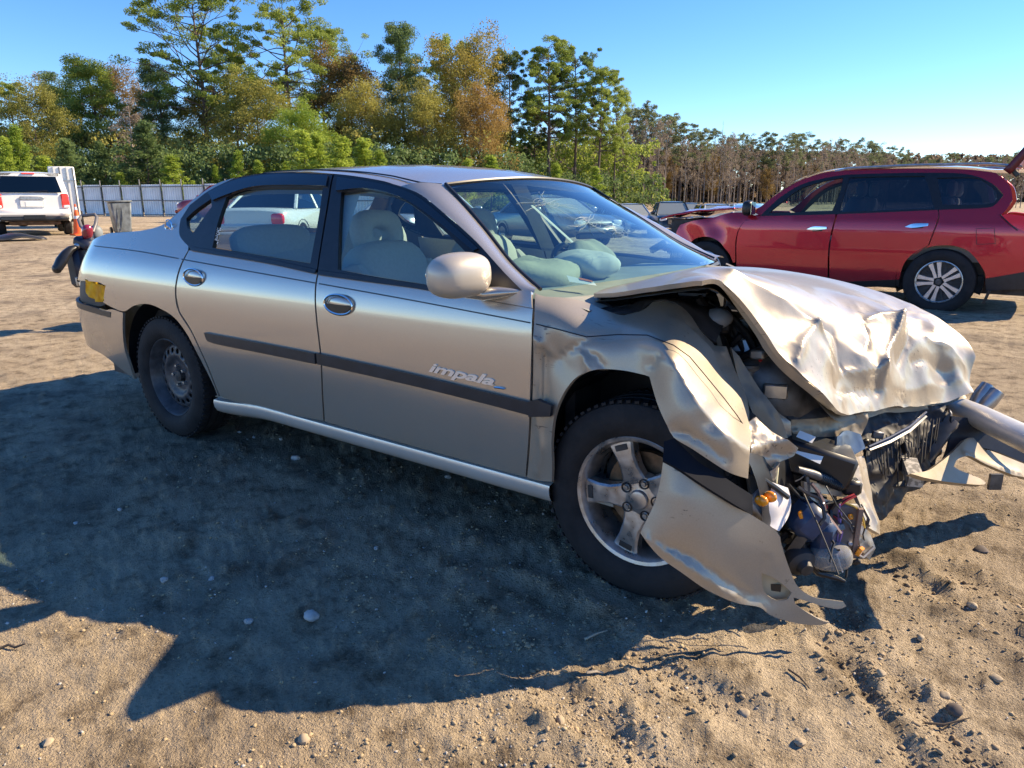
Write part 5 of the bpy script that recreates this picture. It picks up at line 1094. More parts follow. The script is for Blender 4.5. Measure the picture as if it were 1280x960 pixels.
# crumpled bonnet with a raised, torn front lip
ho = []
for i, x in enumerate(np.linspace(-3.62, -2.55, 16)):
    z0 = float(np.interp(x, [-3.62, -3.4, -3.1, -2.8, -2.55], [1.07, 1.13, 1.18, 1.20, 1.22])); wv = .03*math.sin(x*14)*(x < -2.9)
    ho.append([(x + .02*math.sin(9*s), .88*s, z0 + wv*math.cos(5*s) + .03*(1-s*s)) for s in np.linspace(-1, 1, 17)])
MB().grid(ho).build('bonnet', M_rpaint, suv, solid=.02)
rr = random.Random(8)
MB().box((-3.35, 0, .75), (.4, 1.5, .6), rotm('Z', 4)).build('engine', M_dark, suv)
for k in range(12): MB().box((-3.62 + rr.uniform(-.06, .1), rr.uniform(-.9, .2), rr.uniform(.55, 1.0)), (rr.uniform(.05, .2), rr.uniform(.05, .3), rr.uniform(.03, .15)), rotm('Z', rr.uniform(-50, 50)) @ rotm('X', rr.uniform(-40, 40)), bev=.01).build('broken_piece', rr.choice([M_dark, M_rpaint, M_black, M_grime]), suv)
# rear end, tailgate raised
MB().grid([[(1.06 + .03*(1-s*s), s*float(SV(1.02, z)), z) for s in np.linspace(-1, 1, 13)] for z in np.linspace(.38, .98, 8)]).build('rear_bumper', M_rpaint, suv)
tg = [(x, z) for x, y, z in [(0.516, 7.15, 1.609), (0.554, 7.15, 1.659), (0.602, 7.15, 1.734), (0.684, 7.15, 1.866), (0.794, 7.15, 1.986), (0.984, 7.15, 2.105)]]; tg = [(x - .065, z + .05) for x, z in tg]
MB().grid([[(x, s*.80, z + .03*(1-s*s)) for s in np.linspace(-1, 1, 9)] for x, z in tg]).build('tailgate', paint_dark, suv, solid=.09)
MB().box((tg[2][0] + .03, -.70, tg[2][1] - .16), (.05, .10, .10), rotm('Y', -40), bev=.01).build('gate_hinge', M_black, suv)
for q in (-.72, .72): MB().tube([(1.0, q, 1.40), (tg[3][0] + .05, q, tg[3][1] - .10)], .014, 8).build('gas_strut', M_black, suv)
MB().tube([(.95, -.1, 1.72), (.78, -.45, 1.80)], .012, 6).build('wiper_arm', M_black, suv)
for q in (-.66, .66): MB().tube([(-1.35, q, 1.68), (-1.2, q, 1.715), (-.5, q, 1.735), (.3, q, 1.73), (.62, q, 1.69)], .016, 8).build('roof_rail', M_galv, suv)
# cabin
MB().box((-.9, 0, .72), (3.2, 1.6, .2)).build('cabin_floor', M_dash, suv)
for x in (-1.15, -.15):
    for q in (-.42, .42): MB().ell((x, q, 1.02), (.12, .25, .36), rotm('Y', 12), p=.6, n=14, m=8).ell((x + .1, q, 1.46), (.06, .13, .10), p=.7, n=12, m=8).build('seat', M_int, suv)
MB().box((-1.95, 0, 1.02), (.5, 1.5, .2), bev=.05).build('dashboard', M_dash, suv)
MB().box((.36, -.55, 1.40), (.05, .05, .5), rotm('Y', -18)).build('seat_belt', M_cloth, suv)
MB().box((-.9, 0, .36), (3.6, 1.5, .2)).build('underbody', M_dark, suv)
mr_ = MB().ell((-2.30, -1.04, 1.22), (.07, .11, .10), n=16, m=10, p=.7).tube([(-2.30, -.92, 1.15), (-2.3, -1.0, 1.18)], .03, 8).build('door_mirror', M_black, suv)
MB().box((-2.235, -1.04, 1.22), (.006, .18, .16)).build('mirror_glass', mat('mirror face', (.5, .75, .8), rough=.05, metal=1), mr_)
for cx in (0, -2.9):
    for sg in (-1, 1):
        MB().lathe([(.455, 0), (.455, .30), (.1, .30)], (cx, sg*.955, .40), frame((0, -sg, 0), (0, 0, 1)), n=36, a0=-R(112), a1=R(112)).build('wheel_well', M_black, suv, fix=False)
        w_ = bpy.data.objects.new('wheel', None); COL.objects.link(w_); w_.parent = suv
        w_.matrix_local = Matrix.Translation((cx, sg*.845, .384)) @ (frame((0, sg, 0), (0, 0, 1)) @ rotm('Z', 17)).to_4x4()
        tyre_mesh(MB(), Rr=.384, ri=.245, w=.235).build('tyre', M_rubber, w_, ang=28)
        MB().lathe([(.24, -.1), (.252, -.09), (.24, .0), (.232, .07), (.246, .08), (.250, .092), (.240, .095), (.232, .086)], n=56).build('rim', M_alloy, w_)
        MB().lathe([(.235, .045), (0, .04)], n=40).build('rim_back', M_dark, w_, fix=False)
        sp = MB(); dk = MB()
        for k in range(5):
            for off in (-.030, .030):
                Mk = rotm('Z', 72*k); st = [(.05, off*.7, .022), (.13, off*1.0, .020), (.236, off*1.55, .030)]
                rows = [[(r_, o_ - hw, .050), (r_, o_ - hw + .004, .074), (r_, o_ + hw - .004, .074), (r_, o_ + hw, .050)] for r_, o_, hw in st]
                g2 = MB().grid(rows); sp.add([Mk @ Vector(p) for p in g2.v], g2.f)
            Mk = rotm('Z', 72*k + 36); rows = [[(r_, -hw, .048), (r_, -hw, .062), (r_, hw, .062), (r_, hw, .048)] for r_, hw in ((.05, .016), (.236, .007))]
            g2 = MB().grid(rows); dk.add([Mk @ Vector(p) for p in g2.v], g2.f)
        sp.build('spokes', mat('bright alloy', (.72, .70, .70), rough=.3, metal=.6), w_); dk.build('dark_spokes', M_dark, w_)
        MB().lathe([(0, .084), (.034, .082), (.038, .07)], n=24).build('hub_cap', M_grime, w_)
MB().tube([(1.0, -.55, .38), (1.05, -.55, .30), (1.12, -.55, .30), (1.12, -.55, .36)], .012, 6).build('tow_eye', M_dark, suv)
MB().box((.50, -.90, .24), (.03, .12, .16), rotm('Y', 15)).build('mud_flap', M_black, suv)

# =====================================================================
#  OTHER VEHICLES
# =====================================================================
def paint(name, c, metal=.4): return mat(name, c, rough=.28, metal=metal, coat=.8, dust=.3)
M_wpaint = paint('white paint', (.78, .78, .76), 0); M_kpaint = paint('black paint', (.012, .012, .014)); M_spaint = paint('silver paint', (.50, .51, .52), .6)
M_gpaint = paint('grey paint', (.22, .23, .24), .5); M_mpaint = paint('dark red paint', (.26, .012, .015))
M_cglass = glass('car glass', (.40, .48, .50), ior=2.0, body=(.55, .60, .58), bodyw=.40); M_dglass = glass('dark car glass', (.04, .05, .07), ior=1.5)
M_hlamp = mat('headlamp lens', (.75, .78, .80), rough=.08, coat=1)
def plain_wheel(parent, x, y, r, sg):
    w_ = bpy.data.objects.new('wheel', None); COL.objects.link(w_); w_.parent = parent
    w_.matrix_local = Matrix.Translation((x, y, r)) @ frame((0, sg, 0), (0, 0, 1)).to_4x4()
    h = .11; MB().lathe([(r*.62, -h), (r*.9, -h), (r, -h*.6), (r, h*.6), (r*.9, h), (r*.62, h)], n=28).build('tyre', M_rubber, w_)
    m = MB().lathe([(r*.62, h*.9), (r*.55, h*.5), (r*.2, h*.6), (0, h*.6)], n=28)
    for k in range(6): m.box(rotm('Z', 60*k) @ Vector((r*.36, 0, h*.62)), (r*.5, r*.10, .02), rotm('Z', 60*k))
    m.build('rim', M_alloy, w_, ang=30)
def loft(name, st, m, parent):
    # st: x, half width, z bottom, z shoulder, z crown
    rows = []
    for x, w_, z0, z1, z2 in st:
        hs = [(w_*.94, z0), (w_, z0 + .10), (w_*1.0, z0 + (z1-z0)*.5), (w_*.985, z1 - .06), (w_*.93, z1 - .01), (w_*.80, z1 + (z2-z1)*.5), (w_*.4, z2 - (z2-z1)*.1), (0, z2)]
        rows.append([(x, -y, z) for y, z in hs] + [(x, y, z) for y, z in hs[-2::-1]])
    mb = MB().grid(rows); n = len(rows[0]); k = len(rows)
    mb.f.append(tuple(range(n))); mb.f.append(tuple(range((k-1)*n, k*n))[::-1]); mb.mi += [0, 0]
    return mb.build(name, m, parent, ang=42)
def quad(name, pts, m, parent, t=.012, n=(1, 0, 0)):
    p = [Vector(q) for q in pts]; d = Vector(n).normalized()*t
    return MB().add(p + [q + d for q in p], [tuple(range(len(p)))[::-1], tuple(range(len(p), 2*len(p)))] + [(i, (i+1) % len(p), len(p) + (i+1) % len(p), len(p)+i) for i in range(len(p))]).build(name, m, parent, smooth=False)
def plain_car(name, label, cat, loc, head, pm, kind='sedan', group=None, grille=M_black, band=False):
    c = thing(name, label, cat, (loc[0], loc[1], float(terrain(*loc))), head, group)
    L_, W, H, belt, hood = dict(sedan=(4.7, .91, 1.45, .95, .92), suv=(4.8, .96, 1.78, 1.12, 1.08), truck=(5.6, 1.0, 1.92, 1.22, 1.20))[kind]
    f = L_/2; wr = .33 if kind == 'sedan' else .38
    ws0, ws1, re1, re0 = dict(sedan=(f-1.35, f-2.05, -f+1.35, -f+.75), suv=(f-1.15, f-1.85, -f+.35, -f+.12), truck=(f-1.35, f-2.0, -f+2.3, -f+2.15))[kind]
    tail = belt if kind != 'truck' else 1.25
    loft('body', [(-f, W*.88, .45, tail-.08, tail-.03), (-f+.08, W*.96, .32, tail-.02, tail+.03), (-f+.5, W, .28, belt, belt+.03), (0, W, .26, belt, belt+.03), (ws0-.1, W, .28, belt, belt+.04), (ws0+.2, W*.99, .28, hood, hood+.05), (f-.45, W*.97, .30, hood-.05, hood+.0), (f-.12, W*.92, .34, hood-.16, hood-.10), (f, W*.80, .42, hood-.34, hood-.26)], pm, c)
    loft('roof', [(re1-.0, W*.70, H-.12, H-.06, H-.02), (re1+.25, W*.73, H-.10, H-.04, H), ((re1+ws1)/2, W*.74, H-.09, H-.03, H+.015), (ws1-.2, W*.73, H-.10, H-.04, H), (ws1, W*.71, H-.13, H-.07, H-.03)], pm, c)
    g = W*.92; t = W*.71
    quad('windscreen', [(ws0, -g, belt), (ws0, g, belt), (ws1, t, H-.08), (ws1, -t, H-.08)], M_cglass, c, n=(1, 0, 1))
    quad('rear_window', [(re0, -g, belt), (re0, g, belt), (re1, t, H-.08), (re1, -t, H-.08)], M_dglass, c, n=(-1, 0, .5))
    for sg in (-1, 1):
        mid = (re0 + ws0)/2
        quad('side_window', [(re0+.12, sg*g, belt), (mid-.05, sg*g, belt), (mid-.05, sg*t, H-.09), (re1+.1, sg*t, H-.09)], M_dglass, c, n=(0, sg, .4))
        quad('side_window', [(mid+.05, sg*g, belt), (ws0-.15, sg*g, belt), (ws1-.06, sg*t, H-.09), (mid+.05, sg*t, H-.09)], M_dglass, c, n=(0, sg, .4))
        for a, b_ in (((re0, sg*g, belt), (re1, sg*t, H-.07)), ((mid, sg*g, belt), (mid, sg*t, H-.07)), ((ws0, sg*g, belt), (ws1, sg*t, H-.07))): MB().tube([a, b_], .045, 6).build('pillar', pm, c)
        MB().ell((ws0-.25, sg*(W+.10), belt+.10), (.06, .11, .08), p=.7, n=12, m=8).build('mirror', pm, c)
        MB().ell((f-.10, sg*W*.70, hood-.22), (.08, W*.20, .09), p=.6, n=14, m=8).build('headlamp', M_hlamp, c)
        MB().ell((-f+.04, sg*W*.78, tail-.22), (.07, W*.17, .13), p=.5, n=14, m=8).build('tail_lamp', M_tail, c)
        for x in (f-.95, -f+.95):
            plain_wheel(c, x, sg*(W-.10), wr, sg)
            MB().lathe([(wr+.05, 0), (wr+.05, .02)], (x, sg*(W+.002), wr), frame((0, sg, 0), (0, 0, 1)), n=24, a0=-R(100), a1=R(100)).build('wheel_arch', M_black, c, fix=False)
    gr = MB().box((f-.03, 0, hood-.33), (.10, W*.95, .24 if kind != 'truck' else .36), bev=.02).build('grille', grille, c)
    for k in range(4): MB().box((f+.022, 0, hood-.43+.06*k), (.01, W*.88, .012)).build('grille_bar', M_chrome if kind == 'truck' else M_grime, gr)
    if kind == 'truck': MB().box((f+.03, 0, hood-.33), (.015, .34, .10), bev=.004).build('grille_badge', M_chrome, gr)
    MB().box((f-.02, 0, .52), (.18, W*1.82, .16), bev=.05).build('front_bumper', M_chrome if kind == 'truck' else pm, c)
    MB().box((f-.04, 0, .37), (.16, W*1.7, .16), bev=.03).build('lower_grille', M_black, c)
    MB().box((-f+.02, 0, .50), (.16, W*1.84, .24), bev=.05).build('rear_bumper', pm if kind != 'truck' else M_chrome, c)
    if kind == 'truck': MB().box((-f+1.1, 0, 1.235), (1.95, 1.6, .03)).build('bed', M_black, c)
    for q in (-.4, .4): MB().ell((-.1, q, 1.05 if kind != 'sedan' else .92), (.10, .24, .32), p=.6, n=10, m=6).build('seat', M_dash, c)
    if band: quad('window_sticker', [(ws0-.45, .25, belt+.32), (ws0-.45, .55, belt+.32), (ws0-.55, .52, belt+.42), (ws0-.55, .26, belt+.42)], M_paper, c, t=.03, n=(1, 0, 1))
    return c
face = lambda loc, da=0: math.atan2(-2.815 - loc[1], .93 - loc[0]) + R(da)      # nose towards the photographer
away = lambda loc, da=0: face(loc, 180 + da)
row = 'vehicles parked in the far row by the wood'
p = (-16.388, 36.514); plain_car('pickup_truck', 'black pickup truck with chrome grille facing the camera in the far row', 'pickup', p, face(p, 8), M_kpaint, 'truck', row, band=True)
p = (-19.656, 37.849); plain_car('silver_suv', 'silver SUV left of the black pickup in the far row', 'SUV', p, face(p, 22), M_spaint, 'suv', row)
p = (-14.67, 38.997); plain_car('silver_sedan', 'silver car directly right of the black pickup, above the red SUV bonnet', 'car', p, face(p, 12), M_spaint, 'suv', row, band=True)
p = (-13.631, 40.987); plain_car('white_suv', 'white SUV nearest the red SUV mirror in the far row', 'SUV', p, face(p, 14), M_wpaint, 'suv', row, band=True)
p = (-20.972, 50.487); plain_car('grey_sedan', 'grey roof showing between the black pickup and the silver car', 'car', p, face(p, 10), M_gpaint, 'suv', row)
p = (-28.64, 52.334); plain_car('grey_sedan', 'grey car half hidden behind the sedan windscreen edge', 'car', p, face(p, 30), M_gpaint, 'sedan', row)
row = 'cars seen through the sedan windows'
p = (-14.906, 9.167); plain_car('pale_sedan', 'pale sedan seen through the rear side window of the wrecked sedan', 'car', p, away(p, -24), M_wpaint, 'sedan', row)
p = (-11.318, 10.537); plain_car('silver_car', 'silver car seen through the front side window of the sedan', 'car', p, away(p, -30), M_spaint, 'sedan', row)
p = (-11.022, 15.694); plain_car('grey_car', 'grey car seen through the cracked windscreen of the sedan', 'car', p, face(p, 35), M_gpaint, 'sedan', row)
p = (-31.465, 18.153); plain_car('red_pickup', 'dark red vehicle in front of the corrugated fence, cut off by the sedan pillar', 'pickup', p, away(p, 60), M_mpaint, 'suv')

# ---------- white SUV seen from behind at the left ----------
p = (-23.227, 6.338)
ws = thing('white_suv', 'white SUV seen from behind at the left edge, beside an orange cone', 'SUV', (*p, float(terrain(*p))), away(p, 2))
W = .97
loft('body', [(0, W*.90, .50, 1.16, 1.19), (.10, W*.97, .42, 1.18, 1.21), (.5, W, .38, 1.18, 1.21), (2.2, W, .36, 1.16, 1.2), (3.4, W, .36, 1.12, 1.17), (4.3, W*.95, .38, 1.05, 1.1), (4.75, W*.82, .45, .8, .86)], M_wpaint, ws)
up = []
for t_ in np.linspace(0, 1, 6):
    z = 1.14 + .66*t_; w_ = W*(.955 - .14*t_); up.append([(.05 + .10*t_, -w_, z), (.03 + .10*t_, -w_*.93, z), (.0 + .10*t_, -w_*.5, z), (-.01 + .10*t_, 0, z), (.0 + .10*t_, w_*.5, z), (.03 + .10*t_, w_*.93, z), (.05 + .10*t_, w_, z)])
MB().grid(up).build('tailgate', M_wpaint, ws)
loft('roof', [(.10, W*.79, 1.72, 1.80, 1.83), (.3, W*.83, 1.72, 1.82, 1.86), (1.6, W*.83, 1.72, 1.83, 1.87), (2.6, W*.80, 1.70, 1.80, 1.84), (2.8, W*.76, 1.66, 1.74, 1.78)], M_wpaint, ws)
for sg in (-1, 1):
    MB().grid([[(.08 + .06*t_ + dx*(1 - .14*t_), sg*(W*(.955 - .14*t_)), 1.16 + .60*t_) for dx in (0, 2.75)] for t_ in (0, .5, 1)]).build('side_window', M_dglass, ws)
    MB().tube([(.10, sg*W*.93, 1.14), (.17, sg*W*.80, 1.78)], .05, 6).build('rear_pillar', M_wpaint, ws)
    MB().box((.02, sg*W*.855, 1.02), (.12, .20, .42), bev=.03).build('tail_lamp', M_tail, ws)
    MB().box((-.005, sg*W*.87, .86), (.10, .16, .09), bev=.02).build('reverse_lamp', M_hlamp, ws)
    for x in (.95, 3.75): plain_wheel(ws, x, sg*(W-.12), .37, sg)
    MB().lathe([(.04, 0), (.045, -.12)], (-.02, sg*.55, .46), frame((-1, 0, 0)), n=16).build('exhaust', M_chrome, ws, fix=False)
quad('rear_window', [(-.012, -W*.80, 1.26), (-.012, W*.80, 1.26), (.066, W*.70, 1.72), (.066, -W*.70, 1.72)], M_dglass, ws, t=.02, n=(-1, 0, .1))
MB().box((.08, 0, 1.80), (.05, .32, .04), bev=.01).build('brake_lamp', M_tail, ws)
MB().box((-.03, 0, 1.10), (.04, .60, .10), bev=.015).build('plate_garnish', M_galv, ws)
MB().box((-.022, 0, .95), (.02, .62, .20), bev=.02).build('plate_recess', M_wpaint, ws); MB().box((-.035, .02, .93), (.01, .31, .14)).build('number_plate', M_paper, ws)
MB().tube([(-.03, .10, 1.27), (-.04, -.1, 1.29), (-.04, -.42, 1.31)], .012, 6).build('rear_wiper', M_black, ws)
MB().box((.03, 0, .66), (.26, W*1.94, .22), bev=.08).build('rear_bumper', M_wpaint, ws)
MB().box((.06, 0, .52), (.26, W*1.80, .16), bev=.05).build('bumper_lower', M_trim, ws); MB().box((-.075, 0, .56), (.03, .55, .12), bev=.01).build('tow_hitch', M_black, ws)
MB().box((1.3, 0, .40), (2.4, 1.3, .16), bev=.05).ell((1.0, .3, .40), (.5, .2, .14)).build('underbody', mat('rusty underbody', (.12, .07, .04), rough=.8, var=.4), ws)
MB().box((.9, 0, .36), (.10, 1.6, .10), bev=.03).build('axle', M_dark, ws)
for q in (-.4, .4): MB().ell((1.0, q, 1.30), (.08, .22, .32), p=.6, n=10, m=6).build('seat', M_int, ws)

# =====================================================================
#  YARD THINGS
# =====================================================================
gz = lambda p: float(terrain(p[0], p[1]))
# white ribbed trailer behind the white SUV
p = (-28.804, 9.58); tr = thing('box_trailer', 'white ribbed box trailer standing behind the white SUV', 'trailer', (*p, gz(p)), away(p, 0))
MB().box((1.6, 0, 1.30), (3.2, .84, 1.9), bev=.03).build('box', M_wpaint, tr)
for k in range(4): MB().box((-.02, -.36 + .21*k, 1.30), (.03, .025, 1.86)).build('door_rib', M_galv if k % 2 else M_trim, tr)
MB().box((-.02, 0, 1.75), (.025, .82, .04)).build('door_bar', M_galv, tr); MB().box((1.6, 0, .30), (3.0, .76, .12)).build('chassis', M_dark, tr)
for sg in (-1, 1): plain_wheel(tr, 1.7, sg*.40, .32, sg)
# traffic cone
p = (-22.653, 7.25); cn = thing('traffic_cone', 'orange traffic cone with white collars beside the white SUV', 'cone', (*p, gz(p)))
M_cone = mat('orange cone plastic', (.85, .13, .02), rough=.5, var=.1); 
MB().lathe([(0, .93), (.022, .93), (.05, .72), (.052, .72), (.16, .05), (.0, .05)], n=24).build('cone', M_cone, cn); MB().box((0, 0, .03), (.40, .40, .06), bev=.02).build('base', M_cone, cn)
MB().lathe([(.0545, .70), (.088, .50)], n=24).build('reflective_collar', M_white, cn, fix=False); MB().lathe([(.031, .86), (.047, .76)], n=24).build('reflective_collar', M_white, cn, fix=False)
# wheeled bin
p = (-23.107, 8.774); bn = thing('wheeled_bin', 'grey wheeled bin standing in the open yard behind the boot', 'bin', (*p, gz(p)), away(p, 12))
M_bin = mat('scuffed grey bin plastic', (.14, .16, .17), rough=.55, var=.35, scale=7)
MB().box((0, 0, .50), (.50, .50, .96), bev=.04, taper=1.0).build('bin_body', M_bin, bn).scale = (1, 1, 1)
o = bn.children[0]; 
for v_ in o.data.vertices: k = .74 + .30*max(0, min(1, v_.co.z/.98)); v_.co.x *= k*1.12; v_.co.y *= k*1.18
MB().box((0, 0, 1.005), (.64, .66, .06), bev=.025).box((.30, 0, .98), (.06, .56, .05), bev=.015).build('lid', M_bin, bn)
for q in (-.28, .28): MB().lathe([(.10, -.03), (.10, .03), (0, .03)], (.22, q, .10), frame((0, 1, 0)), n=20).build('wheel', M_black, bn)
MB().box((-.27, 0, .55), (.02, .02, .75)).box((-.27, .13, .5), (.02, .02, .7)).build('bin_rib', M_bin, bn)
# mobility scooter carried behind the boot
o0 = Vector((-6.525, 0.291, -0.022))
ms = thing('mobility_scooter', 'dark mobility scooter with looped tiller handle standing behind the boot', 'mobility scooter', (o0.x, o0.y, 0))
def loc(pts): return [Vector(q) - Vector((o0.x, o0.y, 0)) for q in pts]
M_tube = mat('grey grip tube', (.13, .125, .13), rough=.4)
M_nav = mat('dark navy plastic', (.012, .016, .035), rough=.4, var=.2); M_mar = mat('maroon shroud', (.22, .012, .035), rough=.22, coat=.8)
MB().tube(loc([(-6.615, 0.522, 0.896), (-6.676, 0.499, 0.965), (-6.73, 0.48, 1.026), (-6.811, 0.504, 1.086), (-6.849, 0.553, 1.123), (-6.798, 0.592, 1.131), (-6.744, 0.634, 1.139), (-6.723, 0.639, 1.108), (-6.669, 0.595, 1.047), (-6.626, 0.538, 0.973)]), .017, 10).build('tiller_loop', M_tube, ms)
MB().tube(loc([(-6.66, 0.504, 0.942), (-6.613, 0.493, 0.804), (-6.662, 0.5, 0.541), (-6.696, 0.461, 0.098)]), [.05, .045, .04, .04], 10).build('tiller_column', M_nav, ms)
MB().ell(loc([(-6.617, 0.482, 0.975)])[0], (.045, .05, .075), rotm('Y', 25), p=.8).build('shroud', M_mar, ms)
MB().ell(loc([(-6.707, 0.603, 0.96)])[0], (.055, .06, .075), p=.8).build('lamp_cowl', M_bin, ms)
MB().box(loc([(-6.667, 0.474, 0.865)])[0], (.20, .16, .10), rotm('Z', 20) @ rotm('Y', 20), bev=.03).build('control_box', M_nav, ms)
MB().tube(loc([(-6.672, 0.397, 0.838), (-6.664, 0.333, 0.819), (-6.673, 0.287, 0.775), (-6.667, 0.232, 0.71), (-6.688, 0.195, 0.642)]), [.026, .042, .056, .064, .056], 12, flat=.75).build('armrest', M_black, ms)
MB().ell(loc([(-6.693, 0.189, 0.635)])[0], (.05, .04, .045), p=.9).build('armrest_tip', M_black, ms)
MB().ell(loc([(-6.673, 0.399, 0.846)])[0], (.035, .03, .03)).build('armrest_joint', M_galv, ms)
bk = MB(); ax = loc([(-6.769, 0.37, 0.774), (-6.837, 0.571, 0.759), (-6.794, 0.512, 0.476), (-6.688, 0.34, 0.498)])
for k in range(7): a = ax[0].lerp(ax[1], k/6); b_ = ax[3].lerp(ax[2], k/6); bk.tube([a, b_], .0055, 5)
for k in range(5): a = ax[0].lerp(ax[3], k/4); b_ = ax[1].lerp(ax[2], k/4); bk.tube([a, b_], .005, 5)
bk.build('wire_basket', mat('dull wire', (.20, .20, .20), rough=.4, metal=.7), ms)
MB().box(loc([(-6.767, 0.454, 0.634)])[0], (.16, .26, .40), rotm('Z', 20) @ rotm('Y', -4), bev=.04).build('seat_back', M_nav, ms)
MB().box(loc([(-6.726, 0.757, 0.291)])[0], (.50, .46, .12), rotm('Z', 20), bev=.05).build('seat', M_nav, ms)
MB().box(loc([(-6.641, 0.863, 0.032)])[0], (.9, .40, .10), rotm('Z', 20), bev=.04).build('deck', M_nav, ms)
MB().box(loc([(-6.641, 0.35, 0.5)])[0], (.05, .05, .09), bev=.01).build('light', M_galv, ms)
for px in (-.32, .34):
    for q in (-.22, .22): MB().lathe([(.05, .04), (.11, .045), (.13, .02), (.13, -.02), (.11, -.045), (.05, -.04)], Vector((.62 + px, .55 + q, .13)), frame((0, 1, 0)), n=20).build('wheel', M_rubber, ms)
# torn liner lying at the left edge
p = (-21.172, 4.865); ln = MB()
ln.grid([[(a, .5*math.sin(t_) , .04 + .16*math.cos(t_)*(1 - abs(a)/1.6) + .03*math.sin(a*7)) for t_ in np.linspace(-1.3, 1.3, 9)] for a in np.linspace(-1.1, .75, 14)])
o = ln.build('wheel_arch_liner', M_black, None, solid=.02); o.location = (p[0], p[1], gz(p)); o.rotation_euler = (0, 0, away(p, -78)); props(o, 'black plastic wheel arch liner lying on the dirt below the white SUV', 'car part')

# ---------- corrugated fence ----------
f0 = np.array((-67.314, 24.255)); f1 = np.array((-35.967, 32.185)); n_p = 15
fe = thing('corrugated_fence', 'pale corrugated metal fence with dark posts along the wood', 'fence', (float(f0[0]), float(f0[1]), gz(f0)), math.atan2(f1[1]-f0[1], f1[0]-f0[0]))
Lf = float(np.linalg.norm(f1 - f0)); wp = Lf/n_p
M_fence = mat('weathered galvanised sheet', (.74, .77, .80), rough=.5, metal=.25, var=.12, scale=.8)
M_post = mat('dark fence post', (.19, .19, .20), rough=.6, metal=.3)
xs = np.linspace(.02, wp-.02, 61); zz = (0, .8, 1.6, 2.40)
pm_ = MB().grid([[(x, .035*math.copysign(min(1, abs(1.6*math.sin(x*2*math.pi/.24))), math.sin(x*2*math.pi/.24)), z) for z in zz] for x in xs]).build('fence_panel', M_fence, fe, ang=20)
rl = MB()
po = MB().box((0, -.09, 1.35), (.055, .055, 2.9)).build('fence_post', M_post, fe)
ra = [MB().box((wp/2, -.06, z), (wp, .05, .07)).build('fence_rail', M_post, fe) for z in (.12, 1.2, 2.28)]
rr = random.Random(9)
for k in range(1, n_p + 1):
    dz = float(terrain(*(f0 + (f1-f0)*k/n_p))) - gz(f0)
    for o in [po] + ([pm_] + ra if k < n_p else []):
        c = o.copy(); COL.objects.link(c); c.parent = fe; c.location = Vector(o.location) + Vector((wp*k, 0, dz + rr.uniform(-.04, .04)))

# ---------- stones, twigs, clods ----------
M_stone = mat('pale stone', (.42, .40, .38), rough=.85, var=.25, scale=30, bump=.3, bscale=80)
rr = random.Random(2)
def stone(label, p, r, m=M_stone, sq=.6, cat='stone', group=None, name='stone'):
    mb = MB().ell((0, 0, 0), (r, r*rr.uniform(.7, .9), r*sq), n=12, m=8)
    mb.v = [tuple(np.array(v) * (1 + .35*mnoise.noise(Vector(v)*(1.4/r) + Vector((p[0]*9, p[1]*7, 1))))) for v in mb.v]
    o = mb.build(name, m, None, ang=35); o.location = (p[0], p[1], ground_z(p[0], p[1]) + r*sq*.35); o.rotation_euler = (0, 0, rr.uniform(0, 6)); return props(o, label, cat, group)
stone('pale angular stone alone in the middle of the shadow', (-0.744, -1.586, 0)[:2], .026)
stone('light round stone in the shadow near the sedan sill', (-1.943, -0.724, 0)[:2], .026)
for k, q in enumerate([(-0.883, -1.719, 0), (-2.544, -0.645, 0), (-2.418, -0.639, 0), (-2.239, -0.592, 0), (-1.326, -1.747, 0), (-2.045, -1.55, 0), (-1.219, -1.636, 0), (-1.151, -0.464, 0), (-0.905, -1.158, 0), (-2.073, -1.713, 0)]): stone('small grey pebble scattered in the sedan shadow', q[:2], rr.uniform(.010, .016), group='pebbles in the sedan shadow', name='pebble')
for k, q in enumerate([(0.138, -1.517, 0), (0.5, -1.2, 0), (0.912, -0.825, 0), (0.939, -0.285, 0), (1.021, -0.666, 0), (0.762, -0.854, 0), (-0.836, -2.307, 0), (-0.342, -1.932, 0), (0.647, -1.231, 0), (0.826, -0.581, 0)]): stone('small tan pebble lying on the sunlit dirt', q[:2], rr.uniform(.010, .018), mat('tan pebble', (.36, .29, .20), rough=.9, var=.2) if k == 0 else bpy.data.materials['tan pebble'], group='pebbles on the sunlit dirt', name='pebble')
stone('dark clod on the sunlit dirt right of the bumper', (0.936, 0.194, 0)[:2], .030, mat('dark damp clod', (.10, .08, .07), rough=.9, var=.3), sq=.4)
stone('dark lump of soil near the right bottom of the yard', (0.94, -0.892, 0)[:2], .022, bpy.data.materials['dark damp clod'])
M_twig = mat('dry twig', (.40, .33, .24), rough=.9, var=.3); M_dtwig = mat('dark twig', (.06, .045, .035), rough=.9)
def twig(label, pts, r, m):
    q = [Vector((x, y, ground_z(x, y) + r + .004 + (.004 if i % 2 else 0))) for i, (x, y, _) in enumerate(pts)]
    return props(MB().tube(q, [r] * (len(q)-1) + [r*.5], 6).build('twig', m, None), label, 'twig')
twig('pale straight twig in the shadow below the front wheel', [(0.021, -1.194, 0), (0.035, -1.15, 0), (0.046, -1.102, 0)], .004, M_twig)
twig('short pale twig at the shadow edge under the bumper', [(0.108, -1.333, 0), (0.126, -1.312, 0), (0.137, -1.291, 0)], .004, M_twig)
twig('thin dark twig on the sunlit dirt at the lower right', [(0.884, -0.975, 0), (0.924, -0.949, 0), (0.975, -0.901, 0)], .003, M_dtwig)
twig('dark bent twig on the sunlit dirt at the lower left', [(-1.349, -2.232, 0), (-1.339, -2.211, 0), (-1.315, -2.203, 0), (-1.294, -2.183, 0)], .004, M_dtwig)
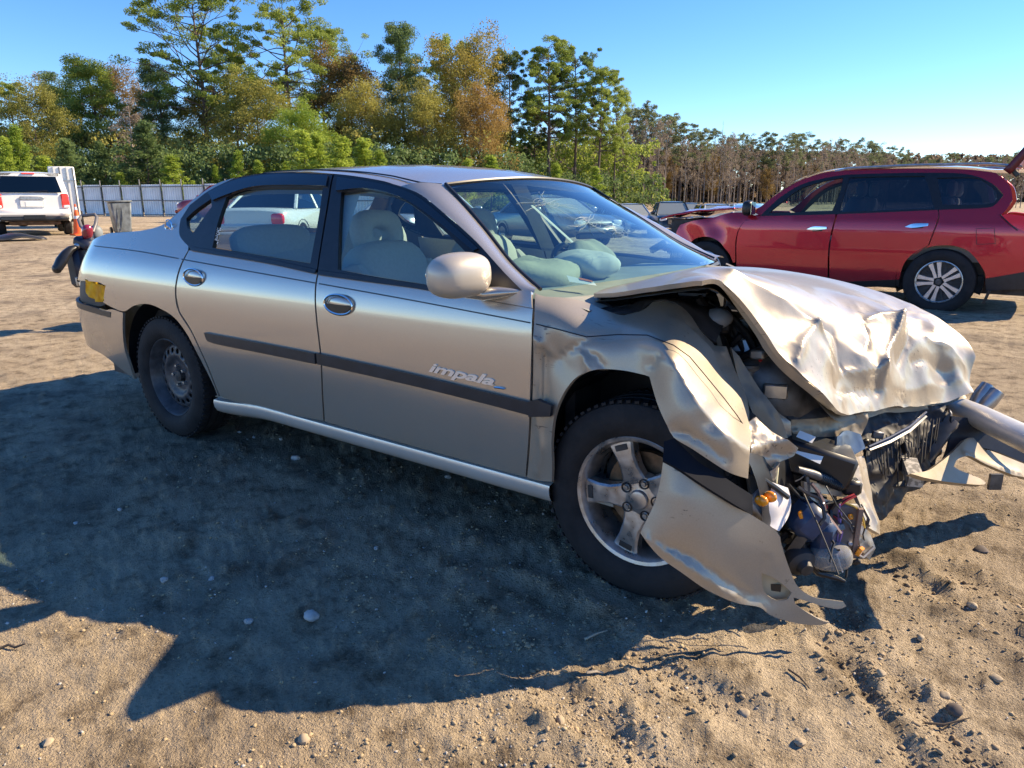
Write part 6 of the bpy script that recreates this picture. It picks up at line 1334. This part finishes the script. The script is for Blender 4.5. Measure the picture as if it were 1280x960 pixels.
twig('dark twig beside the tracks right of the bumper tip', [(0.547, -0.968, 0), (0.583, -0.984, 0), (0.615, -1.01, 0)], .003, M_dtwig)

def clods(name, n, gen, smin, smax, m, seed, label, lift=.25):
    g = np.random.default_rng(seed); P = gen(g, n); n = len(P); x, y = P[:, 0], P[:, 1]
    r = np.hypot(x - .93, y + 2.815); z = terrain(x, y) + detail(x, y, r)
    t = (1 + 5**.5)/2; ico = np.array([(-1,t,0),(1,t,0),(-1,-t,0),(1,-t,0),(0,-1,t),(0,1,t),(0,-1,-t),(0,1,-t),(t,0,-1),(t,0,1),(-t,0,-1),(-t,0,1)])/math.sqrt(1+t*t)
    fc = np.array([(0,11,5),(0,5,1),(0,1,7),(0,7,10),(0,10,11),(1,5,9),(5,11,4),(11,10,2),(10,7,6),(7,1,8),(3,9,4),(3,4,2),(3,2,6),(3,6,8),(3,8,9),(4,9,5),(2,4,11),(6,2,10),(8,6,7),(9,8,1)])
    s = smin*(smax/smin)**(g.random(n)**5.5)
    V = ico[None]*(1 + .35*(g.random((n, 12, 1)) - .5)*2)*s[:, None, None]*np.stack([.7 + .6*g.random(n), .7 + .6*g.random(n), .45 + .35*g.random(n)], -1)[:, None]
    V = V + np.stack([x, y, z + s*lift], -1)[:, None]
    Fc = fc[None] + (np.arange(n)*12)[:, None, None]
    me = bpy.data.meshes.new(name); V = V.reshape(-1, 3); Fc = Fc.reshape(-1, 3)
    me.vertices.add(len(V)); me.vertices.foreach_set('co', V.astype(np.float32).ravel()); me.loops.add(Fc.size); me.loops.foreach_set('vertex_index', Fc.astype(np.int32).ravel())
    me.polygons.add(len(Fc)); me.polygons.foreach_set('loop_start', np.arange(0, Fc.size, 3, dtype=np.int32)); me.polygons.foreach_set('loop_total', np.full(len(Fc), 3, np.int32))
    me.update(calc_edges=True); me.materials.append(m); o = bpy.data.objects.new(name, me); COL.objects.link(o); return props(o, label, 'gravel', kind='stuff')
def gen_all(g, n):
    r = .9*(11/.9)**g.random(n); a = az0 - (g.random(n) - .5)*2*R(42); x = .93 + r*np.cos(a); y = -2.815 + r*np.sin(a)
    keep = g.random(n) < .15 + 1.1*smooth(.42, .68, fbm(x*1.7, y*1.7, 3, 30)); return np.stack([x, y], -1)[keep]
def gen_rut(g, n):
    out = []
    for (a, b, w_) in RUTS:
        m_ = n//len(RUTS); t = g.random(m_); q = np.array(a)[None] + t[:, None]*(np.array(b) - np.array(a))[None]; q = q + g.normal(0, w_*1.1, (m_, 2)); q = q[g.random(m_) < .25 + smooth(.3, .6, vnoise(t*14, t*0 + a[0]*10, 55))]; out.append(q)
    return np.vstack(out)
M_clod = mat('dirt clod', (.36, .275, .165), rough=.95, var=.3, scale=5)
clods('gravel', 46000, gen_all, .0016, .0068, M_clod, 3, 'loose grit and small clods scattered over the dirt')
clods('grit', 14000, gen_all, .0014, .006, mat('pale grey grit', (.40, .37, .33), rough=.9, var=.4, scale=4), 5, 'pale grey grit in the packed dirt')
clods('rut_clods', 7000, gen_rut, .003, .011, mat('churned damp soil', (.27, .205, .13), rough=.95, var=.35, scale=5), 4, 'churned clods along the wheel tracks right of the sedan')

# =====================================================================
#  TREES
# =====================================================================
def leaf_mat(name, a, b, sc=.9):
    m = bpy.data.materials.new(name); m.use_nodes = True; nt = m.node_tree; L = nt.links.new; p = nt.nodes['Principled BSDF']
    tc = nt.nodes.new('ShaderNodeTexCoord'); n = nt.nodes.new('ShaderNodeTexNoise'); n.inputs['Scale'].default_value = sc; n.inputs['Detail'].default_value = 5; n.inputs['Roughness'].default_value = .7; L(tc.outputs['Object'], n.inputs['Vector'])
    oi = nt.nodes.new('ShaderNodeObjectInfo'); ad = nt.nodes.new('ShaderNodeMath'); ad.operation = 'MULTIPLY_ADD'; L(oi.outputs['Random'], ad.inputs[0]); ad.inputs[1].default_value = .22; L(n.outputs['Fac'], ad.inputs[2])
    r = nt.nodes.new('ShaderNodeValToRGB'); L(ad.outputs[0], r.inputs[0]); r.color_ramp.elements[0].position = .42; r.color_ramp.elements[1].position = .74
    r.color_ramp.elements[0].color = (*a, 1); r.color_ramp.elements[1].color = (*b, 1); L(r.outputs[0], p.inputs['Base Color']); p.inputs['Roughness'].default_value = .6; p.inputs['Specular IOR Level'].default_value = .25
    t = nt.nodes.new('ShaderNodeBsdfTranslucent'); L(r.outputs[0], t.inputs[0]); mx = nt.nodes.new('ShaderNodeMixShader'); mx.inputs[0].default_value = .45; L(p.outputs[0], mx.inputs[1]); L(t.outputs[0], mx.inputs[2]); L(mx.outputs[0], nt.nodes['Material Output'].inputs[0])
    return m
L_pine = leaf_mat('pine needles', (0.145, 0.214, 0.041), (0.359, 0.428, 0.090)); L_dark = leaf_mat('dark pine needles', (0.072, 0.132, 0.053), (0.180, 0.252, 0.091))
L_lime = leaf_mat('young pine needles', (0.176, 0.276, 0.039), (0.397, 0.485, 0.078)); L_gold = leaf_mat('golden leaves', (.19, .18, .04), (.40, .32, .075))
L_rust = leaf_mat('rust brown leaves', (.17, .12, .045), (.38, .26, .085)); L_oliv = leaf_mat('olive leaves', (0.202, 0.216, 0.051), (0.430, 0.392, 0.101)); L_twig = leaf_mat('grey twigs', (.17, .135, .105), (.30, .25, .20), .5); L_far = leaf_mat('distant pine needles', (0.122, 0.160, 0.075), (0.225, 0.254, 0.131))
M_bark = mat('pine bark', (.11, .085, .07), rough=.95, var=.35, scale=3, bump=.4, bscale=8); M_grey = mat('grey bare bark', (.26, .22, .185), rough=.95, var=.35, scale=2); M_brown = mat('brown twigs', (.20, .145, .105), rough=.95, var=.3, scale=2)

def leaf_mesh(name, C_, Rr, N, size, m, g, needle=False, flat=.75):
    # leaves spread through clumps: C_ centres, Rr radii, N leaves per clump
    k = len(C_); idx = np.repeat(np.arange(k), N); n = len(idx)
    d = g.normal(size=(n, 3)); d /= np.linalg.norm(d, axis=1)[:, None]; rad = g.random(n)**.45
    P = C_[idx] + d*(rad*Rr[idx])[:, None]*np.array([1, 1, flat])
    a = g.normal(size=(n, 3)) + d*.7; a /= np.linalg.norm(a, axis=1)[:, None]; b = np.cross(a, g.normal(size=(n, 3))); b /= np.linalg.norm(b, axis=1)[:, None]
    s = size*(.6 + .8*g.random(n)); w_ = s*(.35 if needle else .8)
    V = np.stack([P - b*w_[:, None]*.5, P + a*s[:, None]*.5 , P + b*w_[:, None]*.5, P - a*s[:, None]*.5], 1).reshape(-1, 3)
    F = np.arange(4*n, dtype=np.int32)
    me = bpy.data.meshes.new(name); me.vertices.add(4*n); me.vertices.foreach_set('co', V.astype(np.float32).ravel()); me.loops.add(4*n); me.loops.foreach_set('vertex_index', F)
    me.polygons.add(n); me.polygons.foreach_set('loop_start', np.arange(0, 4*n, 4, dtype=np.int32)); me.polygons.foreach_set('loop_total', np.full(n, 4, np.int32)); me.update(calc_edges=True); me.materials.append(m); return me

def branch(mb, p, d, ln, r, lvl, g, tips, nb=3, n=5):
    ln = float(ln); r = float(r)
    pts = [p]; q = p
    for i in range(4):
        d = (d + Vector(g.normal(0, .16, 3)) + Vector((0, 0, .05))).normalized(); q = q + d*ln/4; pts.append(q)
    mb.tube(pts, [r, r*.8, r*.62, r*.45, r*.25], n, cap=False)
    tips.append((q, ln))
    if lvl:
        for k in range(nb):
            t = .35 + .6*g.random(); i = int(t*4); a = pts[i].lerp(pts[min(4, i+1)], t*4 - i)
            nd = (d + Vector(g.normal(0, .75, 3))).normalized(); branch(mb, a, nd, ln*.6*(.7 + .5*g.random()), r*.45, lvl-1, g, tips, nb, max(3, n-1))

# all variants are modelled 10 m tall and scaled
def make_tree(kind, seed, leaf):
    g = np.random.default_rng(seed); mb = MB(); tips = []; H = 10.0
    lean = g.normal(0, .02, 2); tp = [Vector((lean[0]*z + .06*math.sin(z*.7 + seed), lean[1]*z + .05*math.cos(z*.6 + seed), z)) for z in np.linspace(-.2, H*.97, 12)]
    r0 = dict(pine=.17, open=.16, dense=.17, oak=.14, sapling=.09, far=.13, bare=.17, snag=.12)[kind]
    mb.tube(tp, list(np.linspace(r0, r0*.16, 12)), 8, cap=False)
    def at(z): i = min(10, max(0, int((z+.2)/(H*.97+.2)*11))); f_ = (z+.2)/(H*.97+.2)*11 - i; return tp[i].lerp(tp[i+1], f_)
    C_ = []; Rr = []
    spec = dict(pine=(.44, 36, 1.6, .50), open=(.42, 38, 1.95, .52), dense=(.20, 52, 2.0, .66), oak=(.18, 30, 2.5, .85), sapling=(.05, 34, 2.1, .55), far=(.52, 20, 1.5, .62), bare=(.22, 16, 1.7, .42), snag=(.3, 9, 1.2, 0))[kind]
    z0, nb, sp, cr = spec
    for k in range(nb):
        t = (k + g.random())/nb; z = H*(z0 + (1 - z0)*t*.97); a = k*2.4 + g.normal(0, .5)
        prof = dict(pine=(.45 + .75*math.sin(math.pi*min(1, t*.82 + .16))), open=.5 + .7*math.sin(math.pi*min(1, t*.75 + .2)), dense=1.15 - .75*t, oak=.45 + .8*math.sin(math.pi*min(1, t*.8 + .12)), sapling=1.1 - 1.0*t, far=.4 + .8*math.sin(math.pi*min(1, t*.8 + .15)), bare=1.1 - .7*t, snag=1 - .6*t)[kind]
        ln = sp*prof*(.65 + .6*g.random()); p = at(z)
        up = dict(pine=.18, open=.35, dense=.22, oak=.75, sapling=.45, far=.25, bare=.95, snag=.7)[kind]
        d = Vector((math.cos(a), math.sin(a), up + g.normal(0, .15))).normalized()
        loc_t = []; lv = 2 if kind == 'oak' else 1
        if kind == 'sapling': loc_t = [(p + d*ln*f_, ln) for f_ in (.5, 1.0)]; mb.tube([p, p + d*ln], [.03, .01], 4, cap=False)
        else: branch(mb, p, d, ln, r0*.34*(1 - .6*t), lv, g, loc_t, 3 if kind != 'snag' else 2)
        for q, l_ in loc_t:
            C_.append(tuple(q)); Rr.append(cr*(.55 + .6*g.random())*(.8 if kind in ('pine', 'open', 'far') else 1))
    tm = mb
    C_ = np.array(C_); Rr = np.array(Rr)
    trunk = tm.build('trunk', M_bark if kind in ('pine', 'open', 'dense', 'far', 'sapling') else (M_grey if kind in ('bare', 'snag') else M_brown), None, fix=False)
    tme = trunk.data; bpy.data.objects.remove(trunk)
    if not cr: return (tme, None)
    per, size = dict(pine=(230, .125), open=(200, .115), dense=(220, .125), oak=(95, .105), sapling=(90, .26), far=(70, .20), bare=(26, .20), snag=(8, .2))[kind]
    return (tme, leaf_mesh('crown', C_, Rr, per, size, L_twig if kind == 'bare' else leaf, g, needle=kind not in ('oak',), flat=.5 if kind in ('pine', 'open', 'far', 'dense') else .85))
def plant(var, name, label, base, h, wid=1.0, rz=0, group=None, cat='tree'):
    x, y = base[0], base[1]; z = gz(base)
    r_ = thing(name, label, cat, (x, y, z), rz, group); s = h/10.0; r_.scale = (s*wid, s*wid, s)
    for me, nm in zip(var, ('trunk', 'crown')):
        if me: o = bpy.data.objects.new(nm, me); COL.objects.link(o); o.parent = r_
    return r_
VAR = {}
def var(kind, leaf, i):
    k = (kind, leaf.name, i)
    if k not in VAR: VAR[k] = make_tree(kind, 17*i + len(kind)*5 + 3, leaf)
    return VAR[k]
tr_ = random.Random(31)
BIG = [ # top of the tree, kind, leaves, variant, width, name, label
 ((-100.6, 34.924, 14.262), 'pine', L_pine, 0, 1.1, 'pine_tree', 'mid green pine at the left edge above the white SUV'),
 ((-95.272, 42.355, 17.392), 'dense', L_pine, 0, 1.25, 'pine_tree', 'broad dense pine rising above the white SUV roof'),
 ((-102.707, 41.609, 15.976), 'dense', L_dark, 1, 1.0, 'pine_tree', 'dark pine directly left of the broad dense pine'),
 ((-98.325, 47.191, 15.498), 'oak', L_rust, 1, .8, 'oak_tree', 'thin brown oak between the broad pine and the tallest pine'),
 ((-90.662, 48.191, 17.189), 'dense', L_dark, 0, .9, 'pine_tree', 'dark pine leaning against the tallest pine on its left'),
 ((-84.511, 49.919, 24.549), 'open', L_pine, 0, 1.15, 'pine_tree', 'tallest pine with a long dark trunk, left of the sedan roof'),
 ((-85.504, 55.304, 19.716), 'pine', L_pine, 1, .9, 'pine_tree', 'shorter pine between the two tallest pines'),
 ((-77.565, 57.331, 23.974), 'open', L_pine, 1, 1.15, 'pine_tree', 'second tallest pine with a wide open crown above the sedan roof'),
 ((-78.511, 63.78, 22.338), 'open', L_pine, 2, .9, 'pine_tree', 'pine with sparse flat top right of the wide open crown'),
 ((-72.956, 49.406, 12.769), 'oak', L_oliv, 0, 1.2, 'oak_tree', 'olive broad tree under the two tallest pines'),
 ((-71.716, 61.699, 16.42), 'oak', L_rust, 0, 1.1, 'oak_tree', 'rust brown oak left of the dark layered pine'),
 ((-66.747, 67.042, 21.808), 'dense', L_dark, 2, .82, 'pine_tree', 'dark layered pine standing above the middle of the sedan roof'),
 ((-65.959, 59.424, 12.241), 'oak', L_oliv, 2, 1.1, 'oak_tree', 'olive tree below the rust brown oak'),
 ((-65.609, 75.452, 21.563), 'pine', L_pine, 2, .8, 'pine_tree', 'slim pine tip rising behind the golden tree'),
 ((-59.75, 70.944, 18.152), 'oak', L_gold, 1, .95, 'oak_tree', 'golden leaved tall tree right of the dark layered pine'),
 ((-53.467, 65.798, 11.801), 'oak', L_rust, 2, 1.0, 'oak_tree', 'orange brown oak in front of the golden tree'),
 ((-58.77, 62.063, 12.16), 'oak', L_oliv, 2, 1.1, 'oak_tree', 'dull olive oak under the dark layered pine'),
 ((-56.776, 75.972, 19.125), 'pine', L_dark, 0, .75, 'pine_tree', 'narrow dark pine between the golden tree and the pine group'),
 ((-52.543, 79.489, 20.503), 'pine', L_pine, 1, 1.0, 'pine_tree', 'tall full pine, first of the group above the windscreen'),
 ((-51.981, 84.883, 20.124), 'pine', L_dark, 2, .85, 'pine_tree', 'dark pine pressed against the tall full pine'),
 ((-47.992, 84.383, 17.51), 'pine', L_pine, 0, .85, 'pine_tree', 'mid height pine at the right of the pine group'),
 ((-48.931, 90.738, 15.568), 'open', L_pine, 0, .7, 'pine_tree', 'thin pine ending the pine group on its right'),
 ((-56.978, 82.112, 14.857), 'pine', L_dark, 1, .7, 'pine_tree', 'short dark pine in the gap left of the tall full pine'),
 ((-64.824, 49.16, 9.536), 'oak', L_lime, 0, 1.3, 'oak_tree', 'bright green bushy tree above the rear door'),
 ((-90.805, 33.525, 11.629), 'oak', L_oliv, 1, 1.0, 'oak_tree', 'olive shrub tree left of the broad dense pine'),
 ((-87.195, 51.92, 13.024), 'oak', L_gold, 0, 1.0, 'oak_tree', 'yellowish tree behind the trunk of the tallest pine')]
for tp, kind, lf, i, wd, nm, lb in BIG:
    h = tp[2] - gz(tp); plant(var(kind, lf, i), nm, lb, tp, h, wd*{'pine': .95, 'open': .95, 'dense': 1.0, 'oak': 1.0}[kind], tr_.uniform(0, 6))
# a bare tree leaning in front of the dark pine
for tp, i, lb in (((-77.981, 37.557, 11.099), 0, 'pale leafless tree in front of the dark trees left of the tallest pine'), ((-110.676, 42.739, 17.624), 1, 'leafless brown tree top beside the broad dense pine')):
    plant(var('bare', L_pine, i), 'bare_tree', lb, tp, tp[2] - gz(tp), 1.2, tr_.uniform(0, 6))
# young pines along the fence
for k in range(46):
    px = -60 + k*17.5 + tr_.uniform(-8, 8)
    pass
ORD = ['first', 'second', 'third', 'fourth', 'fifth', 'sixth', 'seventh', 'eighth', 'ninth', 'tenth', 'eleventh', 'twelfth', 'thirteenth', 'fourteenth', 'fifteenth', 'sixteenth', 'seventeenth', 'eighteenth', 'nineteenth', 'twentieth', 'twenty-first', 'twenty-second', 'twenty-third', 'twenty-fourth', 'twenty-fifth', 'twenty-sixth', 'twenty-seventh']
nb_ = [0, 0]
for k, tp in enumerate([(-83.242, 27.225, 6.741), (-84.258, 28.939, 6.425), (-79.901, 29.355, 5.823), (-76.889, 30.584, 6.814), (-78.404, 32.784, 5.165), (-79.427, 34.995, 6.406), (-73.453, 33.667, 4.675), (-74.168, 36.367, 6.74), (-68.278, 36.107, 4.551), (-65.777, 36.487, 4.058), (-67.918, 40.499, 5.48), (-64.12, 40.468, 4.751), (-60.804, 40.624, 5.693), (-60.629, 43.199, 5.364), (-55.764, 42.013, 6.574), (-56.375, 44.463, 7.626), (-53.394, 43.827, 6.863), (-53.807, 45.896, 6.288), (-53.939, 48.254, 5.976), (-52.46, 49.18, 5.517), (-51.855, 52.162, 5.48), (-50.786, 55.321, 4.95), (-48.571, 56.825, 4.626), (-48.848, 61.845, 4.977), (-47.02, 63.227, 5.148), (-45.091, 70.031, 6.063), (-42.63, 74.143, 5.353)]):
    lf = L_lime if k not in (3, 4, 5, 7) else L_dark
    i_ = 0 if lf is L_lime else 1; nb_[i_] += 1
    plant(var('sapling', lf, k % 3), 'young_pine', ORD[nb_[i_]-1] + (' bright green young pine from the left along the fence' if lf is L_lime else ' dark green young pine from the left behind the fence'), tp, (tp[2] - gz(tp))*tr_.uniform(.75, 1.35), 1.1 + .9*tr_.random(), tr_.uniform(0, 6), 'bright young pines behind the fence' if lf is L_lime else 'dark young pines behind the fence')
# dense brush filling the wood behind
def brush(name, label, xy, zlo, zhi, n, size, m, seed):
    g = np.random.default_rng(seed); P = []
    for k in range(n):
        a = g.random(); i = min(len(xy)-2, int(a*(len(xy)-1))); f_ = a*(len(xy)-1) - i; q = np.array(xy[i])*(1-f_) + np.array(xy[i+1])*f_ + g.normal(0, 2.2, 2)
        P.append((q[0], q[1], float(terrain(*q)) + zlo + (zhi - zlo)*g.random()**1.3))
    o = bpy.data.objects.new(name, leaf_mesh(name, np.array(P), .5 + .7*g.random(n), 34, size, m, g)); COL.objects.link(o); return props(o, label, 'undergrowth', kind='stuff')
brush('undergrowth', 'dark tangled undergrowth under the pines behind the fence', [(-102.387, 23.505), (-84.295, 34.169), (-68.362, 43.266), (-57.397, 53.699), (-49.215, 69.526)], 0, 6.5, 1500, .30, L_dark, 1)
brush('undergrowth', 'brown leafy brush between the trunks behind the fence', [(-108.39, 26.562), (-88.924, 40.694), (-67.859, 53.517), (-56.379, 69.268)], 0, 9, 1300, .30, L_oliv, 2)
brush('back_wood', 'mixed green wood filling the gaps behind the big trees', [(-128.606, 26.713), (-105.927, 45.651), (-82.462, 62.687), (-60.173, 81.342), (-50.009, 98.608)], 1, 10, 2200, .34, L_pine, 12)
brush('undergrowth', 'dark brush low under the pine group', [(-59.635, 66.904), (-51.445, 80.264), (-47.036, 100.767)], 0, 5, 420, .30, L_dark, 3)
# far bare wood on the right
for k, q in enumerate([(-83.5, 118.3, 11.9), (-82.8, 118.7, 11.4), (-75.3, 107.9, 10.4), (-86.3, 125.7, 15.8), (-68.4, 99.9, 11.3), (-61.7, 90.9, 11.5), (-85.4, 127.3, 13.0), (-81.8, 122.8, 15.4), (-63.5, 96.3, 12.9), (-65.2, 100.0, 12.6), (-81.8, 127.2, 15.4), (-72.8, 114.0, 12.4), (-83.0, 130.5, 13.9), (-80.9, 129.2, 15.7), (-62.3, 99.6, 13.0), (-65.4, 105.3, 12.0), (-74.4, 121.1, 14.8), (-77.3, 127.4, 15.0), (-68.5, 113.7, 12.8), (-80.3, 134.5, 18.1), (-76.2, 129.7, 17.7), (-64.1, 110.1, 13.2), (-56.4, 96.8, 13.1), (-59.2, 103.6, 12.0), (-76.4, 135.3, 17.1), (-66.4, 117.9, 13.4), (-71.3, 127.6, 14.3), (-53.9, 97.9, 10.8), (-60.9, 110.9, 13.3), (-60.1, 111.5, 12.2), (-59.2, 110.5, 14.3), (-53.6, 100.6, 13.7), (-73.6, 140.6, 18.4), (-73.2, 140.3, 16.6), (-55.9, 108.4, 12.9), (-60.1, 118.3, 14.6), (-70.1, 138.4, 18.6), (-67.6, 135.5, 17.7), (-69.4, 140.9, 16.0), (-50.9, 104.3, 12.9), (-66.4, 136.8, 17.0), (-69.0, 144.1, 15.0), (-56.9, 120.5, 14.0), (-57.1, 121.9, 14.7), (-50.0, 107.3, 12.7), (-65.8, 144.1, 14.9), (-53.0, 116.5, 14.3), (-61.6, 136.6, 12.9), (-61.1, 137.2, 13.0), (-58.1, 132.2, 12.3), (-58.5, 134.2, 14.4), (-59.3, 137.6, 12.7), (-62.2, 145.8, 13.4), (-43.8, 103.8, 10.1), (-56.0, 134.1, 12.9), (-54.8, 133.5, 11.2), (-54.5, 133.5, 11.3), (-48.4, 120.5, 9.8), (-54.1, 136.4, 10.1), (-50.5, 129.0, 11.3), (-56.2, 143.7, 10.6), (-52.9, 137.5, 10.9), (-43.2, 113.7, 8.9), (-51.5, 137.0, 11.9), (-52.9, 142.5, 11.2), (-39.5, 107.9, 10.3), (-49.9, 137.3, 12.4), (-48.9, 136.8, 13.0), (-41.8, 118.0, 11.3), (-43.1, 122.5, 11.1), (-38.0, 109.4, 9.1), (-46.9, 137.2, 10.4), (-51.2, 151.3, 13.9), (-40.6, 121.9, 9.9), (-49.1, 148.6, 11.8), (-45.2, 138.5, 12.2), (-40.3, 125.8, 9.3), (-47.0, 149.4, 11.3), (-43.9, 141.2, 10.9), (-43.0, 139.0, 10.0), (-47.7, 157.7, 10.8), (-46.4, 154.2, 13.4), (-41.2, 138.6, 9.6), (-41.7, 142.0, 8.6), (-38.3, 132.7, 10.7), (-45.5, 159.6, 11.8), (-43.8, 157.3, 10.6), (-44.5, 160.8, 11.3), (-35.0, 128.5, 7.5), (-34.1, 127.2, 9.3), (-38.3, 144.0, 10.4), (-39.8, 152.4, 9.2), (-36.2, 140.2, 10.8), (-38.5, 153.3, 11.8), (-30.4, 122.0, 7.0), (-35.7, 145.1, 10.2), (-35.0, 145.3, 9.1), (-36.7, 153.4, 11.4), (-30.9, 132.4, 10.0), (-32.0, 139.2, 10.2), (-32.9, 146.0, 11.9), (-31.1, 139.3, 7.9), (-31.4, 144.5, 11.8), (-29.7, 138.7, 9.1), (-31.6, 149.5, 10.0), (-28.3, 137.2, 9.5), (-25.9, 127.8, 9.2), (-24.2, 121.3, 6.9), (-27.6, 140.5, 9.8), (-32.0, 165.7, 11.9), (-28.0, 147.2, 9.2), (-23.7, 126.8, 7.7), (-22.3, 122.8, 8.5), (-28.8, 161.0, 8.7), (-28.0, 157.4, 7.1), (-26.9, 157.0, 10.7), (-22.1, 131.9, 7.0), (-26.0, 158.3, 10.0), (-27.7, 169.3, 10.5), (-22.7, 143.0, 8.8), (-19.1, 123.6, 7.8), (-19.1, 125.4, 8.0), (-24.0, 161.5, 6.1), (-21.3, 145.1, 7.7), (-21.1, 148.7, 5.2), (-17.4, 125.6, 5.4), (-21.5, 156.8, 7.1), (-20.1, 153.3, 6.4), (-19.9, 153.2, 7.9), (-19.0, 151.8, 8.2), (-17.7, 144.1, 5.6), (-19.6, 163.0, 6.4), (-18.9, 160.8, 8.7), (-17.9, 157.1, 7.9), (-16.4, 151.5, 7.3), (-13.3, 127.0, 5.0), (-13.9, 133.8, 4.4), (-13.7, 138.2, 7.4), (-15.6, 163.0, 5.5), (-15.3, 160.9, 7.4), (-13.3, 145.1, 5.8), (-13.0, 148.3, 7.7), (-13.7, 163.4, 5.5), (-14.4, 175.0, 7.1), (-12.5, 159.8, 5.7), (-10.0, 133.4, 7.4), (-9.4, 130.4, 4.4), (-12.0, 171.3, 9.2), (-12.0, 179.0, 6.7), (-9.9, 155.4, 8.1), (-8.4, 138.3, 6.4), (-10.5, 179.5, 8.9), (-8.0, 145.6, 7.4), (-7.4, 143.5, 6.2), (-9.3, 183.0, 8.1), (-7.6, 170.2, 6.3), (-8.1, 185.1, 9.4), (-5.8, 148.0, 5.7), (-5.0, 141.0, 7.2), (-5.1, 144.9, 7.8), (-6.1, 188.3, 8.4), (-4.6, 159.3, 7.6), (-4.4, 174.3, 8.7), (-4.1, 171.8, 5.3), (-3.1, 158.2, 4.8), (-2.4, 136.8, 5.0), (-1.8, 136.2, 5.7), (-1.7, 164.5, 7.4), (-1.2, 138.2, 4.6), (-1.3, 189.5, 9.6)]):
    plant(var('bare', L_pine, k % 5), 'bare_tree', 'slim grey leafless tree in the far wood behind the parked row', q, q[2] - gz(q), .55 + .25*tr_.random(), tr_.uniform(0, 6), 'leafless trees of the far wood')
for k, q in enumerate([(-62.2, 120.5, 16.7), (-64.3, 128.3, 17.5), (-59.0, 122.9, 17.3), (-58.4, 129.1, 15.7), (-63.1, 141.8, 17.7), (-55.2, 128.2, 14.5), (-59.7, 147.4, 14.6), (-50.9, 127.1, 13.3), (-56.5, 148.4, 15.0), (-56.6, 155.4, 13.7), (-51.8, 146.3, 12.9), (-46.0, 135.2, 12.9), (-52.6, 160.4, 13.4), (-42.9, 138.1, 13.0), (-41.0, 137.5, 12.0), (-40.6, 145.1, 13.3), (-36.8, 138.8, 12.4), (-39.1, 152.0, 13.6), (-36.6, 151.1, 11.8), (-40.0, 175.3, 13.6), (-35.0, 164.2, 13.1), (-33.8, 168.8, 11.7), (-32.5, 171.8, 13.2), (-28.2, 160.3, 12.1), (-26.3, 152.0, 11.1), (-24.5, 158.6, 10.9), (-24.3, 171.2, 11.1), (-21.3, 153.8, 9.3), (-22.7, 190.3, 10.1), (-19.4, 168.9, 9.6), (-15.6, 152.6, 8.2), (-16.1, 184.9, 10.8), (-12.8, 161.9, 8.2), (-13.8, 196.2, 9.3), (-10.7, 170.0, 8.0), (-8.8, 176.8, 9.5), (-7.5, 200.7, 10.4), (-4.7, 187.2, 10.8), (-3.1, 180.3, 10.5), (-0.9, 164.2, 8.4), (-0.4, 203.4, 10.4), (1.0, 176.7, 9.6), (3.2, 182.0, 8.3), (4.4, 182.6, 9.4)]):
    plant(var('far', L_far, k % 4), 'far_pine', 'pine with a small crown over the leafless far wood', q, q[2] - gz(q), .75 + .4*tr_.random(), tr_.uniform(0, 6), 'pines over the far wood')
for k, q in enumerate([(-60.4, 134.0, 11.8), (-50.2, 132.9, 11.0), (-40.2, 132.9, 7.7), (-36.7, 150.3, 9.3), (-28.4, 146.1, 8.3), (-20.4, 159.7, 5.9), (-11.3, 165.6, 5.3)]):
    plant(var('oak', L_rust, k % 3), 'russet_tree', ORD[k] + ' russet tree from the left among grey trunks of the far wood', q, (q[2] - gz(q))*.72, .7 + .3*tr_.random(), tr_.uniform(0, 6), 'russet trees of the far wood')
for tp, lb in (((-48.729, 131.835, 15.826), 'dead grey snag standing higher than the far wood'), ((-35.67, 192.104, 14.909), 'thin dead snag right of the far wood'), ((-32.468, 200.696, 14.545), 'short dead snag far right above the red SUV roof')):
    plant(var('snag', L_pine, 0), 'dead_snag', lb, tp, tp[2] - gz(tp), .6, tr_.uniform(0, 6))
brush('far_wood', 'brown twiggy mass of the far wood behind the parked vehicles', [(-87.199, 118.566), (-75.124, 137.219), (-58.055, 158.263), (-33.759, 188.261), (0.27, 225.325), (33.874, 255.903)], 0, 11, 5400, .62, leaf_mat('brown grey twigs', (.17, .13, .095), (.30, .24, .175), .3), 7)
